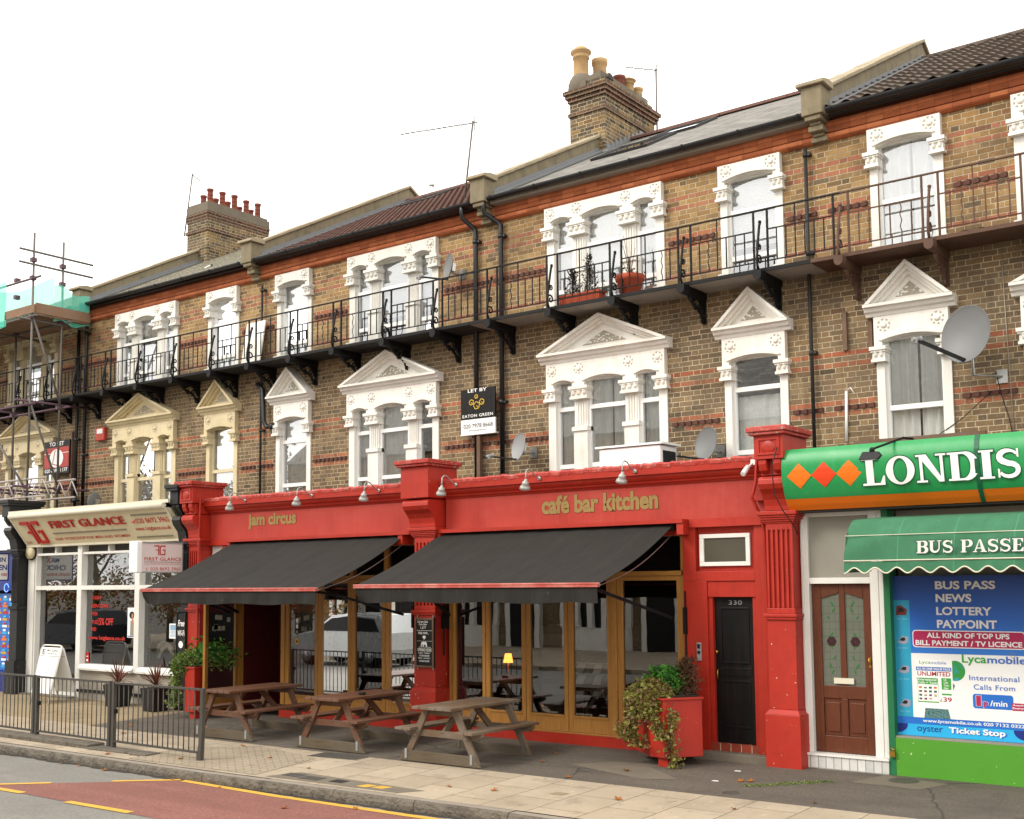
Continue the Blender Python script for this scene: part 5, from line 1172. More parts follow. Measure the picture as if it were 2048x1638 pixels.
# dark interior
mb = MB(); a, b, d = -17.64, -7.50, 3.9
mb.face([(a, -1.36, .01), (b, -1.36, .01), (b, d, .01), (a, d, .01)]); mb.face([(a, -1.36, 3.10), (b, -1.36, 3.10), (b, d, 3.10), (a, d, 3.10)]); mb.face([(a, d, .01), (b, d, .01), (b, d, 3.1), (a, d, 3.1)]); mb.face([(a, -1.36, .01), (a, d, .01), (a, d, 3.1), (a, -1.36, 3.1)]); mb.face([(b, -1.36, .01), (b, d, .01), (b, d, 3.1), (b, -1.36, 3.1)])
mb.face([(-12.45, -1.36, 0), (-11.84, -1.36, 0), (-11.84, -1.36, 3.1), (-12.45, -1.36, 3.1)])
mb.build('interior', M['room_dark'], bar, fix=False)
# side door with the number 330
mb = MB(); mb.box(-7.615, -7.26, -1.60, -1.36, -.02, 2.33); mb.box(-7.615, -7.42, -1.60, -1.36, 2.331, 3.054); mb.box(-6.56, -6.31, -1.60, -1.36, -.02, 3.054); mb.box(-7.419, -6.561, -1.60, -1.40, 2.331, 2.46); mb.box(-7.259, -6.561, -1.58, -1.40, 2.118, 2.33)
mb.box(-7.419, -6.561, -1.52, -1.42, 2.461, 3.054)
for x in (-7.259, -6.62): mb.box(x, x+.058, -1.56, -1.40, .10, 2.117)
mb.build_each('red_door_surround', M['red'], bar, bevel=.004)
mb = MB(); mb.box(-7.38, -6.64, -1.56, -1.521, 2.53, 2.585); mb.box(-7.38, -6.64, -1.56, -1.521, 2.905, 2.96); mb.box(-7.38, -7.315, -1.56, -1.521, 2.586, 2.904); mb.box(-6.70, -6.64, -1.56, -1.521, 2.586, 2.904); w = mb.build('fanlight', M['white'], bar, bevel=.004)
g = MB(); g.box(-7.315, -6.70, -1.535, -1.523, 2.586, 2.904); g.build('pane', plain('dim_fanlight_glass', '#4d4a3f', .15, .05, 3, 0, spec=.6), w)
d3 = MB(); d3.box(-7.20, -6.62, -1.50, -1.45, .20, 2.115)
for z0, z1 in ((.40, 1.02), (1.24, 1.98)):
    for a in ((-7.12, -7.095, z0, z1), (-6.725, -6.70, z0, z1), (-7.095, -6.725, z0, z0+.025), (-7.095, -6.725, z1-.025, z1)): d3.box(a[0], a[1], -1.512, -1.50, a[2], a[3])
d3.box(-7.14, -6.68, -1.510, -1.50, 1.075, 1.185)
d = d3.build('black_door', M['black_gloss'], bar, bevel=.003)
mb = MB(); put_text(mb, '330', (-6.99, -1.504, 2.015), XU, ZU, .19, .058, .0, 1.1); mb.build('door_number', M['dishlight'], d)
mb = MB(); mb.ell((-7.165, -1.535, 1.39), .022, .022, .022, 10, 6); mb.tube([(-7.165, -1.50, 1.39), (-7.165, -1.53, 1.39)], .012, 8); mb.tube([(-7.165, -1.505, 1.02), (-7.165, -1.53, 1.05), (-7.165, -1.53, 1.13), (-7.165, -1.505, 1.16)], .008, 6); mb.build('door_knob', M['brass'], d)
mb = MB(); mb.box(-7.259, -6.561, -1.565, -1.40, .10, .198); mb.build('tiled_step', M['tile_red'], bar)
mb = MB(); mb.box(-7.44, -6.36, -1.76, -1.40, -.02, .098); mb.build('stone_step', M['concrete'], bar, bevel=.01)
mb = MB(); mb.box(-7.42, -7.355, -1.625, -1.601, 1.27, 1.51); o = mb.build('intercom', M['dishlight'], bar, bevel=.004)
mb = MB(); mb.box(-7.408, -7.367, -1.629, -1.626, 1.43, 1.49); mb.box(-7.408, -7.367, -1.629, -1.626, 1.36, 1.40)
mb.build('speaker_grille', M['black'], o)
mb = MB(); mb.tube([(-6.38, -1.82, 3.95), (-6.40, -1.84, 3.60), (-6.44, -1.84, 3.45), (-6.46, -1.84, 3.40), (-6.40, -1.70, 3.15), (-6.38, -1.66, 2.95), (-6.38, -1.64, 2.0), (-6.38, -1.64, .9)], .022, 8)
mb.tube([(-17.64, -1.86, 3.95), (-17.66, -1.86, 3.2), (-17.66, -1.86, .3)], .022, 8); mb.build_each('red_conduit', M['red'], bar)
mb = MB(); mb.prism([(-6.50, -1.70, 3.36), (-6.32, -1.70, 3.36), (-6.32, -1.605, 3.36), (-6.50, -1.605, 3.36)], (.02, 0, .30)); mb.build('junction_box', M['red'], bar, bevel=.01)
# roller blinds rods and awning brackets fixed to the posts
mb = MB()
for x in (-17.06, -12.50, -11.86, -7.58):
    mb.box(x-.02, x+.02, -1.66, -1.52, 1.62, 1.98); mb.tube([(x, -1.62, 1.20), (x, -1.62, 2.2)], .012, 6)
mb.build_each('awning_bracket', M['iron'], bar)

# black awnings
def awning(label, x0, x1, yb, zb, yf, zf, val):
    t = thing('awning', label, 'awning', ((x0+x1)/2, yb, zb), 'black awnings of the red bar'); m = MB()
    def P(u, v, d=0):
        s = math.sin(PI*v); x = x0+(x1-x0)*u
        return Vector((x, yb+(yf-yb)*v, zb+(zf-zb)*v-0.055*s+0.008*s*math.sin(u*23)+.004*math.sin(u*61+v*3)+d))
    m.grid(lambda u, v: P(u, v), 64, 14); m.grid(lambda u, v: P(u, v, -.006), 64, 14)
    c = m.build('canopy', M['awning_black'], t, fix=False)
    v_ = MB(); 
    for off in (0, .006): v_.grid(lambda u, w: (x0+.02+(x1-x0-.04)*u+.012*math.sin(u*90)*w, yf-.012+off+.018*math.sin(u*37)*w+.010*math.sin(u*83+1)*w+(0.10*w*w*max(0, 1-u*14)), zf-.035-val*w-.012*math.sin(u*19)*w), 90, 5)
    v_.build('valance', M['awning_black'], t, fix=False)
    b = MB(); b.tube([(x0-.015, yf-.01, zf+.004), (x1+.015, yf-.01, zf+.004)], .017, 8); b.box(x0, x1, yf-.036, yf+.02, zf-.036, zf-.008); b.build('front_bar', M['awning_red'], t)
    r = MB(); r.tube([(x0, yb+.08, zb-.02), (x1, yb+.08, zb-.02)], .05, 10); r.build('roller', M['awning_black'], t)
    for x, s in ((x0+.10, 1), (x1-.10, -1)):
        a = MB(); k = (x+s*.42, (yb+yf)/2-.05, zf-.10); a.bar((x, -1.60, 1.83), k, .03, .04); a.bar(k, (x+s*.06, yf, zf-.03), .03, .04); a.ell(k, .035, .035, .035, 8, 5); a.build('folding_arm', M['iron'], t)
        n = 34; ch = MB(); p0 = Vector((x+s*-.06, yb+.05, zb-.12)); p1 = Vector((x+s*-.06, yf+.05, zf-.02))
        ch.tube([p0+(p1-p0)*i/n+Vector((0, 0, -.10*math.sin(PI*i/n))) for i in range(n+1)], .007, 5); ch.build('stay_chain', M['chrome'], t)
    return t
awning('left black canvas awning under the gold jam lettering', -16.92, -12.64, -1.72, 3.09, -3.60, 2.265, .20)
awning('right black canvas awning under the gold café lettering', -11.86, -7.69, -1.72, 3.09, -3.60, 2.305, .20)

# swan neck lamps on the cornice
def swan(label, x, first=[None]):
    if first[0] is None:
        t = thing('swan_neck_lamp', label, 'lamp', (x, -1.765, 3.86), 'swan neck lamps above the red fascia')
        m = MB(); m.tube([(x, -1.765, 3.86), (x, -1.80, 3.865), (x, -1.90, 3.92), (x, -1.98, 3.975), (x, -2.05, 3.985), (x, -2.10, 3.95), (x, -2.11, 3.87), (x, -2.11, 3.83)], .009, 8); m.lathe([(.03, 0), (.03, .012), (.012, .02)], (x, -1.766, 3.86), 12, Matrix.Rotation(R(90), 3, 'X')); m.build('swan_neck', M['lampgrey'], t)
        m = MB(); Q = Matrix.Rotation(R(14), 3, 'X') @ Matrix.Rotation(R(18), 3, 'Y')
        m.lathe([(.020, .085), (.022, .06), (.046, .045), (.052, .008), (.049, .0), (.072, -.025), (.083, -.064), (.077, -.066), (.064, -.025), (.026, .025)], (x, -2.12, 3.745), 20, Q); m.build('lamp_shade', M['lampgrey'], t)
        first[0] = t; first.append(x); return t
    return dup(first[0], (x, -1.765, 3.86), label)
for x, l in ((-16.47, 'silver swan neck lamp above the first letters of the gold jam lettering'), (-14.72, 'silver swan neck lamp right of the end of the gold jam lettering'), (-13.13, 'silver swan neck lamp just left of the middle red pier'),
             (-11.48, 'silver swan neck lamp just right of the middle red pier'), (-9.88, 'silver swan neck lamp above the start of the gold café lettering'), (-8.24, 'silver swan neck lamp above the end of the gold café lettering, below the white box')): swan(l, x)
t = thing('security_camera', 'small white security camera beside the tall red pier', 'camera', (-6.5, -1.78, 3.78))
m = MB(); m.tube([(-6.52, -1.96, 3.70), (-6.50, -1.84, 3.80)], .035, 10); m.tube([(-6.50, -1.84, 3.80), (-6.46, -1.77, 3.86)], .012, 6); m.build('camera_body', M['whitebox'], t)
m = MB(); m.box(-6.49, -6.41, -1.785, -1.765, 3.83, 3.90); m.build('wall_plate', M['whitebox'], t)
# chalk board on the middle pier
t = thing('chalk_board', 'tall black chalkboard with white writing on the middle red pilaster', 'chalkboard', (-12.08, -1.83, 1.4))
m = MB(); m.box(-12.275, -11.885, -1.835, -1.805, 1.02, 1.79); b = m.build('board', M['black'], t)
m = MB()
for a in ((-12.275, -12.245, 1.02, 1.79), (-11.915, -11.885, 1.02, 1.79), (-12.245, -11.915, 1.02, 1.05), (-12.245, -11.915, 1.76, 1.79)): m.box(a[0], a[1], -1.848, -1.836, a[2], a[3])
m.build('frame', M['post_wood'], t)
m = MB(); Y = -1.8375
def ct(s, x, z, w, h, o=.0, sh=0.0): put_text(m, s, (x, Y, z), XU, ZU, w, h, o, shear=sh)
ct('Current Cask', -12.23, 1.715, .22, .034, .01, .2); ct('Cider Beer', -12.20, 1.675, .17, .03, .01, .2); ct('1.£77', -12.16, 1.62, .11, .038, .01)
m.box(-12.235, -11.925, Y-.001, Y, 1.590, 1.595); ct('FREE WIFI...', -12.21, 1.535, .22, .036, .015); m.box(-12.235, -11.925, Y-.001, Y, 1.428, 1.431)
m.py([(-12.085, 1.45)]+[(-12.085+.05*math.cos(a), 1.455+.06*math.sin(a)) for a in [R(40+100*i/8) for i in range(9)]], Y-.001, Y)
m.box(-12.20, -11.95, Y-.001, Y, 1.333, 1.338)
m.py([(-12.15, 1.34), (-12.155, 1.375), (-12.14, 1.41), (-12.11, 1.422), (-12.05, 1.42), (-12.03, 1.40), (-12.025, 1.342), (-12.05, 1.342), (-12.055, 1.37), (-12.09, 1.372), (-12.095, 1.342), (-12.115, 1.342), (-12.12, 1.38), (-12.135, 1.37), (-12.14, 1.34)], Y-.001, Y)
ct('OPENING HOURS', -12.225, 1.268, .29, .05, .02); ct('SUNDAY - THURSDAY', -12.21, 1.232, .25, .022, .012); ct('17:00-00:00', -12.19, 1.188, .21, .028, .015); ct('FRIDAY - SATURDAY', -12.21, 1.152, .25, .022, .012); ct('17:00-03:00', -12.19, 1.105, .21, .028, .015)
m.build_each('chalk_writing', M['letter_white'], b)
m = MB()
for x in (-12.24, -11.92):
    for z0, z1 in ((.985, 1.02), (1.79, 1.83)): m.box(x-.01, x+.01, -1.82, -1.806, z0, z1)
m.build('fixing_plate', M['chrome'], t)

# inside the bar
def bar_table(label, x, y):
    t = thing('bar_table', label, 'table', (x, y, 0), 'tables inside the bar'); m = MB(); m.box(x-.5, x+.5, y-.32, y+.32, .72, .75); m.build('table_top', M['post_wood'], t)
    for dx, dy in ((-.42, -.26), (.42, -.26), (-.42, .26), (.42, .26)): q = MB(); q.box(x+dx-.03, x+dx+.03, y+dy-.03, y+dy+.03, .01, .719); q.build('leg', M['post_wood'], t)
bar_table('wooden table behind the glass next to the middle red pilaster', -11.4, -.85); bar_table('dark table behind the glazed doors by the magazine rack', -9.5, -.75)
t = thing('magazine_rack', 'wire rack of small leaflets behind the glazed doors', 'rack', (-10.5, .6, 0)); m = MB()
for z in (.45, .63, .81, .99): m.box(-10.85, -10.15, .50, .80, z, z+.015)
for x in (-10.85, -10.15): m.box(x-.01, x+.01, .52, .54, .01, 1.12); m.box(x-.01, x+.01, .78, .80, .01, 1.12)
m.build('shelf', M['chrome'], t)
for z in (.467, .647, .827):
    for i in range(4):
        q = MB(); x = -10.83+i*.17; q.prism([(x, .50, z), (x+.15, .50, z), (x+.15, .52, z), (x, .52, z)], (0, .12, .15)); q.build('leaflet', M['sign_grey'] if i % 2 else M['letter_white'], t)
t = thing('glass_fridge', 'tall drinks fridge with lit shelves inside the bar', 'fridge', (-11.9, 1.6, 0)); m = MB(); m.box(-12.3, -11.7, 1.6, 2.1, .01, 1.55); m.build('cabinet', M['pole'], t)
m = MB()
for z in (.5, .8, 1.1, 1.4): m.box(-12.25, -11.75, 1.585, 1.599, z-.2, z)
m.build('shelf_row', M['dishlight'], t)
t = thing('table_lamp', 'lit orange table lamp glowing inside the bar', 'lamp', (-11.98, .2, .7)); m = MB(); m.lathe([(.085, 0), (.055, .15), (.05, .15), (.08, 0)], (-11.98, .2, .98), 14, closed=False); m.build('lamp_shade', M['glow'], t)
m = MB(); m.lathe([(.06, 0), (.06, .02), (.015, .05), (.015, .28)], (-11.98, .2, .72), 10); m.box(-12.3, -11.7, 0, .4, .67, .719); m.build('lamp_base', M['post_wood'], t)
t = thing('pendant_lamp', 'orange pendant lamp hanging inside the left bay of the bar', 'lamp', (-13.78, -.6, 2.2)); m = MB(); m.lathe([(.02, .10), (.05, .06), (.06, .0), (.035, -.05), (.01, -.06)], (-13.78, -.6, 1.95), 12); m.build('bulb', M['glow'], t); m = MB(); m.tube([(-13.78, -.6, 2.04), (-13.78, -.6, 3.09)], .006, 5); m.build('flex', M['black'], t)
t = thing('fairy_lights', 'string of tiny orange lights behind the right door pane', 'lights', (-8.0, -.7, 1.5)); m = MB()
for i in range(15): m.ell((-8.05+.05*math.sin(i*2.1), -.75+.03*math.sin(i), .95+i*.085), .008, .008, .008, 6, 4)
m.build('bulb_string', M['glow_dot'], t)

# planters
def planter(label, poly, z0, z1, foot):
    t = thing('planter', label, 'planter', (sum(p[0] for p in poly)/len(poly), sum(p[1] for p in poly)/len(poly), 0), 'red planters of the bar'); m = MB(); m.pz(poly, z0, z1); cx = t.location.x; cy = t.location.y
    m.pz([(cx+(x-cx)*1.05, cy+(y-cy)*1.05) for x, y in poly], z1, z1+.03); m.build('box', M['red'], t, bevel=.006); q = MB()
    for x, y in foot: q.box(x-.07, x+.07, y-.06, y+.06, -.03, z0)
    q.build_each('foot', M['red'], t); s = MB(); s.pz([(cx+(x-cx)*.93, cy+(y-cy)*.93) for x, y in poly], z1+.031, z1+.045); s.build('soil', M['soil'], t); return t
def heap(x, y, z, rx, ry, rz):
    a = rnd.uniform(0, 2*PI); e = math.acos(rnd.uniform(-.6, 1)); k = rnd.uniform(.75, 1.05); return (x+rx*k*math.cos(a)*math.sin(e), y+ry*k*math.sin(a)*math.sin(e), z+rz*k*math.cos(e))
planter('red planter in front of the right door, between the doors and number 330', [(-7.63, -2.53), (-7.41, -2.57), (-7.09, -2.13), (-7.46, -1.65), (-8.10, -1.65), (-8.10, -2.1)], .10, .82, ((-7.46, -2.45), (-7.95, -1.8)))
t = thing('trailing_plant', 'olive trailing ivy spilling over the front of the right red planter', 'plant', (-7.6, -2.35, .85)); m = MB()
leaves(m, 2600, lambda i: heap(-7.70, -2.40, .80, .33, .27, .27), .066); leaves(m, 900, lambda i: (lambda f: (-7.83+.10*math.sin(f*7)+rnd.gauss(0, .07), -2.56+rnd.gauss(0, .05)-.03*f, .86-f*.62))(rnd.random()), .058)
leaves(m, 420, lambda i: (lambda f: (-7.60+.20*f+rnd.gauss(0, .045), -2.64+rnd.gauss(0, .04), .80-f*.45))(rnd.random()**.8), .056); leaves(m, 420, lambda i: (lambda f: (-7.30+.03*math.sin(f*9)+rnd.gauss(0, .032+.02*f), -2.56+rnd.gauss(0, .03), .72-f*.74))(rnd.random()), .056)
leaves(m, 160, lambda i: (-7.92+rnd.gauss(0, .06), -2.62+rnd.gauss(0, .04), .42+rnd.gauss(0, .05)), .06)
m.build('foliage', M['leaf_olive'], t); m = MB()
for f in ((-7.83, -2.5, .85, -7.80, .28), (-7.3, -2.5, .80, -7.30, .02), (-7.6, -2.55, .8, -7.42, .38)): m.tube([(f[0], f[1], f[2]), (f[0], f[1]-.10, f[2]-.1), (f[3], f[1]-.10, f[4])], .006, 5)
m.build('stem', M['leaf_brown'], t)
t = thing('leafy_shrub', 'bright green shrub in the right red planter behind the ivy', 'plant', (-7.55, -2.1, .85)); m = MB()
leaves(m, 520, lambda i: heap(-7.62, -2.12, 1.02, .26, .2, .20), .095, .1, .42); m.build('foliage', M['leaf_green'], t); m = MB()
for i in range(10): a = rnd.uniform(0, 6.28); m.tube([(-7.6, -2.1, .84), (-7.6+.15*math.cos(a), -2.1+.12*math.sin(a), 1.1)], .006, 5)
m.build('stem', M['bark'], t)
t = thing('dry_shrub', 'brown dry wispy shrub beside the intercom in the right planter', 'plant', (-7.2, -2.0, .85)); m = MB()
leaves(m, 1900, lambda i: (lambda f: (-7.34+rnd.gauss(0, .085)*(1-abs(f-.4)), -2.05+rnd.gauss(0, .07), .86+f*.46))(rnd.random()), .06, -.6, .22); m.build('foliage', M['leaf_brown'], t); m = MB()
for i in range(9): a = rnd.uniform(0, 6.28); m.tube([(-7.34, -2.05, .84), (-7.34+.07*math.cos(a), -2.05+.07*math.sin(a), 1.25)], .005, 5)
m.build('stem', M['leaf_brown'], t)
planter('red planter left of the open door, overgrown with green ivy', [(-17.12, -2.52), (-16.86, -2.53), (-17.0, -1.65), (-17.72, -1.65), (-17.72, -2.05)], .10, .86, ((-16.97, -2.42), (-17.5, -1.8)))
t = thing('trailing_plant', 'green and cream ivy hanging over the left red planter', 'plant', (-17.2, -2.3, .9)); m = MB()
leaves(m, 1700, lambda i: heap(-17.28, -2.30, .92, .36, .30, .24), .066); leaves(m, 900, lambda i: (lambda f: (-17.38+.12*(1-f)*rnd.random()+rnd.gauss(0, .06), -2.56+rnd.gauss(0, .05), .95-f*.78))(rnd.random()), .06)
leaves(m, 420, lambda i: (-16.85+rnd.gauss(0, .13), -2.0+rnd.gauss(0, .14), 1.0+rnd.gauss(0, .09)), .07); m.build('foliage', M['leaf_ivy'], t)
t = thing('leafy_shrub', 'bright green shrub in the left red planter by the open door', 'plant', (-16.95, -2.1, .9)); m = MB()
leaves(m, 520, lambda i: (-17.0+rnd.gauss(0, .20), -2.05+rnd.gauss(0, .17), 1.13+rnd.gauss(0, .10)), .10, 0, .45); m.build('foliage', M['leaf_green'], t); m = MB()
for i in range(12): a = rnd.uniform(0, 6.28); m.tube([(-17, -2.05, .88), (-17+.25*math.cos(a), -2.05+.2*math.sin(a), 1.2+rnd.random()*.1)], .006, 5)
m.build('stem', M['leaf_green'], t)

for x, z, w, h, c, l in ((-15.42, 1.56, .05, .17, 'letter_white', 'small tall white sticker at the top left of the left bay glass'), (-15.42, 1.42, .05, .10, 'sign_grey', 'small grey sticker in the middle of three on the left bay glass'), (-8.62, .47, .09, .10, 'letter_white', 'small white and red sticker low on the right glazed door')):
    t = thing('window_sticker', l, 'sticker', (x, -1.467, z)); m = MB(); m.box(x, x+w, -1.470, -1.466, z, z+h); m.build('paper', M[c], t); m = MB(); m.box(x+w*.2, x+w*.8, -1.4712, -1.4701, z+h*.35, z+h*.6); m.build('print', M['sign_red'] if x > -10 else M['iron'], t)
t = thing('window_sticker', 'round yellow sticker on the left bay glass', 'sticker', (-15.40, -1.467, 1.35)); m = MB(); m.py([(-15.395+.055*math.cos(a), 1.33+.055*math.sin(a)) for a in [2*PI*k/20 for k in range(20)]], -1.470, -1.466); m.build('disc', M['yellow'], t); m = MB(); m.box(-15.425, -15.365, -1.4712, -1.4701, 1.315, 1.345); m.build('print', M['iron'], t)

# ------------------------------------------------------------------ green convenience shop
lon = thing('shopfront', 'convenience shopfront with green and orange sign and lime green base', 'shopfront', (-3, -1.5, 0))
CV = [(-1.965, 3.965), (-2.005, 3.90), (-2.035, 3.80), (-2.04, 3.70), (-2.03, 3.60), (-2.005, 3.50), (-1.965, 3.40), (-1.935, 3.345)]
CO = [(-1.935, 3.343), (-1.88, 3.27), (-1.82, 3.205)]
def cv(f, A):                                               # smooth curve through the profile
    k = f*(len(A)-1); i = min(int(k), len(A)-2); g = k-i; P = [A[max(i-1, 0)], A[i], A[i+1], A[min(i+2, len(A)-1)]]
    return [0.5*((2*P[1][j])+(-P[0][j]+P[2][j])*g+(2*P[0][j]-5*P[1][j]+4*P[2][j]-P[3][j])*g*g+(-P[0][j]+3*P[1][j]-3*P[2][j]+P[3][j])*g**3) for j in (0, 1)]
mb = MB(); mb.grid(lambda u, v: (-5.955+5.955*u, cv(v, CV)[0]+.004*math.sin(u*23)*math.sin(v*3), cv(v, CV)[1]), 60, 24); mb.px([(y+.012, z) for y, z in CV]+[(-1.80, 3.345), (-1.80, 3.965)], -5.955, 0.0); sgn = mb.build('sign_panel', M['londis_green'], lon)
mb = MB(); mb.px(CO+[(-1.80, 3.205), (-1.80, 3.343)], -5.955, 0.0); mb.build('orange_stripe', M['londis_orange'], sgn)
mb = MB(); N = [(y-.012, z) for y, z in CV+CO]; mb.px(N+[(y+.02, z) for y, z in (CV+CO)[::-1]], -3.625, -3.575); mb.build('joint_strip', M['londis_dark'], sgn)
mb = MB()
for k, cx in enumerate((-5.725, -5.407, -5.09)):
    mb.mi = k % 2; n = 6; w = .160; h = .158; zs = [3.62-h+2*h*i/8 for i in range(9)]
    def yy(z): 
        for (y0, z0), (y1, z1) in zip(CV[:-1], CV[1:]):
            if z1 <= z <= z0: return y0+(y1-y0)*(z0-z)/(z0-z1)-.004
        return -2.0
    for a, b in zip(zs[:-1], zs[1:]):
        wa = w*(1-abs(a-3.62)/h); wb = w*(1-abs(b-3.62)/h); mb.face([(cx-wa, yy(a), a), (cx+wa, yy(a), a), (cx+wb, yy(b), b), (cx-wb, yy(b), b)])
mb.build('diamond_emblem', [M['londis_orange'], M['londis_red']], sgn)
Vt = (0, -.055, .32)
mb = MB(); serif_word(mb, 'LONDIS', (-4.925, -2.006, 3.452), XU, Vt, 1.80, .325, .012, 0.0, .05); mb.build('lettering_outline', M['londis_dark'], sgn)
mb = MB(); serif_word(mb, 'LONDIS', (-4.925, -2.010, 3.452), XU, Vt, 1.80, .325, .0, 0.0, .05); mb.build('lettering', M['letter_white'], sgn)
mb = MB(); mb.box(-5.97, 0, -1.80, -.02, 3.90, 3.96); mb.box(-5.97, 0, -1.80, -1.40, 3.18, 3.204); mb.build('flat_roof', M['darkslab'], lon)
mb = MB(); mb.box(-5.2, -3.62, -1.55, -1.47, 3.975, 4.06); mb.box(-5.9, -3.0, -.35, -.2, 3.975, 4.0); mb.build('roof_timber', M['post_wood'], lon)
# side door
mb = MB()
for x0, x1 in ((-5.93, -5.83), (-5.045, -4.94), (-4.935, -4.87)): mb.box(x0, x1, -1.58, -1.40, .19, 3.19)
mb.box(-5.829, -5.046, -1.575, -1.40, 3.13, 3.19); mb.box(-5.829, -5.046, -1.575, -1.40, 2.285, 2.36)
mb.box(-5.91, -5.89, -1.60, -1.581, .19, 3.19); mb.build('white_door_frame', M['white'], lon, bevel=.004)
mb = MB(); mb.box(-5.829, -5.046, -1.53, -1.50, 2.361, 3.129); mb.build('grey_panel', M['panel_grey'], lon)
mb = MB(); mb.box(-5.93, -4.87, -1.64, -1.40, -.02, .16); mb.build('tiled_plinth', M['tile_white'], lon)
mb = MB(); mb.box(-5.935, -4.865, -1.66, -1.40, .161, .189); mb.build('door_sill', M['white'], lon)
dd = MB(); Y0, Y1 = -1.51, -1.455
dd.box(-5.825, -5.71, Y0, Y1, .195, 2.28); dd.box(-5.165, -5.05, Y0, Y1, .195, 2.28); dd.box(-5.475, -5.40, Y0, Y1, 1.02, 2.28); dd.box(-5.475, -5.40, Y0, Y1, .401, .859)
dd.box(-5.709, -5.166, Y0, Y1, .195, .40); dd.box(-5.709, -5.166, Y0, Y1, .86, 1.019)
for a, b, s in ((-5.709, -5.476, 1), (-5.399, -5.166, -1)):
    pts = [(a, 2.279), (b, 2.279)]; k = [(a+(b-a)*i/6, (2.10+.07*(i/6 if s > 0 else 1-i/6))) for i in range(7)]
    dd.py(pts+k[::-1], Y0, Y1); dd.box(a, b, Y0+.02, Y1, .401, .859); dd.prism([(a+.03, Y0+.02, .45), (b-.03, Y0+.02, .45), (b-.03, Y0+.02, .81), (a+.03, Y0+.02, .81)], (0, -.015, 0))
D = dd.build('brown_door', M['door_brown'], lon, bevel=.005)
t_ = NT('leaded_door_glass'); p = t_.pos(); X, Y, Z = t_.xyz(p); jx = t_.m('LESS_THAN', t_.m('FRACT', t_.m('MULTIPLY', X, 13.0)), .05); jz = t_.m('LESS_THAN', t_.m('FRACT', t_.m('MULTIPLY', Z, 10.5)), .05)
M['leadglass'] = t_.fin(t_.mix(t_.m('MULTIPLY', t_.m('MAXIMUM', jx, jz), .6), t_.mix(t_.noise(p, 3), srgb('#565a50'), srgb('#6f7366')), srgb('#3c3d38')), .2, .6)
mb = MB()
for a, b in ((-5.709, -5.476), (-5.399, -5.166)): mb.box(a, b, -1.49, -1.485, 1.02, 2.20)
mb.build('leaded_pane', M['leadglass'], D)
mb = MB()
for cx, s in ((-5.59, 1), (-5.285, -1)):
    for i, (dx, z, l) in enumerate(((.02, 2.03, .10), (.035, 1.95, .09), (-.035, 1.86, .07), (.0, 1.64, .10), (.0, 1.50, .08), (.03, 1.36, .08), (-.02, 1.26, .10), (.01, 1.19, .08))):
        a = R(60 if i % 2 else 120) if s > 0 else R(120 if i % 2 else 60); c = Vector((cx+s*dx, -1.492, z)); d = Vector((math.cos(a), 0, math.sin(a)))*l/2; e = Vector((-d.z, 0, d.x))*.42
        mb.mi = 0; mb.face([c-d, c+e*.8-d*.2, c+d, c-e*.8+d*.2])
    mb.mi = 1
    for k in range(6): a = 2*PI*k/6; mb.py([(cx+.035*math.cos(a)+.03*math.cos(a+j*PI/3), 1.565+.035*math.sin(a)+.03*math.sin(a+j*PI/3)) for j in range(6)], -1.4935-.0003*k, -1.4915)
mb.build_each('stained_flower', [plain('stained_green', '#2f6a35', .3, .1, 5, 0), plain('stained_brown', '#3a2022', .3, .1, 5, 0)], D)
mb = MB(); mb.box(-5.565, -5.31, -1.522, -1.511, 1.045, 1.115); mb.build('letter_box', M['trim_cream'], D)
mb = MB(); mb.tube([(-5.10, -1.52, 1.30), (-5.10, -1.55, 1.31), (-5.10, -1.55, 1.37)], .012, 6); mb.box(-5.115, -5.085, -1.518, -1.511, 1.25, 1.38); mb.build('door_handle', M['brass'], D)
mb = MB(); mb.box(-4.866, -4.79, -1.62, -1.36, .0, 3.19); mb.build('green_post', plain('green_gloss_paint', '#1c6b41', .45, .1, 3, .1, dirt=.2, dirtcol='#0c3a24'), lon)
mb = MB(); mb.box(-4.789, 0, -1.615, -1.40, -.02, .445); mb.build('stall_riser', M['lime'], lon); mb = MB(); mb.box(-4.789, 0, -1.60, -1.40, .446, .468); mb.build('window_sill', M['greyfascia'], lon)
mb = MB(); mb.tube([(-4.84, -1.64, .33), (-4.80, -1.66, .30), (-4.78, -1.64, .33)], .008, 6); mb.box(-4.845, -4.785, -1.665, -1.635, .22, .29); mb.build('padlock', M['brass'], lon)
mb = MB(); mb.box(-4.789, -.2, -1.30, -1.28, .2, 3.18); mb.build('shop_blind_panel', M['panel_grey'], lon)
# window poster
po = thing('window_poster', 'big blue and white poster covering the shop window', 'poster', (-3.7, -1.5, .47))
YP = -1.50
def rect(mb, x0, x1, z0, z1, k): mb.box(x0, x1, YP-.0012*k, YP-.0012*k+.001, z0, z1)
def rrect(mb, x0, x1, z0, z1, r, k):
    P = []
    for cx, cz, a0 in ((x1-r, z1-r, 0), (x0+r, z1-r, 90), (x0+r, z0+r, 180), (x1-r, z0+r, 270)): P += [(cx+r*math.cos(R(a0+18*i)), cz+r*math.sin(R(a0+18*i))) for i in range(6)]
    mb.py(P, YP-.0012*k, YP-.0012*k+.001)
def pt(mb, s, x, z, w, h, off=.0, k=4, sp=1.0): put_text(mb, s, (x, YP-.0012*k, z), XU, ZU, w, h, off, sp)
t_ = NT('poster_blue'); _, _, Z = t_.xyz(t_.pos()); M['p_blue'] = t_.fin(t_.ramp(t_.m('MULTIPLY_ADD', Z, .9, -1.25), [(0.0, srgb('#2d74c4')), (.45, srgb('#1e5cb4')), (.9, srgb('#123a86'))]), .3, .5)
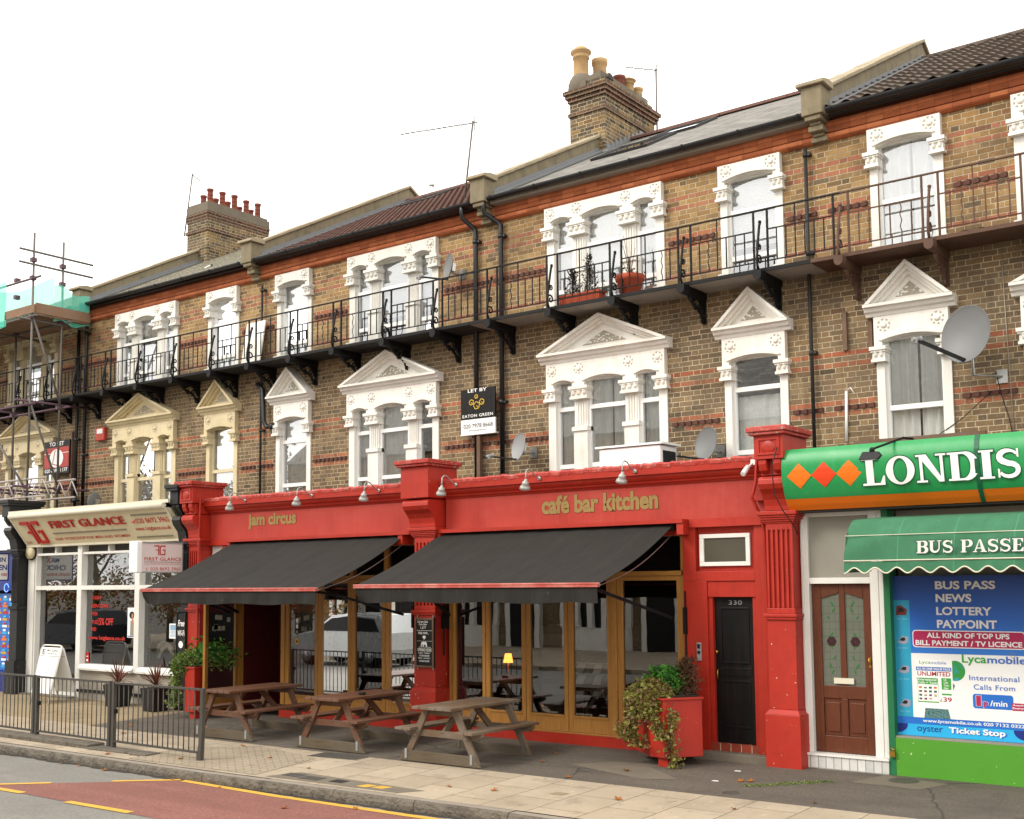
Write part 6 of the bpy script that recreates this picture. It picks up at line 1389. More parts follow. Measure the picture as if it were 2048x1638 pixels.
M['p_white'] = plain('poster_white', '#e2e2e0', .35, .02, 3, 0); M['p_cyan'] = plain('poster_cyan', '#2a95b8', .35, .08, 3, 0); M['p_cyan2'] = plain('poster_bright_cyan', '#2aa5d8', .35, .04, 3, 0); M['p_mag'] = plain('poster_magenta', '#a82050', .35, .04, 3, 0)
M['p_navy'] = plain('poster_navy', '#1b2a78', .35, .04, 3, 0); M['p_blue2'] = plain('poster_mid_blue', '#2268bd', .35, .04, 3, 0); M['p_lgreen'] = plain('poster_green', '#3f9a3a', .35, .05, 3, 0); M['p_letgrey'] = plain('poster_letter_grey', '#dedbd8', .4, .03, 3, 0); M['p_lblue'] = plain('poster_letter_blue', '#3a66b4', .4, .03, 3, 0)
mb = MB(); rect(mb, -4.79, -2.2, 1.45, 2.373, 0); mb.build('blue_panel', M['p_blue'], po)
mb = MB(); rect(mb, -4.79, -2.2, .69, 1.449, 0); mb.build('white_panel', M['p_white'], po)
mb = MB(); rect(mb, -4.79, -4.60, .69, 2.08, 1); o = mb.build('cyan_strip', M['p_cyan'], po)
mb = MB()
for z, kind in ((1.90, 0), (1.55, 1), (1.20, 1), (.80, 1)):
    P = [(-4.765, z), (-4.64, z), (-4.63, z+.07), (-4.70, z+.12), (-4.755, z+.11)] if not kind else [(-4.765, z+.02), (-4.68, z), (-4.63, z+.02), (-4.625, z+.09), (-4.70, z+.10)]
    mb.mi = 1 if not kind else 2; mb.py(P, YP-.0036, YP-.0026); mb.mi = 0; mb.py([(x*.5+-4.70*.5, zz*.45+(z+.07)*.55) for x, zz in P], YP-.0048, YP-.0038)
mb.build_each('train_picture', [M['black'], plain('dark_red_print', '#6a2426', .4, .05, 4, 0), plain('pale_train_print', '#8f95a8', .4, .1, 8, 0)], o)
mb = MB()
for s, z in (('for bus', 1.845), ('for tube', 1.495), ('for train', 1.125), ('for tram', .74)): pt(mb, s, -4.755, z, .12, .03, 0, 3)
mb.build('lettering', plain('pale_cyan_letters', '#6fbfd4', .4, .03, 3, 0), o)
mb = MB()
for s, x, z, w in (('BUS PASS', -4.285, 2.21, .685), ('NEWS', -4.283, 2.058, .41), ('LOTTERY', -4.282, 1.905, .63), ('PAYPOINT', -4.279, 1.752, .68)): pt(mb, s, x, z, w, .098, .03)
mb.build('lettering', M['p_letgrey'], po)
mb = MB(); rrect(mb, -4.575, -3.30, 1.52, 1.725, .04, 1); mb.build('banner_edge', M['p_white'], po)
mb = MB(); rrect(mb, -4.565, -3.31, 1.53, 1.715, .035, 2); o = mb.build('magenta_banner', M['p_mag'], po)
mb = MB(); pt(mb, 'ALL KIND OF TOP UPS', -4.405, 1.635, .935, .062, .03); pt(mb, 'BILL PAYMENT / TV LICENCE', -4.54, 1.545, 1.205, .062, .03); mb.build_each('lettering', M['p_white'], o)
mb = MB(); pt(mb, 'Lyca', -4.01, 1.325, .275, .125, .02); mb.build_each('green_lettering', M['p_lgreen'], po)
mb = MB(); pt(mb, 'mobile', -3.725, 1.355, .42, .085, .02); pt(mb, 'International', -3.935, 1.155, .55, .06, .005, 4, 1.08); pt(mb, 'Calls From', -3.89, 1.05, .455, .06, .005, 4, 1.08); mb.build_each('blue_lettering', M['p_lblue'], po)
mb = MB(); P = [Vector((-3.44+.03*math.sin(a)*(1.0), YP-.004, 1.46+.026*math.cos(a)-(.012 if abs(a-PI) < .6 else 0)+(-.010 if a < .4 or a > 5.9 else 0))) for a in [2*PI*i/16 for i in range(17)]]; mb.tube(P, .003, 4); mb.build('heart_outline', M['sign_grey'], po)
mb = MB(); rrect(mb, -3.905, -3.46, .835, 1.0, .03, 2); o = mb.build('price_badge', M['p_blue2'], po)
mb = MB(); pt(mb, '1', -3.868, .862, .055, .118, .03); pt(mb, 'p', -3.79, .845, .055, .07, .02); mb.build_each('magenta_lettering', M['p_mag'], o); mb = MB(); pt(mb, '/min', -3.715, .868, .19, .065, .02); pt(mb, '1', -3.872, .859, .063, .124, .03, 3); pt(mb, 'p', -3.794, .842, .063, .076, .03, 3); mb.build_each('lettering', M['p_white'], o)
mb = MB(); rrect(mb, -3.48, -3.15, .83, .915, .015, 3); o = mb.build('red_tag', M['p_mag'], po); mb = MB(); pt(mb, 'Anytime', -3.47, .878, .17, .025, .02, 5); pt(mb, 'Everyday', -3.47, .842, .19, .028, .02, 5); mb.build_each('lettering', M['p_white'], o)
mb = MB(); rect(mb, -4.79, -2.2, .612, .688, 1); o = mb.build('web_strip', M['p_blue2'], po); mb = MB(); pt(mb, 'www.lycamobile.co.uk 020 7132 0322', -4.49, .628, 1.14, .048, .02); mb.build_each('lettering', M['p_white'], o)
mb = MB(); rect(mb, -4.79, -2.2, .472, .611, 1); o = mb.build('ticket_strip', M['p_cyan2'], po); mb = MB(); pt(mb, 'oyster', -4.56, .505, .30, .085, .0); mb.build_each('navy_lettering', M['p_navy'], o)
mb = MB(); pt(mb, 'Ticket Stop', -4.182, .503, .64, .092, .05, 3); mb.build('letter_shadow', M['p_blue2'], o); mb = MB(); pt(mb, 'Ticket Stop', -4.19, .511, .63, .088, .03, 5); mb.build_each('lettering', M['p_white'], o)
mb = MB()
for cx in (-4.80, -3.34): P = [(cx+.13*math.cos(a), .60+.10*math.sin(a)) for a in [2*PI*i/24 for i in range(25)]]; P = [(max(-4.789, x), min(.610, max(.473, z))) for x, z in P]; mb.py(P[:24], YP-.0036, YP-.0026)
mb.build_each('navy_corner_shape', M['p_navy'], o)
mb = MB(); mb.py([(-4.47, .69), (-4.455, .81), (-4.19, .80), (-4.165, .69)], YP-.0018, YP-.001); mb.py([(-4.16, .95), (-4.10, 1.08), (-4.13, 1.12), (-4.16, 1.1)], YP-.0018, YP-.001)
t_ = NT('patterned_cloth_print'); p = t_.pos(); M['p_cloth'] = t_.fin(t_.ramp(t_.noise(t_.scale(p, (30, 30, 60)), 1.4, 2), [(.35, srgb('#233c46')), (.5, srgb('#3f7d86')), (.62, srgb('#7d7a5c')), (.7, srgb('#2a5a66'))]), .5, .3); mb.build('figure_clothing', M['p_cloth'], po)
mb = MB(); P = [(-4.09+.112*math.cos(a), 1.255+.118*math.sin(a)) for a in [2*PI*i/32 for i in range(32)]]; mb.py(P, YP-.0020, YP-.0011)
t_ = NT('globe_print'); p = t_.pos(); _, _, Z = t_.xyz(p); M['p_globe'] = t_.fin(t_.mix(t_.ramp(t_.noise(p, 9, 4), [(.48, 0.), (.52, 1.)]), t_.ramp(t_.m('MULTIPLY_ADD', Z, 4.2, -4.75), [(0, srgb('#2a93a8')), (1, srgb('#2a8a3c'))]), srgb('#2f8a3a')), .35, .4); mb.build('green_globe', M['p_globe'], po)
mb = MB(); rect(mb, -4.55, -4.125, .805, 1.375, 2.4); ins = mb.build('price_card', M['letter_white'], po)
mb = MB(); rect(mb, -4.548, -4.135, 1.245, 1.290, 3); rect(mb, -4.545, -4.54, 1.14, 1.16, 3); mb.build('blue_band', M['p_lblue'], ins)
mb = MB(); rect(mb, -4.535, -4.295, 1.085, 1.16, 3); rect(mb, -4.255, -4.143, 1.03, 1.165, 3); rect(mb, -4.255, -4.143, .965, .985, 3); rect(mb, -4.535, -4.29, .872, .886, 3); rect(mb, -4.535, -4.531, .886, 1.085, 3); rect(mb, -4.294, -4.290, .886, 1.085, 3); pt(mb, 'Lyca', -4.505, 1.315, .13, .05, .0); mb.build('green_band', M['p_lgreen'], ins)
mb = MB(); pt(mb, 'mobile', -4.37, 1.325, .18, .035, .0); mb.build_each('blue_lettering', M['p_lblue'], ins)
mb = MB(); pt(mb, 'ALL IN ONE VALUE PACK', -4.54, 1.255, .40, .026, .03); pt(mb, 'International\nCalls + Texts', -4.53, 1.092, .23, .062, .02); pt(mb, 'UK\nCalls\nTexts\nData', -4.23, 1.037, .06, .12, .02); mb.build_each('lettering', M['p_white'], ins)
mb = MB(); pt(mb, 'UNLIMITED', -4.533, 1.185, .385, .052, .02); pt(mb, '39', -4.24, .888, .098, .055, .02); pt(mb, '£', -4.277, .888, .026, .036, .0); mb.build_each('red_lettering', plain('dark_red_letters', '#a11a34', .4, .04, 3, 0), ins)
FC = ['#23326e', '#1d1d1d', '#c8a21e', '#b32431', '#2d7a3a', '#c9c9c9', '#d5651f']; fm = [plain('flag_print_%s' % ('abcdefg'[i]), c, .5, .02, 3, 0) for i, c in enumerate(FC)]
mb = MB()
for r in range(4):
    for c in range(4):
        if r == 3 and c == 3: continue
        x = -4.52+c*.058; z = 1.05-r*.044; a = rnd.randrange(7)
        for k in range(3): mb.mi = (a+k*3) % 7; rect(mb, x, x+.034, z-.008*k, z-.008*k+.0078, 3)
mb.build_each('flag_picture', fm, ins)
# green awning
aw = thing('awning', 'green canvas awning with scalloped edge and white lettering', 'awning', (-3, -1.75, 3.05), None)
X0, X1 = -4.97, -.1; CR = [(-1.72, 3.085), (-2.10, 3.055), (-2.27, 3.03), (-2.34, 3.0), (-2.52, 2.835), (-2.60, 2.55)]
mb = MB()
def AP(u, j, off=0.0):
    i = int(j); f = j-i
    if i >= 5: y, z = CR[5]
    else: y = CR[i][0]+(CR[i+1][0]-CR[i][0])*f; z = CR[i][1]+(CR[i+1][1]-CR[i][1])*f
    e = max(0, 1-u*9); w = .010*math.sin(u*40+j*2)*(j > 3)+.02*e*math.sin(j*5+u*30)*(j > 3)
    return (X0+(X1-X0)*u+(.10*e if j < 1.5 else 0), y+w+off, z)
mb.grid(lambda u, v: AP(u, v*5), 110, 20); 
for s, x in ((0, X0+.002),): mb.face([(x+(.08 if i < 2 else .0), y, z) for i, (y, z) in enumerate(CR)]+[(x, -1.72, 2.55)])
c = mb.build('canopy', M['awning_green'], aw, fix=False)
def scal(x): return 2.435-.032*math.cos(2*PI*(x-X0)/.245)
mb = MB(); mb.grid(lambda u, v: (X0+(X1-X0)*u, -2.605-.012*v+.008*math.sin(u*70), 2.535+(scal(X0+(X1-X0)*u)-2.535)*v), 240, 3); mb.face([(X0, -2.605, 2.54), (X0, -1.72, 2.54), (X0, -1.72, 2.43), (X0, -2.61, 2.41)]); mb.build('valance', M['awning_green'], aw, fix=False)
mb = MB(); mb.tube([(X0+(X1-X0)*i/240, -2.620+.008*math.sin(i/240*70), scal(X0+(X1-X0)*i/240)) for i in range(241)], .009, 5); mb.tube([(X0-.002, -2.606, 2.548), (X1, -2.606, 2.548)], .008, 5); mb.tube([(X0-.002, -2.528, 2.838), (X1, -2.528, 2.838)], .005, 5); mb.build('piping', M['trim_cream'], aw)
Va = (0, -.085, .29)
mb = MB(); serif_word(mb, 'BUS PASSES', (-4.135, -2.612, 2.618), XU, Va, 1.245, .142, .008, .12, .06); mb.build('lettering_outline', M['londis_dark'], aw)
mb = MB(); serif_word(mb, 'BUS PASSES', (-4.135, -2.616, 2.618), XU, Va, 1.245, .142, .0, .12, .06); mb.build('lettering', M['letter_white'], aw)
mb = MB()
mb.bar((-4.93, -2.56, 2.50), (-4.93, -1.62, 2.50), .03, .03); mb.build('awning_frame', M['iron'], aw)
t = thing('floodlight', 'black floodlight on an arm in front of the white sign letters', 'lamp', (-4.5, -1.5, 4.02)); mb = MB(); mb.tube([(-4.46, -1.51, 4.03), (-4.50, -1.80, 4.02), (-4.66, -2.42, 3.84)], .014, 8); mb.ell((-4.66, -2.42, 3.83), .035, .035, .035, 8, 5); mb.build('arm', M['iron'], t)
mb = MB(); mb.prism([(-4.80, -2.50, 3.72), (-4.575, -2.50, 3.715), (-4.545, -2.47, 3.76), (-4.59, -2.44, 3.81), (-4.77, -2.44, 3.815)], (0, .07, .0)); h = mb.build('lamp_head', M['black'], t, bevel=.006); mb = MB(); mb.box(-4.77, -4.60, -2.49, -2.45, 3.708, 3.714); mb.build('lens', M['lampgrey'], h)
cable('thin black cable looping down the red pier beside the green sign', [(-5.98, -2.09, 4.0), (-6.05, -2.12, 3.75), (-6.02, -2.12, 3.4), (-5.94, -2.06, 3.2), (-5.86, -1.9, 3.0), (-5.84, -1.86, 2.9)], 'black', .007)

# ------------------------------------------------------------------ hair salon
sal = thing('shopfront', 'hair salon shopfront with cream sign and white framed windows', 'shopfront', (-21.2, -1.5, 0))
SX0, SX1 = -23.87, -18.34; ST, SB = (-2.10, 3.81), (-1.67, 3.22); Vs = Vector((0, ST[0]-SB[0], ST[1]-SB[1])).normalized(); Ns = Vector((1, 0, 0)).cross(Vs)
mb = MB(); mb.px([SB, ST, (-1.4, 3.81), (-1.4, 3.22)], SX0, SX1); sg = mb.build('sign_panel', M['cream_sign'], sal)
mb = MB(); mb.tube([(SX0+.05, -2.12, 3.85), (SX1-.05, -2.12, 3.85)], .055, 12); mb.build('roller_tube', M['trim_cream'], sal)
mb = MB(); mb.px([(SB[0]-.012, SB[1]-.03), (SB[0]-.02, SB[1]+.012), (-1.4, SB[1]+.011), (-1.4, SB[1]-.03)], SX0, SX1); mb.px([(-2.10, 3.90), (-2.10, 3.965), (-1.3, 3.99), (-1.3, 3.90)], SX0-.05, SX1+.05)
for a, b in ((SX0, SX0+.05), (SX1-.05, SX1)): mb.px([(SB[0]-.015, SB[1]+.013), (ST[0]-.015, ST[1]), (ST[0]+.01, ST[1]), (SB[0]+.01, SB[1]+.013)], a, b)
mb.build('sign_frame', M['trim_cream'], sal); mb = MB(); mb.box(SX0, SX1, -1.4, 0, 3.86, 3.93); mb.build('flat_roof', M['darkslab'], sal)
def SP(x, z, d=0.0): f = (z-SB[1])/(ST[1]-SB[1]); return Vector((x, SB[0]+(ST[0]-SB[0])*f, z))+Ns*d
if Ns.y > 0: Ns = -Ns
def stx(mb, s, x, z, w, h, off=.01, d=.006, sp=1.0): put_text(mb, s, SP(x, z, d), XU, Vs, w, h/Vs.z, off, sp)
def bigG(mb, P, s, U, V, N, dep):
    """the back to back F and G mark"""
    def b(x0, z0, x1, z1, w): 
        a = P+U*(x0*s)+V*(z0*s); c = P+U*(x1*s)+V*(z1*s); mb.bar(a+N*dep/2, c+N*dep/2, w*s, dep, N)
    w = .115
    b(.0, .94, .56, .94, w); b(.20, .52, .52, .52, w*.8); b(.50, .0, .50, .885, w); b(.66, .06, .66, .94, w); b(.715, .94, 1.22, .94, w); b(.715, .06, 1.22, .06, w); b(1.17, .115, 1.17, .48, w); b(.93, .53, 1.225, .53, w)
    b(1.19, .885, 1.19, .80, w*.7)
mb = MB(); bigG(mb, SP(-23.56, 3.275, .002), .56, Vector((1, 0, 0)), Vs, Ns, .035); mb.build('emblem', M['sign_red'], sg)
mb = MB(); stx(mb, 'FIRST GLANCE', -22.47, 3.565, 2.63, .150, .012, .03, 1.05); stx(mb, 'FIRST GLANCE', -22.462, 3.560, 2.63, .150, .012, .012, 1.05); stx(mb, 'HAIR WORKSHOP FOR MEN AND WOMEN', -22.60, 3.312, 2.64, .055, .012, .006, 1.05); stx(mb, '334', -23.76, 3.27, .20, .05, .0); stx(mb, '020 8692 3965', -19.50, 3.552, 1.04, .095, .01); stx(mb, 'www.1stglance.co.uk', -19.66, 3.395, 1.13, .095, .012)
mb.box(-19.63, -19.53, SP(0, 3.60)[1]-.012, SP(0, 3.60)[1]-.006, 3.56, 3.64); mb.build('lettering', M['sign_red'], sg)
mb = MB(); mb.prism([SP(-19.605, 3.585, .014), SP(-19.555, 3.585, .014), SP(-19.555, 3.625, .014), SP(-19.605, 3.625, .014)], Ns*.002); mb.build('phone_symbol', M['cream_sign'], sg)
mb = MB()
for x0, x1, z, n in ((-22.55, -19.93, 3.445, 46), (-19.55, -18.40, 3.70, 22), (-19.74, -18.60, 3.285, 22)):
    for i in range(n): 
        x = x0+(x1-x0)*i/n; P = SP(x, z, .001); mb.prism([P, P+Vector((.03, 0, 0)), P+Vector((.03, 0, 0))+Vs*.035, P+Vs*.035], Ns*.02)
mb.build('raised_dots', M['sign_grey'], sg)
mb = MB()
for x0, x1 in ((-23.95, -23.70), (-23.66, -23.62)): mb.box(x0, x1, -1.58, -1.38, .02, 3.2)
for x in (-22.02, -20.0): mb.box(x, x+.16, -1.60, -1.38, .02 if x < -21 else .60, 3.2)
mb.box(-18.52, -18.31, -1.55, -1.38, .1, 3.2)
for a, b in ((-23.619, -22.021), (-21.859, -20.001), (-19.839, -18.521)):
    mb.box(a, b, -1.575, -1.38, 3.0, 3.05); mb.box(a, b, -1.60, -1.38, 2.255, 2.345)
for a, b in ((-21.859, -20.001), (-19.839, -18.521)): mb.px([(-1.38, .60), (-1.66, .60), (-1.66, .645), (-1.58, .72), (-1.38, .72)], a, b)
for x in (-22.90, -21.97+.05, -20.95): mb.box(x-.03, x+.03, -1.57, -1.38, 3.051, 3.2)
fr = mb.build('white_window_frame', M['white'], sal, bevel=.005)
g = MB()
for a, b in ((-23.62, -22.02), (-21.86, -20.0), (-19.84, -18.52)):
    g.face([(a, -1.46, 2.345), (b, -1.46, 2.345), (b, -1.46, 3.0), (a, -1.46, 3.0)]); g.face([(a, -1.46, .72 if a > -22 else .2), (b, -1.46, .72 if a > -22 else .2), (b, -1.46, 2.255), (a, -1.46, 2.255)])
g.build('pane', M['glass_shop'], fr)
t_ = NT('diamond_mesh_grille'); p = t_.pos(); X, Y, Z = t_.xyz(p); a = t_.m('FRACT', t_.m('MULTIPLY', t_.m('ADD', X, Z), 22.)); b = t_.m('FRACT', t_.m('MULTIPLY', t_.m('SUBTRACT', X, Z), 22.))
M['mesh'] = t_.fin(t_.mix(t_.m('MAXIMUM', t_.m('LESS_THAN', a, .22), t_.m('LESS_THAN', b, .22)), srgb('#0c0c0c'), srgb('#6f6e69')), .6, .3)
mb = MB(); mb.box(-23.62, -18.52, -1.44, -1.42, 3.05, 3.2); mb.build('vent_grille', M['mesh'], sal)
mb = MB(); mb.box(-23.6, -22.03, -1.50, -1.45, .03, .20); mb.build('door_kick_rail', M['white'], sal)
def treadm():
    t = NT('checker_plate_tile'); p = t.pos(); X, Y, Z = t.xyz(p); u = t.m('MULTIPLY', t.m('ADD', X, Y), 26.); v = t.m('MULTIPLY', Z, 26.); s = t.m('MULTIPLY', t.m('SINE', t.m('MULTIPLY', u, 3.14159)), t.m('SINE', t.m('MULTIPLY', v, 3.14159)))
    k = t.ramp(t.m('ABSOLUTE', s), [(.45, 0.), (.6, 1.)]); t.bump(k, .6, .008); return t.fin(t.mix(k, t.mix(t.noise(p, 3), srgb('#8f887b'), srgb('#a39b8c')), srgb('#b5ad9e')), .5, .5)
mb = MB(); mb.box(-21.95, -18.50, -1.56, -1.38, .20, .599); mb.box(-21.95, -18.50, -1.58, -1.38, -.02, .14); mb.build('stall_riser', treadm(), sal); mb = MB(); mb.box(-21.95, -18.50, -1.60, -1.38, .141, .199); mb.build('dark_ledge', M['iron_soft'], sal)
mb = MB(); mb.box(-23.95, -22.0, -1.75, -1.30, -.02, .03); mb.build('door_step', M['concrete'], sal)
def bpil(x0, x1, par):
    m = MB(); m.box(x0-.04, x1+.04, -1.86, -1.36, -.02, .72); m.box(x0, x1, -1.80, -1.36, .721, 1.83); m.box(x0-.03, x1+.03, -1.83, -1.36, 1.831, 1.91); m.box(x0+.02, x1-.02, -1.775, -1.36, 1.911, 3.0); n = 5; w = (x1-x0-.04)/n
    for k in range(n): m.box(x0+.02+k*w+w*.25, x0+.02+(k+1)*w-w*.1, -1.80, -1.775, 1.98, 2.95)
    for e, z, h in ((.0, 3.001, .05), (.03, 3.052, .05), (.07, 3.103, .06)): m.box(x0-e, x1+e, -1.80-e, -1.36, z, z+h-.001)
    m.px([(-1.36, 3.165), (-1.83, 3.165), (-1.87, 3.35), (-1.97, 3.47), (-2.01, 3.56), (-1.98, 3.63), (-1.36, 3.66)], x0, x1); m.box(x0+.03, x1-.03, -1.92, -1.36, 3.661, 3.86)
    for k in (.25, .75): xx = x0+(x1-x0)*k; m.px([(-2.02, 3.859), (-2.02, 3.80), (-1.93, 3.68), (-1.92, 3.859)], xx-.05, xx+.05)
    m.box(x0, x1, -2.05, -1.30, 3.861, 4.11); m.box(x0-.06, x1+.06, -2.11, -1.25, 4.111, 4.16); m.box(x0-.08, x1+.08, -2.13, -1.23, 4.161, 4.23); return m.build('black_pilaster', M['black_pier'], par, bevel=.006)
bpil(-24.27, -23.97, sal); bpil(-18.30, -18.06, sal)
t = thing('extract_fan', 'round cream wall fan at the top left corner of the salon window', 'fan', (-23.75, -1.6, 3.08)); mb = MB(); mb.lathe([(.001, .0), (.13, 0), (.15, .03), (.15, .09), (.001, .09)], (-23.78, -1.585, 3.08), 8, Matrix.Rotation(R(90), 3, 'X') @ Matrix.Rotation(R(22), 3, 'Z')); mb.build('casing', M['cream_sign'], t); mb = MB(); mb.lathe([(.155, .0), (.155, .03), (.17, .03), (.17, .0)], (-23.78, -1.585, 3.08), 16, Matrix.Rotation(R(90), 3, 'X')); mb.build('rim', M['black'], t)
# salon interior
M['salroom'] = plain('grey_brown_salon_wall', '#4b453c', .85, .08, 1.5, 0); M['saldark'] = plain('dark_salon_wall', '#231d18', .85, .15, 1.5, 0)
mb = MB(); a, b, d = -23.9, -18.48, 2.6; mb.mi = 1
mb.face([(a, -1.37, .01), (b, -1.37, .01), (b, d, .01), (a, d, .01)]); mb.face([(a, d, .01), (b, d, .01), (b, d, 3.19), (a, d, 3.19)]); mb.face([(a, -1.37, .01), (a, d, .01), (a, d, 3.19), (a, -1.37, 3.19)]); mb.face([(b, -1.37, .01), (b, d, .01), (b, d, 3.19), (b, -1.37, 3.19)]); mb.mi = 0; mb.face([(a, -1.37, 3.19), (b, -1.37, 3.19), (b, d, 3.19), (a, d, 3.19)]); mb.face([(-19.9, -1.15, .02), (b-.01, -1.0, .02), (b-.01, -1.0, 3.18), (-19.9, -1.15, 3.18)])
mb.mi = 2; mb.box(-23.6, -18.55, -1.40, -1.385, 2.30, 3.02); mb.mi = 0; mb.build('interior', [M['salroom'], M['saldark'], M['panel_grey']], sal, fix=False)
YS = -1.4655; t = thing('window_lettering', 'red window lettering advertising 15% OFF on the salon glass', 'lettering', (-21.2, YS, 1.2)); m = MB()
for w_, x, z, w, h in (('STUDENT', -21.68, 2.055, .36, .075), ('REDUCTIONS', -21.67, 1.885, .60, .075), ('MON', -21.66, 1.72, .20, .075), ('TUE', -21.655, 1.55, .19, .07), ('WED', -21.66, 1.40, .175, .075), ('15% OFF', -21.44, 1.525, .545, .145), ('www.1stglance.co.uk', -21.77, 1.20, 1.30, .105)): put_text(m, w_, (x, YS, z), XU, ZU, w, h, .02)
m.build_each('lettering', plain('red_window_vinyl', '#c22c22', .5, .04, 4, 0), t)
t = thing('window_poster', 'tall narrow white poster of a curly haired woman in the salon window', 'poster', (-20.24, YS, 1.6)); m = MB(); m.box(-20.39, -20.10, -1.475, -1.466, 1.29, 1.89); m.build('paper', M['letter_white'], t)
m = MB(); m.ell((-20.245, -1.476, 1.74), .09, .003, .075, 14, 8); m.build('hair_print', M['black'], t); m = MB(); m.ell((-20.225, -1.479, 1.725), .032, .002, .05, 10, 6); m.py([(-20.24, 1.69), (-20.20, 1.69), (-20.17, 1.56), (-20.155, 1.42), (-20.18, 1.42), (-20.20, 1.55), (-20.245, 1.64)], -1.478, -1.475); m.build('skin_print', plain('printed_skin', '#b07c5e', .5, .08, 20, 0), t)
m = MB(); m.py([(-20.29, 1.62), (-20.21, 1.66), (-20.19, 1.50), (-20.17, 1.33), (-20.30, 1.33)], -1.4765, -1.475); m.build('dress_print', M['sign_grey'], t); m = MB(); m.box(-20.37, -20.14, -1.4762, -1.475, 1.305, 1.325); m.build('caption_bar', M['p_navy'], t)
t = thing('window_notice', 'pale blue and white paper notice in the right salon window', 'notice', (-18.85, YS, 1.45)); m = MB(); m.box(-19.02, -18.70, -1.475, -1.466, 1.30, 1.59); m.build('paper', M['letter_white'], t); m = MB(); m.box(-18.99, -18.73, -1.4765, -1.475, 1.46, 1.565); [m.box(-18.99, -18.73-.05*(i % 2), -1.4765, -1.475, 1.33+.026*i, 1.342+.026*i) for i in range(5)]; m.build('print', plain('pale_blue_print', '#8fb0c9', .5, .15, 20, 0), t)
t = thing('small_sign', 'tiny red notice in the lower corner of the middle salon window', 'notice', (-21.7, YS, .85)); m = MB(); m.box(-21.83, -21.72, -1.475, -1.466, .75, .95); m.build('card', M['sign_red'], t); m = MB(); m.box(-21.81, -21.74, -1.4765, -1.475, .77, .81); m.box(-21.81, -21.74, -1.4765, -1.475, .86, .88); m.build('print', M['letter_white'], t)
t = thing('salon_plant', 'green palm plant standing inside the salon window', 'plant', (-20.7, -.9, 0)); m = MB()
for i in range(16):
    a = rnd.uniform(0, 6.28); l = rnd.uniform(.4, .75); P = [Vector((-20.6, -.85, 1.0))+Vector((math.cos(a)*l*f, math.sin(a)*l*f*.5, .55*math.sin(f*2.3)*l/.6)) for f in (0, .3, .55, .8, 1)]
    for p0, p1 in zip(P[:-1], P[1:]):
        for k in range(5): c = p0+(p1-p0)*k/5; d = Vector((-math.sin(a), math.cos(a)*.5, -.25))*.11; m.face([c, c+d+(p1-p0)*.1, c+d*1.05, c+(p1-p0)*.07]); d = -d; d.z = -abs(d.z); m.face([c, c+d+(p1-p0)*.1, c+d*1.05, c+(p1-p0)*.07])
m.build('fronds', M['leaf_green'], t); m = MB(); m.lathe([(.12, 0), (.16, .35), (.15, .35), (.14, .3)], (-20.6, -.85, .65), 14); m.box(-20.9, -20.3, -1.1, -.6, .02, .649); m.build('pot', M['pot_black'], t)
def chair(label, x, y):
    t = thing('salon_chair', label, 'chair', (x, y, 0), 'chairs inside the salon'); m = MB(); m.box(x-.26, x+.26, y-.25, y+.25, .48, .58); m.build('seat', M['black'], t, bevel=.03); m = MB(); m.prism([(x-.27, y+.22, .60), (x+.27, y+.22, .60), (x+.24, y+.30, 1.05), (x-.24, y+.30, 1.05)], (0, .07, 0)); m.build('backrest', M['black'], t, bevel=.03); m = MB(); m.lathe([(.25, 0), (.25, .02), (.04, .05), (.035, .47)], (x, y, .02), 14); m.build('base', M['chrome'], t)
chair('black salon chair behind the middle window', -21.4, .1); chair('black salon chair behind the salon doorway', -22.8, .3)
t = thing('projecting_sign', 'white lightbox sign with red lettering projecting from the salon', 'sign', (-18.12, -2.3, 2.85)); m = MB(); m.box(-18.34, -18.12, -2.765, -1.87, 2.575, 3.13); b = m.build('lightbox', plain('pale_sign_acrylic', '#cfc4c0', .35, .03, 2, 0), t, bevel=.006)
m = MB(); m.box(-18.355, -18.105, -2.885, -2.766, 2.565, 3.145); m.build('white_end_post', M['whitebox'], t, bevel=.02); m = MB()
for a in ((-2.765, -1.87, 2.565, 2.59), (-2.765, -1.87, 3.11, 3.135), (-1.89, -1.87, 2.59, 3.11)): m.box(-18.12, -18.11, a[0], a[1], a[2], a[3])
m.build('edge_frame', M['dishlight'], t); YU = (0, 1, 0); m = MB(); bigG(m, Vector((-18.118, -2.51, 2.895)), .180, Vector((0, 1, 0))*1.12, Vector((0, 0, 1)), Vector((1, 0, 0)), .004); m.build('emblem', M['sign_red'], b); m = MB(); q = Vector
put_text(m, 'FIRST GLANCE', q((-18.116, -2.715, 2.79)), YU, ZU, .815, .062, .01, 1.08); put_text(m, 'HAIR WORKSHOP FOR MEN AND WOMEN', q((-18.116, -2.71, 2.72)), YU, ZU, .81, .018, .0); put_text(m, 't: 020 8692 3965', q((-18.116, -2.685, 2.61)), YU, ZU, .77, .058, .0, 1.15); m.build_each('lettering', M['sign_red'], b)
m = MB(); [m.box(-18.119, -18.116, -2.715+.024*i, -2.703+.024*i, 2.76, 2.772) for i in range(34)]; m.build('dotted_rule', M['iron_soft'], b)
t = thing('chalk_board', 'small blackboard with Free Wi-Fi writing by the left red pier', 'chalkboard', (-18.2, -1.84, 1.5)); m = MB(); m.box(-18.30, -18.06, -1.835, -1.805, .95, 1.80); m.build('board', M['black'], t); m = MB(); put_text(m, 'Free', (-18.28, -1.837, 1.56), XU, ZU, .19, .12, .02, shear=.2); put_text(m, 'Wi-Fi', (-18.29, -1.837, 1.38), XU, ZU, .21, .11, .02, shear=.1); m.py([(-18.18+.07*math.cos(k*PI/4), 1.22+.07*math.sin(k*PI/4)) for k in range(8)], -1.837, -1.8355); m.build_each('chalk_writing', M['letter_white'], t)
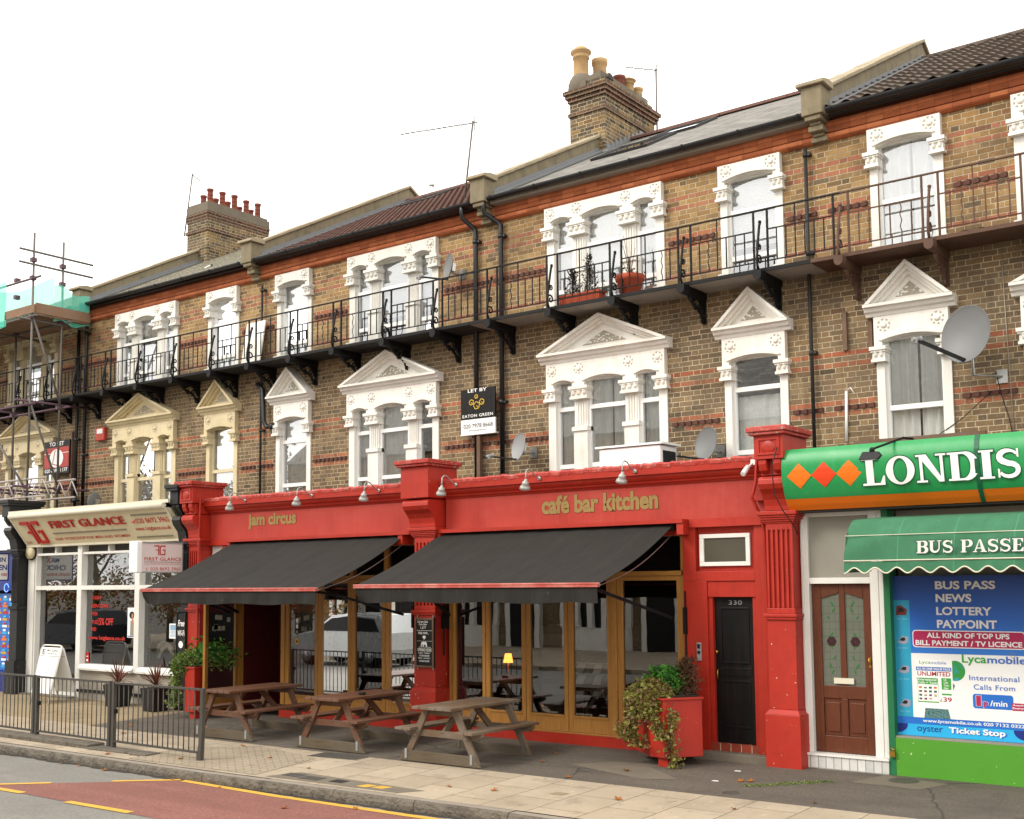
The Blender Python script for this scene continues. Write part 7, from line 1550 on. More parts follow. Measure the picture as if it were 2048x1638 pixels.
m = MB(); m.box(-18.32, -18.30, -1.85, -1.80, .93, 1.82); m.box(-18.06, -18.045, -1.85, -1.80, .93, 1.82); m.build('frame', M['iron_soft'], t)

# ------------------------------------------------------------------ take-away shop at the left edge
chk = thing('shopfront', 'take-away shopfront with blue sign at the left edge', 'shopfront', (-27, -1.5, 0))
mb = MB(); mb.box(-30.3, -24.42, -1.75, -1.3, 3.15, 3.95); mb.build('sign_panel', M['whitebox'], chk); mb = MB(); mb.box(-29.5, -25.02, -1.765, -1.751, 3.24, 3.80); mb.build('blue_sign_field', M['p_blue2'], chk)
mb = MB(); mb.box(-30.3, -24.42, -1.62, -1.3, 2.25, 3.14); mb.box(-30.3, -24.42, -1.62, -1.3, -.02, .45); mb.build('blue_panel', M['p_navy'], chk); mb = MB(); mb.box(-30.3, -24.42, -1.3, 0, 3.9, 3.96); mb.build('flat_roof', M['darkslab'], chk)
mb = MB(); mb.box(-30.3, -24.42, -1.44, -1.3, .45, 2.25); mb.build('dark_window_back', M['room_dark'], chk)
t = thing('menu_poster', 'column of colourful food photos on blue in the take-away window', 'poster', (-24.9, -1.5, 1.3)); mb = MB(); mb.box(-25.4, -24.56, -1.50, -1.445, .46, 2.18); mb.build('sheet', M['p_blue2'], t); fm2 = [M['londis_orange'], M['p_cyan2'], M['p_white'], M['yellow'], M['sign_red']]; mb = MB()
for i in range(11):
    z = .52+i*.15
    for k in range(3): x = -25.35+k*.26; mb.mi = (i+k) % 5; mb.box(x, x+.20, -1.506, -1.501, z, z+.055); mb.mi = (i*2+k+1) % 5; mb.ell((x+.10, -1.506, z+.085), .07, .004, .028, 10, 5)
mb.build_each('food_photo', fm2, t)
t = thing('projecting_sign', 'white box sign with blue and red fried chicken lettering at the left edge', 'sign', (-24.9, -1.8, 2.8)); mb = MB(); mb.box(-24.56, -24.38, -2.70, -1.80, 2.48, 3.06); mb.build('lightbox', M['whitebox'], t, bevel=.006); mb = MB()
for a in ((-2.71, -1.79, 2.465, 2.49), (-2.71, -1.79, 3.05, 3.075), (-1.815, -1.79, 2.49, 3.05), (-2.71, -2.685, 2.49, 3.05)): mb.box(-24.38, -24.368, a[0], a[1], a[2], a[3])
mb.build('blue_frame', M['p_navy'], t); m = MB(); put_text(m, 'MA', q((-24.377, -2.35, 2.88)), YU, ZU, .20, .10, .03); put_text(m, 'IN', q((-24.377, -2.00, 2.88)), YU, ZU, .13, .10, .03); put_text(m, 'CHICKEN', q((-24.377, -2.52, 2.70)), YU, ZU, .69, .12, .03); m.build_each('blue_lettering', M['p_navy'], t); m = MB(); put_text(m, 'X', q((-24.376, -2.14, 2.87)), YU, ZU, .12, .12, .04); put_text(m, 'CHICKEN, BURGERS, RIBS', q((-24.377, -2.66, 2.56)), YU, ZU, .83, .075, .02); m.build_each('red_lettering', M['sign_red'], t)
t = thing('neon_sign', 'small blue neon ring in the dark take-away window', 'neon', (-24.6, -1.5, 2.3)); m = MB(); m.tube([(-24.72+.09*math.cos(a), -1.64, 2.31+.09*math.sin(a)) for a in [2*PI*i/20 for i in range(19)]], .008, 6); m.build('tube', M['glow_blue'], t)

t = thing('salon_gown', 'white gown draped over a chair back in the right salon window', 'gown', (-19.2, -1.3, .7)); m = MB()
m.grid(lambda u, v: (-19.40+.26*math.cos(PI*(1-u))*(1+.25*v)+.02*math.sin(v*7), -1.30+.10*v+.015*math.sin(u*17), 1.02+.22*math.sin(PI*u)-(.30*v if u > .5 else .16*v)-.05*v*math.sin(u*9)), 26, 8); m.build('cloth', M['curtain'], t, fix=False); m = MB(); m.box(-19.60, -19.18, -1.16, -1.10, .55, 1.12); m.build('chair_back', M['saldark'], t, bevel=.03)
t = thing('loose_pole', 'pale pole lying across the gutter of the house with ten chimney pots', 'pole', (-20.0, -.3, 9.0)); m = MB(); m.tube([(-20.05, .05, 9.20), (-19.32, -.36, 9.04)], .016, 8); m.build('tube', M['whitebox'], t); m = MB(); m.tube([(-19.32, -.36, 9.04), (-19.28, -.38, 9.032)], .02, 8); m.build('end_cap', M['iron_soft'], t)

# ------------------------------------------------------------------ ground
def gz(y): return -0.025*max(0.0, -1.8-y)
def kerb_y(x):
    P = [(-60, -5.95), (-17.3, -5.865), (-12.4, -5.82), (-11.0, -5.77), (-8.9, -5.69), (-7.6, -5.66), (0, -5.50), (40, -5.0)]
    for (x0, y0), (x1, y1) in zip(P[:-1], P[1:]):
        if x <= x1: return y0+(y1-y0)*(x-x0)/(x1-x0)
    return -5.0
def sheet(name, poly, mat, dz=0.0, zf=gz):
    mb = MB(); mb.face([(x, y, zf(y)+dz) for x, y in poly]); o = mb.build(name, mat, fix=False); tag(o, kind='structure'); return o
mb = MB(); mb.face([(-700, -700, -.26), (700, -700, -.26), (700, 700, -.26), (-700, 700, -.26)]); tag(mb.build('ground', M['tarmac'], fix=False), kind='structure')
mb = MB(); mb.face([(-90, -15.0, -.223), (60, -15.0, -.223), (60, -4.9, -.223), (-90, -5.5, -.223)]); tag(mb.build('road', M['road'], fix=False), kind='structure')
KW = 0.15
def strip(name, x0, x1, ya, yb, mat, n=1, dz=0.0):
    mb = MB(); xs = [x0+(x1-x0)*i/n for i in range(n+1)]
    for a, b in zip(xs[:-1], xs[1:]):
        A = [(a, ya(a)), (b, ya(b)), (b, yb(b)), (a, yb(a))]; mb.face([(x, y, gz(y)+dz) for x, y in A])
    return tag(mb.build(name, mat, fix=False), kind='structure')
inner = lambda x: kerb_y(x)+KW+.008
bord = lambda x: -3.87+(x+13.1)*.012
strip('pavement', -13.1, 40, inner, bord, M['paving'], 30)
strip('pavement', -60, -13.1, inner, lambda x: -3.87, M['paving'], 12)
strip('forecourt', -17.9, 40, bord, lambda x: -1.80, M['tarmac'], 10); strip('forecourt', -17.9, 40, lambda x: -1.80, lambda x: 0.0, M['tarmac'])
strip('salon_forecourt', -60, -17.9, lambda x: -3.87, lambda x: -1.80, M['paving_salon']); strip('salon_forecourt', -60, -17.9, lambda x: -1.80, lambda x: 0, M['paving_salon'])
sheet('block_paving', [(-14.3, -5.62), (-11.7, -5.55), (-11.9, -4.3), (-13.4, -3.95), (-14.4, -4.6)], M['blocks'], .004)
# kerb stones
mb = MB(); x = -40.0; kr = random.Random(3)
while x < 12:
    L = kr.uniform(1.0, 1.35); a, b = x, x+L-.012; ya, yb = kerb_y(a), kerb_y(b); zt = gz(ya)+kr.uniform(-.004, .004); n = 9
    for i in range(n):
        u0, u1 = i/n, (i+1)/n
        def K(u, k): 
            xx = a+(b-a)*u; yy = ya+(yb-ya)*u; j = .010*math.sin(xx*23+k)+.008*math.sin(xx*57); return [(xx, yy+KW, zt), (xx, yy+.022, zt+.002), (xx, yy+.004+j*.4, zt-.02), (xx, yy-.016+j, zt-.07), (xx, yy-.014+j*.7, -.24)][k]
        for k in range(4): mb.mi = 1 if k == 0 else 0; mb.face([K(u0, k), K(u1, k), K(u1, k+1), K(u0, k+1)])
    mb.mi = 0; mb.face([K(0, k) for k in range(5)]); mb.face([K(1, k) for k in range(5)]); x += L
tag(mb.build('kerb', [M['kerb'], M['kerb_top']]), kind='structure')
mb = MB(); x = -40.0                                        # second, inner kerb along the railing
while x < -14.3:
    L = min(kr.uniform(.9, 1.2), -14.2-x); a, b = x, x+L-.012; y = -5.43-(0 if b < -14.6 else .02)
    mb.prism([(a, y, gz(y)-.02), (b, y+(.05 if b > -14.6 else 0), gz(y)-.02), (b, y+.30, gz(y)-.02), (a, y+.30, gz(y)-.02)], (0, 0, .085 if b < -14.6 else .05)); x += L
tag(mb.build('inner_kerb', M['kerb'], bevel=.012), kind='structure')
RZ = -.223
def rsheet(name, poly, mat, dz): mb = MB(); mb.face([(x, y, RZ+dz) for x, y in poly]); return tag(mb.build(name, mat, fix=False), kind='structure')
rsheet('bus_lane', [(-14.52, -7.60), (-14.5, -7.40), (-12.85, -5.95), (-12.3, -5.90), (-10.9, -5.93), (-8.4, -5.88), (0, -5.75), (20, -5.4), (20, -7.2), (-10.9, -7.60)], M['road_red'], .004)
mk = MB()
def mline(a, b, w): 
    a = Vector((a[0], a[1], RZ+.008)); b = Vector((b[0], b[1], RZ+.008)); n = (b-a).normalized().cross(Vector((0, 0, 1)))*w/2; mk.face([a+n, b+n, b-n, a-n])
mline((-14.53, -7.45), (-14.02, -6.97), .10); mline((-13.47, -6.44), (-12.80, -5.86), .10); mline((-14.25, -7.60), (-13.65, -7.58), .11); mline((-12.66, -7.60), (-11.46, -7.56), .11); mline((-10.5, -7.55), (-9.3, -7.52), .11)
tag(mk.build('road_marking', M['yellow'], fix=False), kind='structure')
mk = MB(); mline((-12.72, -5.885), (-10.9, -5.935), .11); mline((-10.9, -5.935), (-8.9, -5.90), .11); mline((-8.9, -5.90), (-3, -5.72), .11); tag(mk.build('kerb_line', M['yellow'], fix=False), kind='structure')
mb = MB(); xs = [-40+i*.12 for i in range(430)]
for a, b in zip(xs[:-1], xs[1:]):
    da, db = (.05+.05*math.sin(x*2.3)**2+.035*math.sin(x*9.1)**2 for x in (a, b)); mb.face([(a, kerb_y(a)-da, RZ+.0055), (b, kerb_y(b)-db, RZ+.0055), (b, kerb_y(b)+.02, RZ+.0055), (a, kerb_y(a)+.02, RZ+.0055)])
tag(mb.build('gutter_dirt', asphalt('damp_gutter_dirt', '#2e2a25', '#403a33', .4, '#221f1b', .4, '#6b6255', 0.0), fix=False), kind='structure')
def cover(name, label, poly, mat, frame=None, dz=.006):
    t = thing(name, label, 'cover', (sum(p[0] for p in poly)/len(poly), sum(p[1] for p in poly)/len(poly), 0), None); cx, cy = t.location.x, t.location.y
    m = MB(); m.prism([(x, y, gz(y)+.001) for x, y in poly], (0, 0, dz)); m.build('lid', mat, t); f = MB(); big = [(cx+(x-cx)*1.10, cy+(y-cy)*1.10) for x, y in poly]; f.prism([(x, y, gz(y)+.0005) for x, y in big], (0, 0, dz*.55)); f.build('frame', frame or M['concrete'], t)
C = lambda x, y, r, n=24: [(x+r*math.cos(2*PI*k/n), y+r*math.sin(2*PI*k/n)) for k in range(n)]
cover('manhole_cover', 'round iron manhole cover by the lime green shopfront', C(-4.60, -1.93, .17), M['castiron'])
cover('manhole_cover', 'small oval grey cover in the tarmac below the black door', C(-6.01, -3.55, .10), M['castiron'])
cover('manhole_cover', 'long rectangular inspection cover at the edge of the paving by the picnic tables', [(-12.15, -4.2), (-11.35, -4.12), (-11.35, -3.82), (-12.15, -3.88)], M['castiron'])
cover('drain_cover', 'small square iron drain cover near the kerb, leftmost of three', [(-11.38, -5.40), (-11.08, -5.40), (-11.08, -5.22), (-11.38, -5.22)], M['castiron']); cover('drain_cover', 'small square iron drain cover near the kerb, middle of three', [(-11.02, -5.44), (-10.70, -5.44), (-10.70, -5.26), (-11.02, -5.26)], M['castiron']); cover('drain_cover', 'small dark drain cover near the kerb beside the yellow squares', [(-10.52, -5.40), (-10.30, -5.40), (-10.30, -5.25), (-10.52, -5.25)], M['iron_soft'])
sheet('yellow_pavement_mark', [(-10.02, -5.43), (-9.86, -5.43), (-9.80, -5.28), (-9.96, -5.28)], M['yellow'], .004); sheet('yellow_pavement_mark', [(-9.80, -5.40), (-9.62, -5.40), (-9.57, -5.26), (-9.75, -5.26)], M['yellow'], .004); sheet('yellow_pavement_mark', [(-7.75, -4.62), (-7.58, -4.62), (-7.55, -4.50), (-7.72, -4.50)], M['paving_salon'], .004)
sheet('concrete_patch', [(-8.6, -2.95), (-7.3, -3.35), (-6.9, -3.15), (-7.6, -2.6), (-7.2, -2.3), (-8.2, -2.5)], M['concrete'], .003); sheet('concrete_patch', [(-11.5, -5.55), (-9.3, -5.48), (-9.1, -5.22), (-11.3, -5.12)], M['concrete'], .0025); sheet('concrete_patch', [(-5.1, -2.3), (-4.3, -2.35), (-4.1, -1.9), (-4.9, -1.68)], M['concrete'], .003)
t = thing('moss_strip', 'mossy crack in the tarmac in front of the brown door', 'moss', (-5.6, -2.9, -.03)); m = MB(); leaves(m, 700, lambda i: (lambda f: (-6.05+.75*f+rnd.gauss(0, .05), -3.15+.75*f+rnd.gauss(0, .025), gz(-3.15+.75*f)+.004))(rnd.random()), .022, -.5); m.build('moss_growth', M['leaf_ivy'], t); t['kind'] = 'stuff'

# ------------------------------------------------------------------ picnic tables (built about their own centre)
def picnic(label, wood_m, loc, rz, sx=1.0):
    t = thing('picnic_table', label, 'picnic table', loc, 'picnic tables outside the bar', rz); L = .76; m = MB(); pw = .138
    for k in range(5): x = (k-2)*pw; m.box(x-pw/2+.005, x+pw/2-.005, -L-rnd.uniform(0, .008), L, .705, .743)
    m.build('tabletop', wood_m, t, local=True, bevel=.004)
    for s in (-1, 1):
        m = MB(); 
        for k in range(2): x = s*(.46+k*.142); m.box(x-.067, x+.067, -L+.02, L-.02, .415, .45)
        m.build('bench_seat', wood_m, t, local=True, bevel=.004)
    for s in (-1, 1):
        y = s*.56
        for d in (-1, 1):
            m = MB(); m.bar((d*.61, y-s*.0, .02), (d*.24, y, .704), .042, .095, (0, 0, 1) if False else (d, 0, .5)); m.build('leg', wood_m, t, local=True, bevel=.003)
        m = MB(); m.py([(-.68, .375), (-.60, .325), (.60, .325), (.68, .375), (.68, .414), (-.68, .414)], y+.023, y+.062); m.py([(-.33, .66), (-.30, .61), (.30, .61), (.33, .66), (.33, .704), (-.33, .704)], y+.023, y+.062); m.build('cross_beam', wood_m, t, local=True, bevel=.003)
        m = MB(); m.py([(-.70, 0), (.70, 0), (.60, .135), (-.60, .135)], y-.06, y-.022)
        for k in range(6): m.box(-.66+k*.006, .66-k*.006, y-.064, y-.06, .012+k*.021, .022+k*.021)
        m.build('foot_board', M['decking'], t, local=True)
        m = MB(); m.bar((0, y+s*-.04, .36), (0, s*.16, .69), .04, .085, (0, 0, 1)); m.build('diagonal_brace', wood_m, t, local=True, bevel=.003)
        m = MB()
        for d in (-1, 1):
            m.box(d*.565-.018, d*.565+.018, y-.072, y-.064, .03, .16)
            for z in (.34, .40): m.ell((d*(.61-.37*(z-.02)/.684), y-.024, z), .012, .008, .012, 8, 4)
        m.build('metal_strap', M['dishlight'] if s < 0 else M['pole'], t, local=True)
    return t
picnic('red-brown picnic table furthest left, by the railing end and open door', M['bench_red'], (-14.56, -3.17, -.036), R(1))
picnic('red-brown picnic table in the middle, in front of the chalkboard pier', M['bench_red'], (-12.25, -3.12, -.036), R(1))
picnic('weathered grey-brown picnic table on the right, nearest the camera', M['bench_grey'], (-10.10, -3.20, -.037), R(0))
t = thing('ashtray', 'small black ashtray on the middle picnic table', 'ashtray', (-12.1, -3.2, .71)); m = MB(); m.lathe([(.05, 0), (.06, .035), (.05, .035), (.045, .008)], (-12.1, -3.2, .708), 14); m.build('bowl', M['black'], t)

# ------------------------------------------------------------------ pedestrian guard rail
def guard(label, xa, xb, bent=False):
    t = thing('guard_rail', label, 'railing', ((xa+xb)/2, -5.2, -.085), 'guard rail panels by the kerb'); Y = -5.19-.015*(xa+17); z0 = -.09; zt = .905
    for x, e in ((xa+.05, 0), (xb-.05, bent)):
        m = MB()
        if e: m.bar((x+.02, Y, z0-.02), (x+.05, Y, .33), .06, .06, (0, 1, 0)); m.bar((x+.05, Y, .33), (x+.06, Y, zt), .055, .055, (0, 1, 0)); m.bar((x-.05, Y+.02, z0-.02), (x+.02, Y+.02, .33), .03, .05, (0, 1, 0))
        else: m.bar((x, Y, z0-.02), (x, Y, zt), .052, .052, (0, 1, 0))
        m.box(x-.03, x+.03, Y-.031, Y+.031, z0+.0, z0+.10); m.build('post', M['rail_grey'], t)
    m = MB(); m.bar((xa+.077, Y, zt-.02), (xb-.03, Y, zt-.02-.0), .045, .028); m.bar((xa+.077, Y, .03), (xb-.077, Y, .02), .035, .028); m.build('rail', M['rail_grey'], t)
    n = 17
    for i in range(1, n): x = xa+.05+(xb-xa-.1)*i/n; m = MB(); w = rnd.uniform(-.006, .006); m.tube([(x, Y, .034), (x+w, Y, .45), (x, Y, zt-.034)], .0085, 6); m.build('bar', M['rail_grey'], t)
    m = MB(); m.box(xa+.02, xa+.12, Y-.02, Y+.02, .44, .50); m.build('panel_clamp', M['iron'], t)
guard('leftmost black guard rail panel, cut by the picture edge', -19.60, -17.50); guard('middle black guard rail panel in front of the white pavement sign', -17.45, -15.37); guard('right black guard rail panel ending in a bent post', -15.32, -13.20, True)
# pavement sign
t = thing('pavement_sign', 'white A-frame pavement sign outside the salon entrance', 'pavement sign', (-22, -2.2, 0)); fx = (-21.50, -2.50); bx = (-21.31, -1.98)
A0, A1 = Vector((-22.22, -2.50, 0)), Vector((-21.50, -2.50, 0)); B0, B1 = Vector((-22.10, -1.92, 0)), Vector((-21.38, -1.92, 0)); T0, T1 = Vector((-22.26, -2.20, 1.13)), Vector((-21.52, -2.20, 1.13))
for lab, p, qv in (('front_leg_frame', A0, A1), ('rear_leg_frame', B0, B1)):
    m = MB(); m.tube([p+Vector((.06, 0, -.015)), p+(T0-p)*.93, T0+Vector((.05, 0, -.01)), T0+Vector((.12, 0, .0)), T1+Vector((-.12, 0, 0)), T1+Vector((-.05, 0, -.01)), qv+(T1-qv)*.93, qv+Vector((0, 0, -.015))], .016, 8); m.build(lab, M['white'], t)
    s = -1 if p is A0 else 1; n = (qv-p).cross(T0-p).normalized()*.012; L = lambda u, v, p=p, qv=qv: p.lerp(T0, v).lerp(qv.lerp(T1, v), u)
    m = MB(); m.prism([L(.04, .16), L(.96, .16), L(.96, .80), L(.04, .80)], n); m.build('white_panel', M['whitebox'], t); m = MB(); m.prism([L(.04, .81), L(.96, .81), L(.96, .96), L(.04, .96)], n); hp = m.build('header_panel', M['whitebox'], t)
    if s < 0:
        U = (L(1, .85)-L(0, .85)).normalized(); V = (T0-p).normalized(); N = U.cross(V); m = MB(); bigG(m, L(.06, .83)+N*.0135, .115, U, V, N, .002); put_text(m, 'FIRST GLANCE', L(.32, .885)+N*.0145, U, V, .42, .045, .005); put_text(m, '020 8692 3965', L(.40, .835)+N*.0145, U, V, .34, .03, .0); m.build('lettering', M['iron'], hp)
m = MB(); m.bar(A0.lerp(T0, .42), B0.lerp(T0, .42), .03, .02); m.bar(A1.lerp(T1, .42), B1.lerp(T1, .42), .03, .02); m.build('stay', M['white'], t)
# cordyline pots
for x, y, l in ((-19.86, -2.02, 'purple-brown spiky plant in a square black pot, left of two by the salon'), (-18.52, -2.12, 'purple-brown spiky plant in a square black pot beside the ivy planter')):
    t = thing('potted_plant', l, 'plant pot', (x, y, 0), 'spiky potted plants by the salon'); m = MB(); frustum(m, (x-.16, x+.16, y-.16, y+.16), -.005, (x-.21, x+.21, y-.21, y+.21), .42); m.build('pot', M['pot_black'], t, bevel=.01); m = MB(); m.box(x-.19, x+.19, y-.19, y+.19, .40, .425); m.build('soil', M['soil'], t); m = MB()
    for i in range(46):
        a = rnd.uniform(0, 6.28); e = rnd.uniform(.15, 1.45); l = rnd.uniform(.40, .58); d = Vector((math.cos(a)*math.sin(e), math.sin(a)*math.sin(e), math.cos(e))); sd = Vector((-math.sin(a), math.cos(a), 0))*.016; P = [Vector((x, y, .46))+d*l*f-Vector((0, 0, .32*l*(f**2.2)*math.sin(e))) for f in (0, .35, .7, 1)]
        m.face([P[0]-sd*.7, P[0]+sd*.7, P[1]+sd, P[1]-sd]); m.face([P[1]-sd, P[1]+sd, P[2]+sd*.7, P[2]-sd*.7]); m.face([P[2]-sd*.7, P[2]+sd*.7, P[3]])
    m.build('spiky_leaves', M['leaf_cordy'], t); m = MB(); m.tube([(x, y, .42), (x, y, .56)], .022, 8); m.build('stem', M['bark'], t)

# ------------------------------------------------------------------ scaffolding on the left house
t = thing('scaffolding', 'steel tube scaffolding with boarded deck and green netting', 'scaffolding', (-26, -1.2, 3.9)); X = [-24.05, -26.0, -28.0, -30.0]
for i, x in enumerate(X):
    for y, zt in ((-1.60, 10.35), (-.87, 10.3)):
        if i and y > -1: zt = 8.9
        m = MB(); m.tube([(x, y, 3.97), (x, y, zt)], .026, 8); m.build('standard', M['pole'], t)
for z, y in ((9.30, -1.60), (8.40, -1.66), (8.40, -.81), (6.40, -1.66), (6.42, -.81)):
    m = MB(); m.tube([(-30.4, y, z), (-23.75, y, z)], .025, 8); m.build('ledger', M['pole'] if z > 7 else M['pole_pink'], t)
for x in (-24.1, -26.05):
    for z in ((9.62, 9.92, 8.34, 6.48) if x > -25 else (8.34, 6.48)): m = MB(); m.tube([(x+.05, -1.95, z), (x+.05, -.10, z)], .025, 8); m.build('transom', M['pole'] if z > 7 else M['pole_pink'], t)
for a, b in (((-24.0, -1.66, 8.55), (-24.0, -.83, 6.35)), ((-24.0, -1.66, 6.55), (-24.0, -.83, 4.45)), ((-25.9, -1.68, 6.3), (-24.1, -1.68, 4.6)), ((-28, -1.68, 8.3), (-26, -1.68, 6.5))): m = MB(); m.tube([a, b], .025, 8); m.build('diagonal_brace', M['pole'], t)
m = MB()
for k in range(6): y = -1.62+k*.225; m.box(-30.4, -23.86-.02*(k % 2), y, y+.215, 8.43, 8.47)
for y in (-1.655, -.27): m.box(-30.4 if y > -1 else -25.1, -23.86, y-.02, y+.02, 8.471, 8.66)
m.box(-23.88, -23.845, -1.63, -.29, 8.471, 8.70); m.build('board_deck', M['scaff_board'], t)
m = MB()
def netf(x0, x1, y, z0, z1, s): m.grid(lambda u, v: (x0+(x1-x0)*u, y+.05*math.sin(u*9+v*3)*s, z0+(z1-z0)*v-(.12*math.sin(PI*u*2)**2*v)-.28*v*u*s), 26, 8)
netf(-30.3, -24.6, -.72, 8.55, 9.75, .6); netf(-30.3, -25.05, -1.70, 8.30, 9.25, -.5); m.grid(lambda u, v: (-23.93+.03*math.sin(u*7), -1.15+.9*u, 8.36+(.85-.15*u)*v+.05*math.sin(u*8)), 12, 8); m.grid(lambda u, v: (-26.4+1.4*u, -1.72+.03*math.sin(u*8), 8.32+.25*v*(1-.5*u)+.05*math.sin(u*6)), 12, 4)
m.build('debris_netting', M['net'], t, fix=False)
m = MB()
for y in (-1.60, -.90):
    for z in (4.32, 4.72): m.tube([(-30, y, z), (-23.3, y, z)], .025, 8)
    for i in range(14): x = -29.9+i*.48; m.tube([(x, y, 4.34), (x+.24, y, 4.70)], .015, 6); m.tube([(x+.24, y, 4.70), (x+.48, y, 4.34)], .015, 6)
m.build('lattice_beam', M['pole_white'], t); m = MB()
for x in (-24.05, -25.2, -26): m.tube([(x, -1.95, 4.55), (x, -.05, 4.55)], .025, 8)
m.build_each('beam_transom', M['pole_pink'], t); m = MB()
for x, y in ((-24.05, -1.60), (-24.05, -.87), (-26, -1.6), (-26, -.87)):
    for z in (9.30, 8.40, 6.42, 9.72, 4.55): m.box(x-.05, x+.05, y-.07, y+.05, z-.045, z+.045)
m.build_each('coupler', M['pole_pink'], t)

# ------------------------------------------------------------------ fallen leaves and litter
first = None; spots = [(-13.75, -4.05), (-13.65, -4.1), (-9.2, -2.4), (-9.0, -3.0), (-8.1, -3.7), (-6.2, -2.9), (-6.1, -2.85), (-9.0, -4.9), (-8.4, -4.8), (-12.5, -4.6), (-14.9, -5.55), (-15.0, -5.96), (-14.35, -5.97), (-13.55, -5.3), (-16.5, -4.2), (-15.8, -3.1), (-17.2, -3.6), (-6.9, -4.5), (-5.6, -4.3), (-11.9, -5.95), (-9.5, -5.97), (-18.3, -3.2), (-13.2, -3.4), (-11.0, -3.3), (-7.7, -3.0), (-5.0, -3.6), (-15.4, -5.99), (-12.9, -5.92), (-10.2, -6.4), (-11.4, -4.9)]
for i, (x, y) in enumerate(spots):
    z = (gz(y) if y > kerb_y(x) else RZ)+.012
    if first is None:
        m = MB(); pts = [(.05*(1 if k % 2 else .55)*math.cos(k*PI/5), .05*(1 if k % 2 else .55)*math.sin(k*PI/5), .012*(k % 2)) for k in range(10)]
        for a, b in zip(pts, pts[1:]+pts[:1]): m.face([(0, 0, -.006), a, b])
        first = m.build('fallen_leaf', M['leaf_fall'], None, fix=True); first['label'] = 'small dry brown leaf lying on the ground'; first['category'] = 'leaf'; first['group'] = 'fallen leaves scattered on the pavement and road'; o = first
    else: o = first.copy(); COL.objects.link(o)
    o.location = (x, y, z); o.rotation_euler = (rnd.uniform(-.3, .3), rnd.uniform(-.3, .3), rnd.uniform(0, 6)); k = rnd.uniform(.6, 1.3); o.scale = (k, k, k)
for x, y, l in ((-6.55, -2.35, 'small white scrap of paper near the stone step'), (-6.5, -3.05, 'tiny white scrap on the dark tarmac patch')):
    m = MB(); m.prism([(x, y, gz(y)+.004), (x+.08, y+.01, gz(y)+.004), (x+.07, y+.04, gz(y)+.004), (x+.01, y+.035, gz(y)+.004)], (0, 0, .006)); tag(m.build('litter', M['whitebox'], None), l, 'litter')

# ------------------------------------------------------------------ far side of the road (seen only as reflections in the shop windows)
mb = MB(); mb.box(-90, 60, -23.5, -15.0, -.30, -.10); tag(mb.build('far_pavement', M['paving']), kind='structure')
def opp(x, label):
    t = thing('opposite_house', label, 'house', (x, -23.0, 0), 'houses across the road'); m = MB(); m.box(x-3, x+3, -30, -23.0, -.1, 8.2); m.build('wall', M['brick_opp'], t); m = MB(); m.prism([(x-3, -22.8, 8.2), (x-3, -30.2, 8.2), (x-3, -26.5, 11.2)], (6, 0, 0)); m.build('roof', M['roof_slate'], t)
    m = MB(); bx = x-1.0
    for z0, z1 in ((-.1, .7), (2.9, 3.7), (5.9, 6.3)): m.pz([(bx-1.5, -23), (bx-.9, -22.1), (bx+.9, -22.1), (bx+1.5, -23)], z0, z1)
    for px, py in ((bx-1.42, -22.95), (bx-.86, -22.2), (bx-.3, -22.15), (bx+.3, -22.15), (bx+.86, -22.2), (bx+1.42, -22.95)): m.box(px-.11, px+.11, py-.1, py+.1, .7, 2.9); m.box(px-.09, px+.09, py-.1, py+.1, 3.7, 5.9)
    m.box(x+1.2, x+2.4, -23.0, -22.9, 3.6, 5.6); m.box(x+1.0, x+2.6, -23.0, -22.75, -.1, 2.7); m.build('white_bay', M['stucco'], t); m = MB(); m.pz([(bx-1.4, -22.99), (bx-.85, -22.25), (bx+.85, -22.25), (bx+1.4, -22.99)], .71, 2.89); m.pz([(bx-1.4, -22.99), (bx-.85, -22.25), (bx+.85, -22.25), (bx+1.4, -22.99)], 3.71, 5.89); m.box(x+1.3, x+2.3, -22.89, -22.88, 3.7, 5.5); m.box(x+1.25, x+2.35, -22.74, -22.73, -.1, 2.2); m.build('dark_glazing', M['black_gloss'], t)
for i, x in enumerate((-40, -34, -28, -22, -16, -10)): opp(x, 'white bay fronted brick house across the road, reflected in the windows')
def tree(x, y, h, mat, label):
    t = thing('street_tree', label, 'tree', (x, y, 0), 'trees across the road'); m = MB(); m.tube([(x, y, -.1), (x+.05, y, h*.3), (x-.1, y+.1, h*.55), (x, y, h*.8)], .17, 8, .05)
    for k in range(7): a = k*2.4; m.tube([(x, y, h*(.35+.05*k)), (x+math.cos(a)*1.2, y+math.sin(a)*1.2, h*(.5+.05*k)), (x+math.cos(a)*2.0, y+math.sin(a)*2.0, h*(.6+.05*k))], .06, 6, .02)
    m.build('trunk', M['bark'], t); m = MB(); cl = [(rnd.gauss(0, 1.4), rnd.gauss(0, 1.0), rnd.uniform(.16, 1.0)*h) for _ in range(44)]
    def lp(i): c = cl[i % 44]; return (x+c[0]+rnd.gauss(0, .38), y+c[1]+rnd.gauss(0, .38), c[2]+rnd.gauss(0, .32))
    leaves(m, 5200, lp, .17); m.build('crown', mat, t)
for tx_, ty_, th_, tl_ in ((-42, -18.5, 6.5, 'low bushy tree across the road behind the dark car'), (-51, -18.0, 7.0, 'broad autumn tree across the road further left'), (-33.5, -18.3, 5.0, 'small autumn tree across the road by the white bays')): tree(tx_, ty_, th_, M['leaf_autumn'], tl_)
tree(-46, -17.5, 7.5, M['leaf_autumn'], 'autumn street tree across the road, reflected in the salon window'); tree(-37, -17.0, 8.0, M['leaf_autumn'], 'tall autumn street tree across the road near the salon reflection')
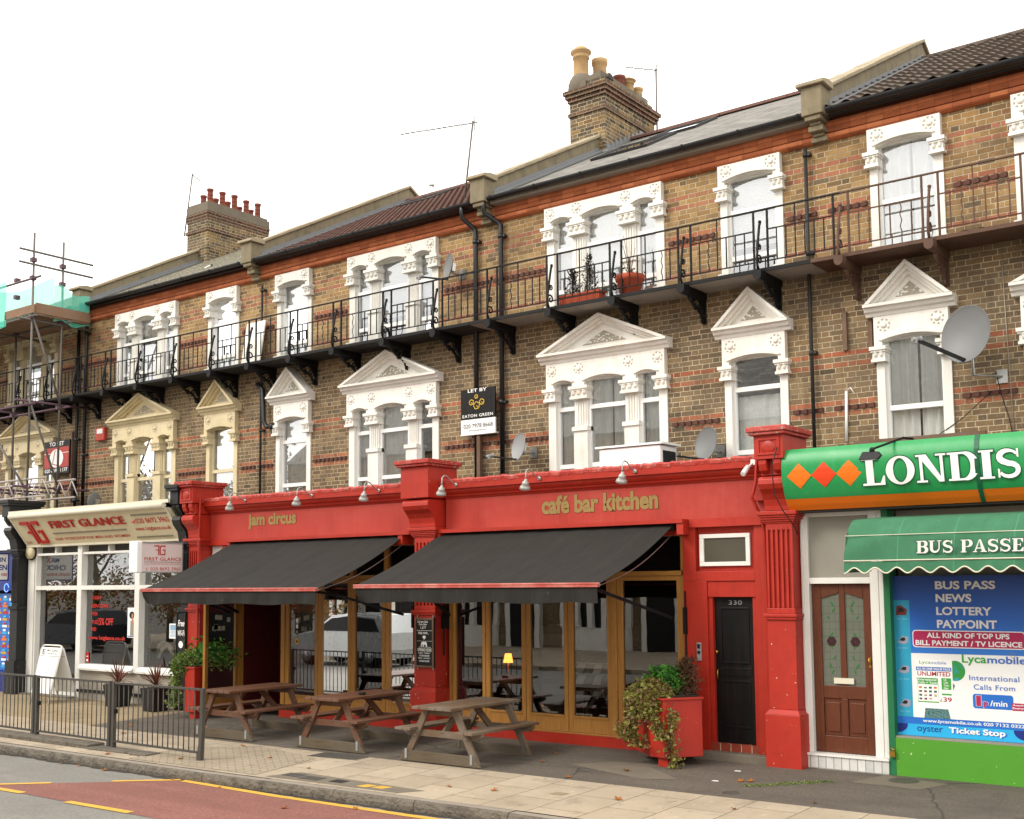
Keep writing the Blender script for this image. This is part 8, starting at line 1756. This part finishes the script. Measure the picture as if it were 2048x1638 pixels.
# parked car across the road
M['carpaint'] = plain('silver_car_paint', '#a9aba9', .28, .02, 2, 0, spec=.6, metal=.55)
def make_car(label, cx, paint):
  cy, z0 = -13.9, -.22; t = thing('parked_car', label, 'car', (cx, cy, z0), 'cars parked across the road')
  m = MB(); side = [(-2.15, .30), (-2.20, .75), (-2.05, .95), (-1.15, 1.08), (-.30, 1.56), (.60, 1.66), (1.70, 1.60), (2.10, 1.05), (2.20, .55), (2.10, .28)]
  for a, b, ins in ((-.86, -.80, .03), (-.80, .80, 0), (.80, .86, .03)): m.prism([(cx+x*(1-ins*.4), cy+a, z0+z-(.05*ins/.03 if z > 1.2 else 0)) for x, z in side], (0, b-a, 0))
  m.build('body', paint, t, bevel=.04); m = MB()
  for s in (-.868, .868): m.prism([(cx-.95, cy+s, z0+1.10), (cx-.22, cy+s, z0+1.48), (cx+.55, cy+s, z0+1.55), (cx+1.55, cy+s, z0+1.48), (cx+1.80, cy+s, z0+1.08)], (0, .006 if s > 0 else -.006, 0))
  m.build('side_glass', M['black_gloss'], t); m = MB(); m.prism([(cx-1.14, cy-.72, z0+1.10), (cx-.33, cy-.66, z0+1.55), (cx-.33, cy+.66, z0+1.55), (cx-1.14, cy+.72, z0+1.10)], (-.012, 0, .012)); m.build('windscreen', M['black_gloss'], t)
  for x in (-1.38, 1.38):
      for s in (-1, 1): m = MB(); m.lathe([(.001, 0), (.20, 0), (.22, .02), (.31, .02), (.32, .06), (.32, .20), (.001, .20)], (cx+x, cy+s*.80, z0+.32), 20, Matrix.Rotation(R(90 if s > 0 else -90), 3, 'X') @ Matrix.Translation((0, 0, -.1)).to_3x3()); w = m.build('wheel', M['black'], t); m = MB(); m.lathe([(.001, 0), (.19, 0), (.19, .01), (.001, .01)], (cx+x, cy+s*(.885), z0+.32), 16, Matrix.Rotation(R(90), 3, 'X')); m.build('rim', M['chrome'], w)
  for s in (-1, 1): m = MB(); m.ell((cx-2.10, cy+s*.62, z0+.80), .10, .16, .09, 10, 6); m.build('headlight', M['whitebox'], t)
make_car('silver people carrier parked across the road, reflected in the left bay', -26.2, M['carpaint'])
make_car('dark car parked across the road, reflected in the salon window', -41.5, plain('dark_car_paint', '#1c1f26', .3, .03, 2, 0, spec=.6))
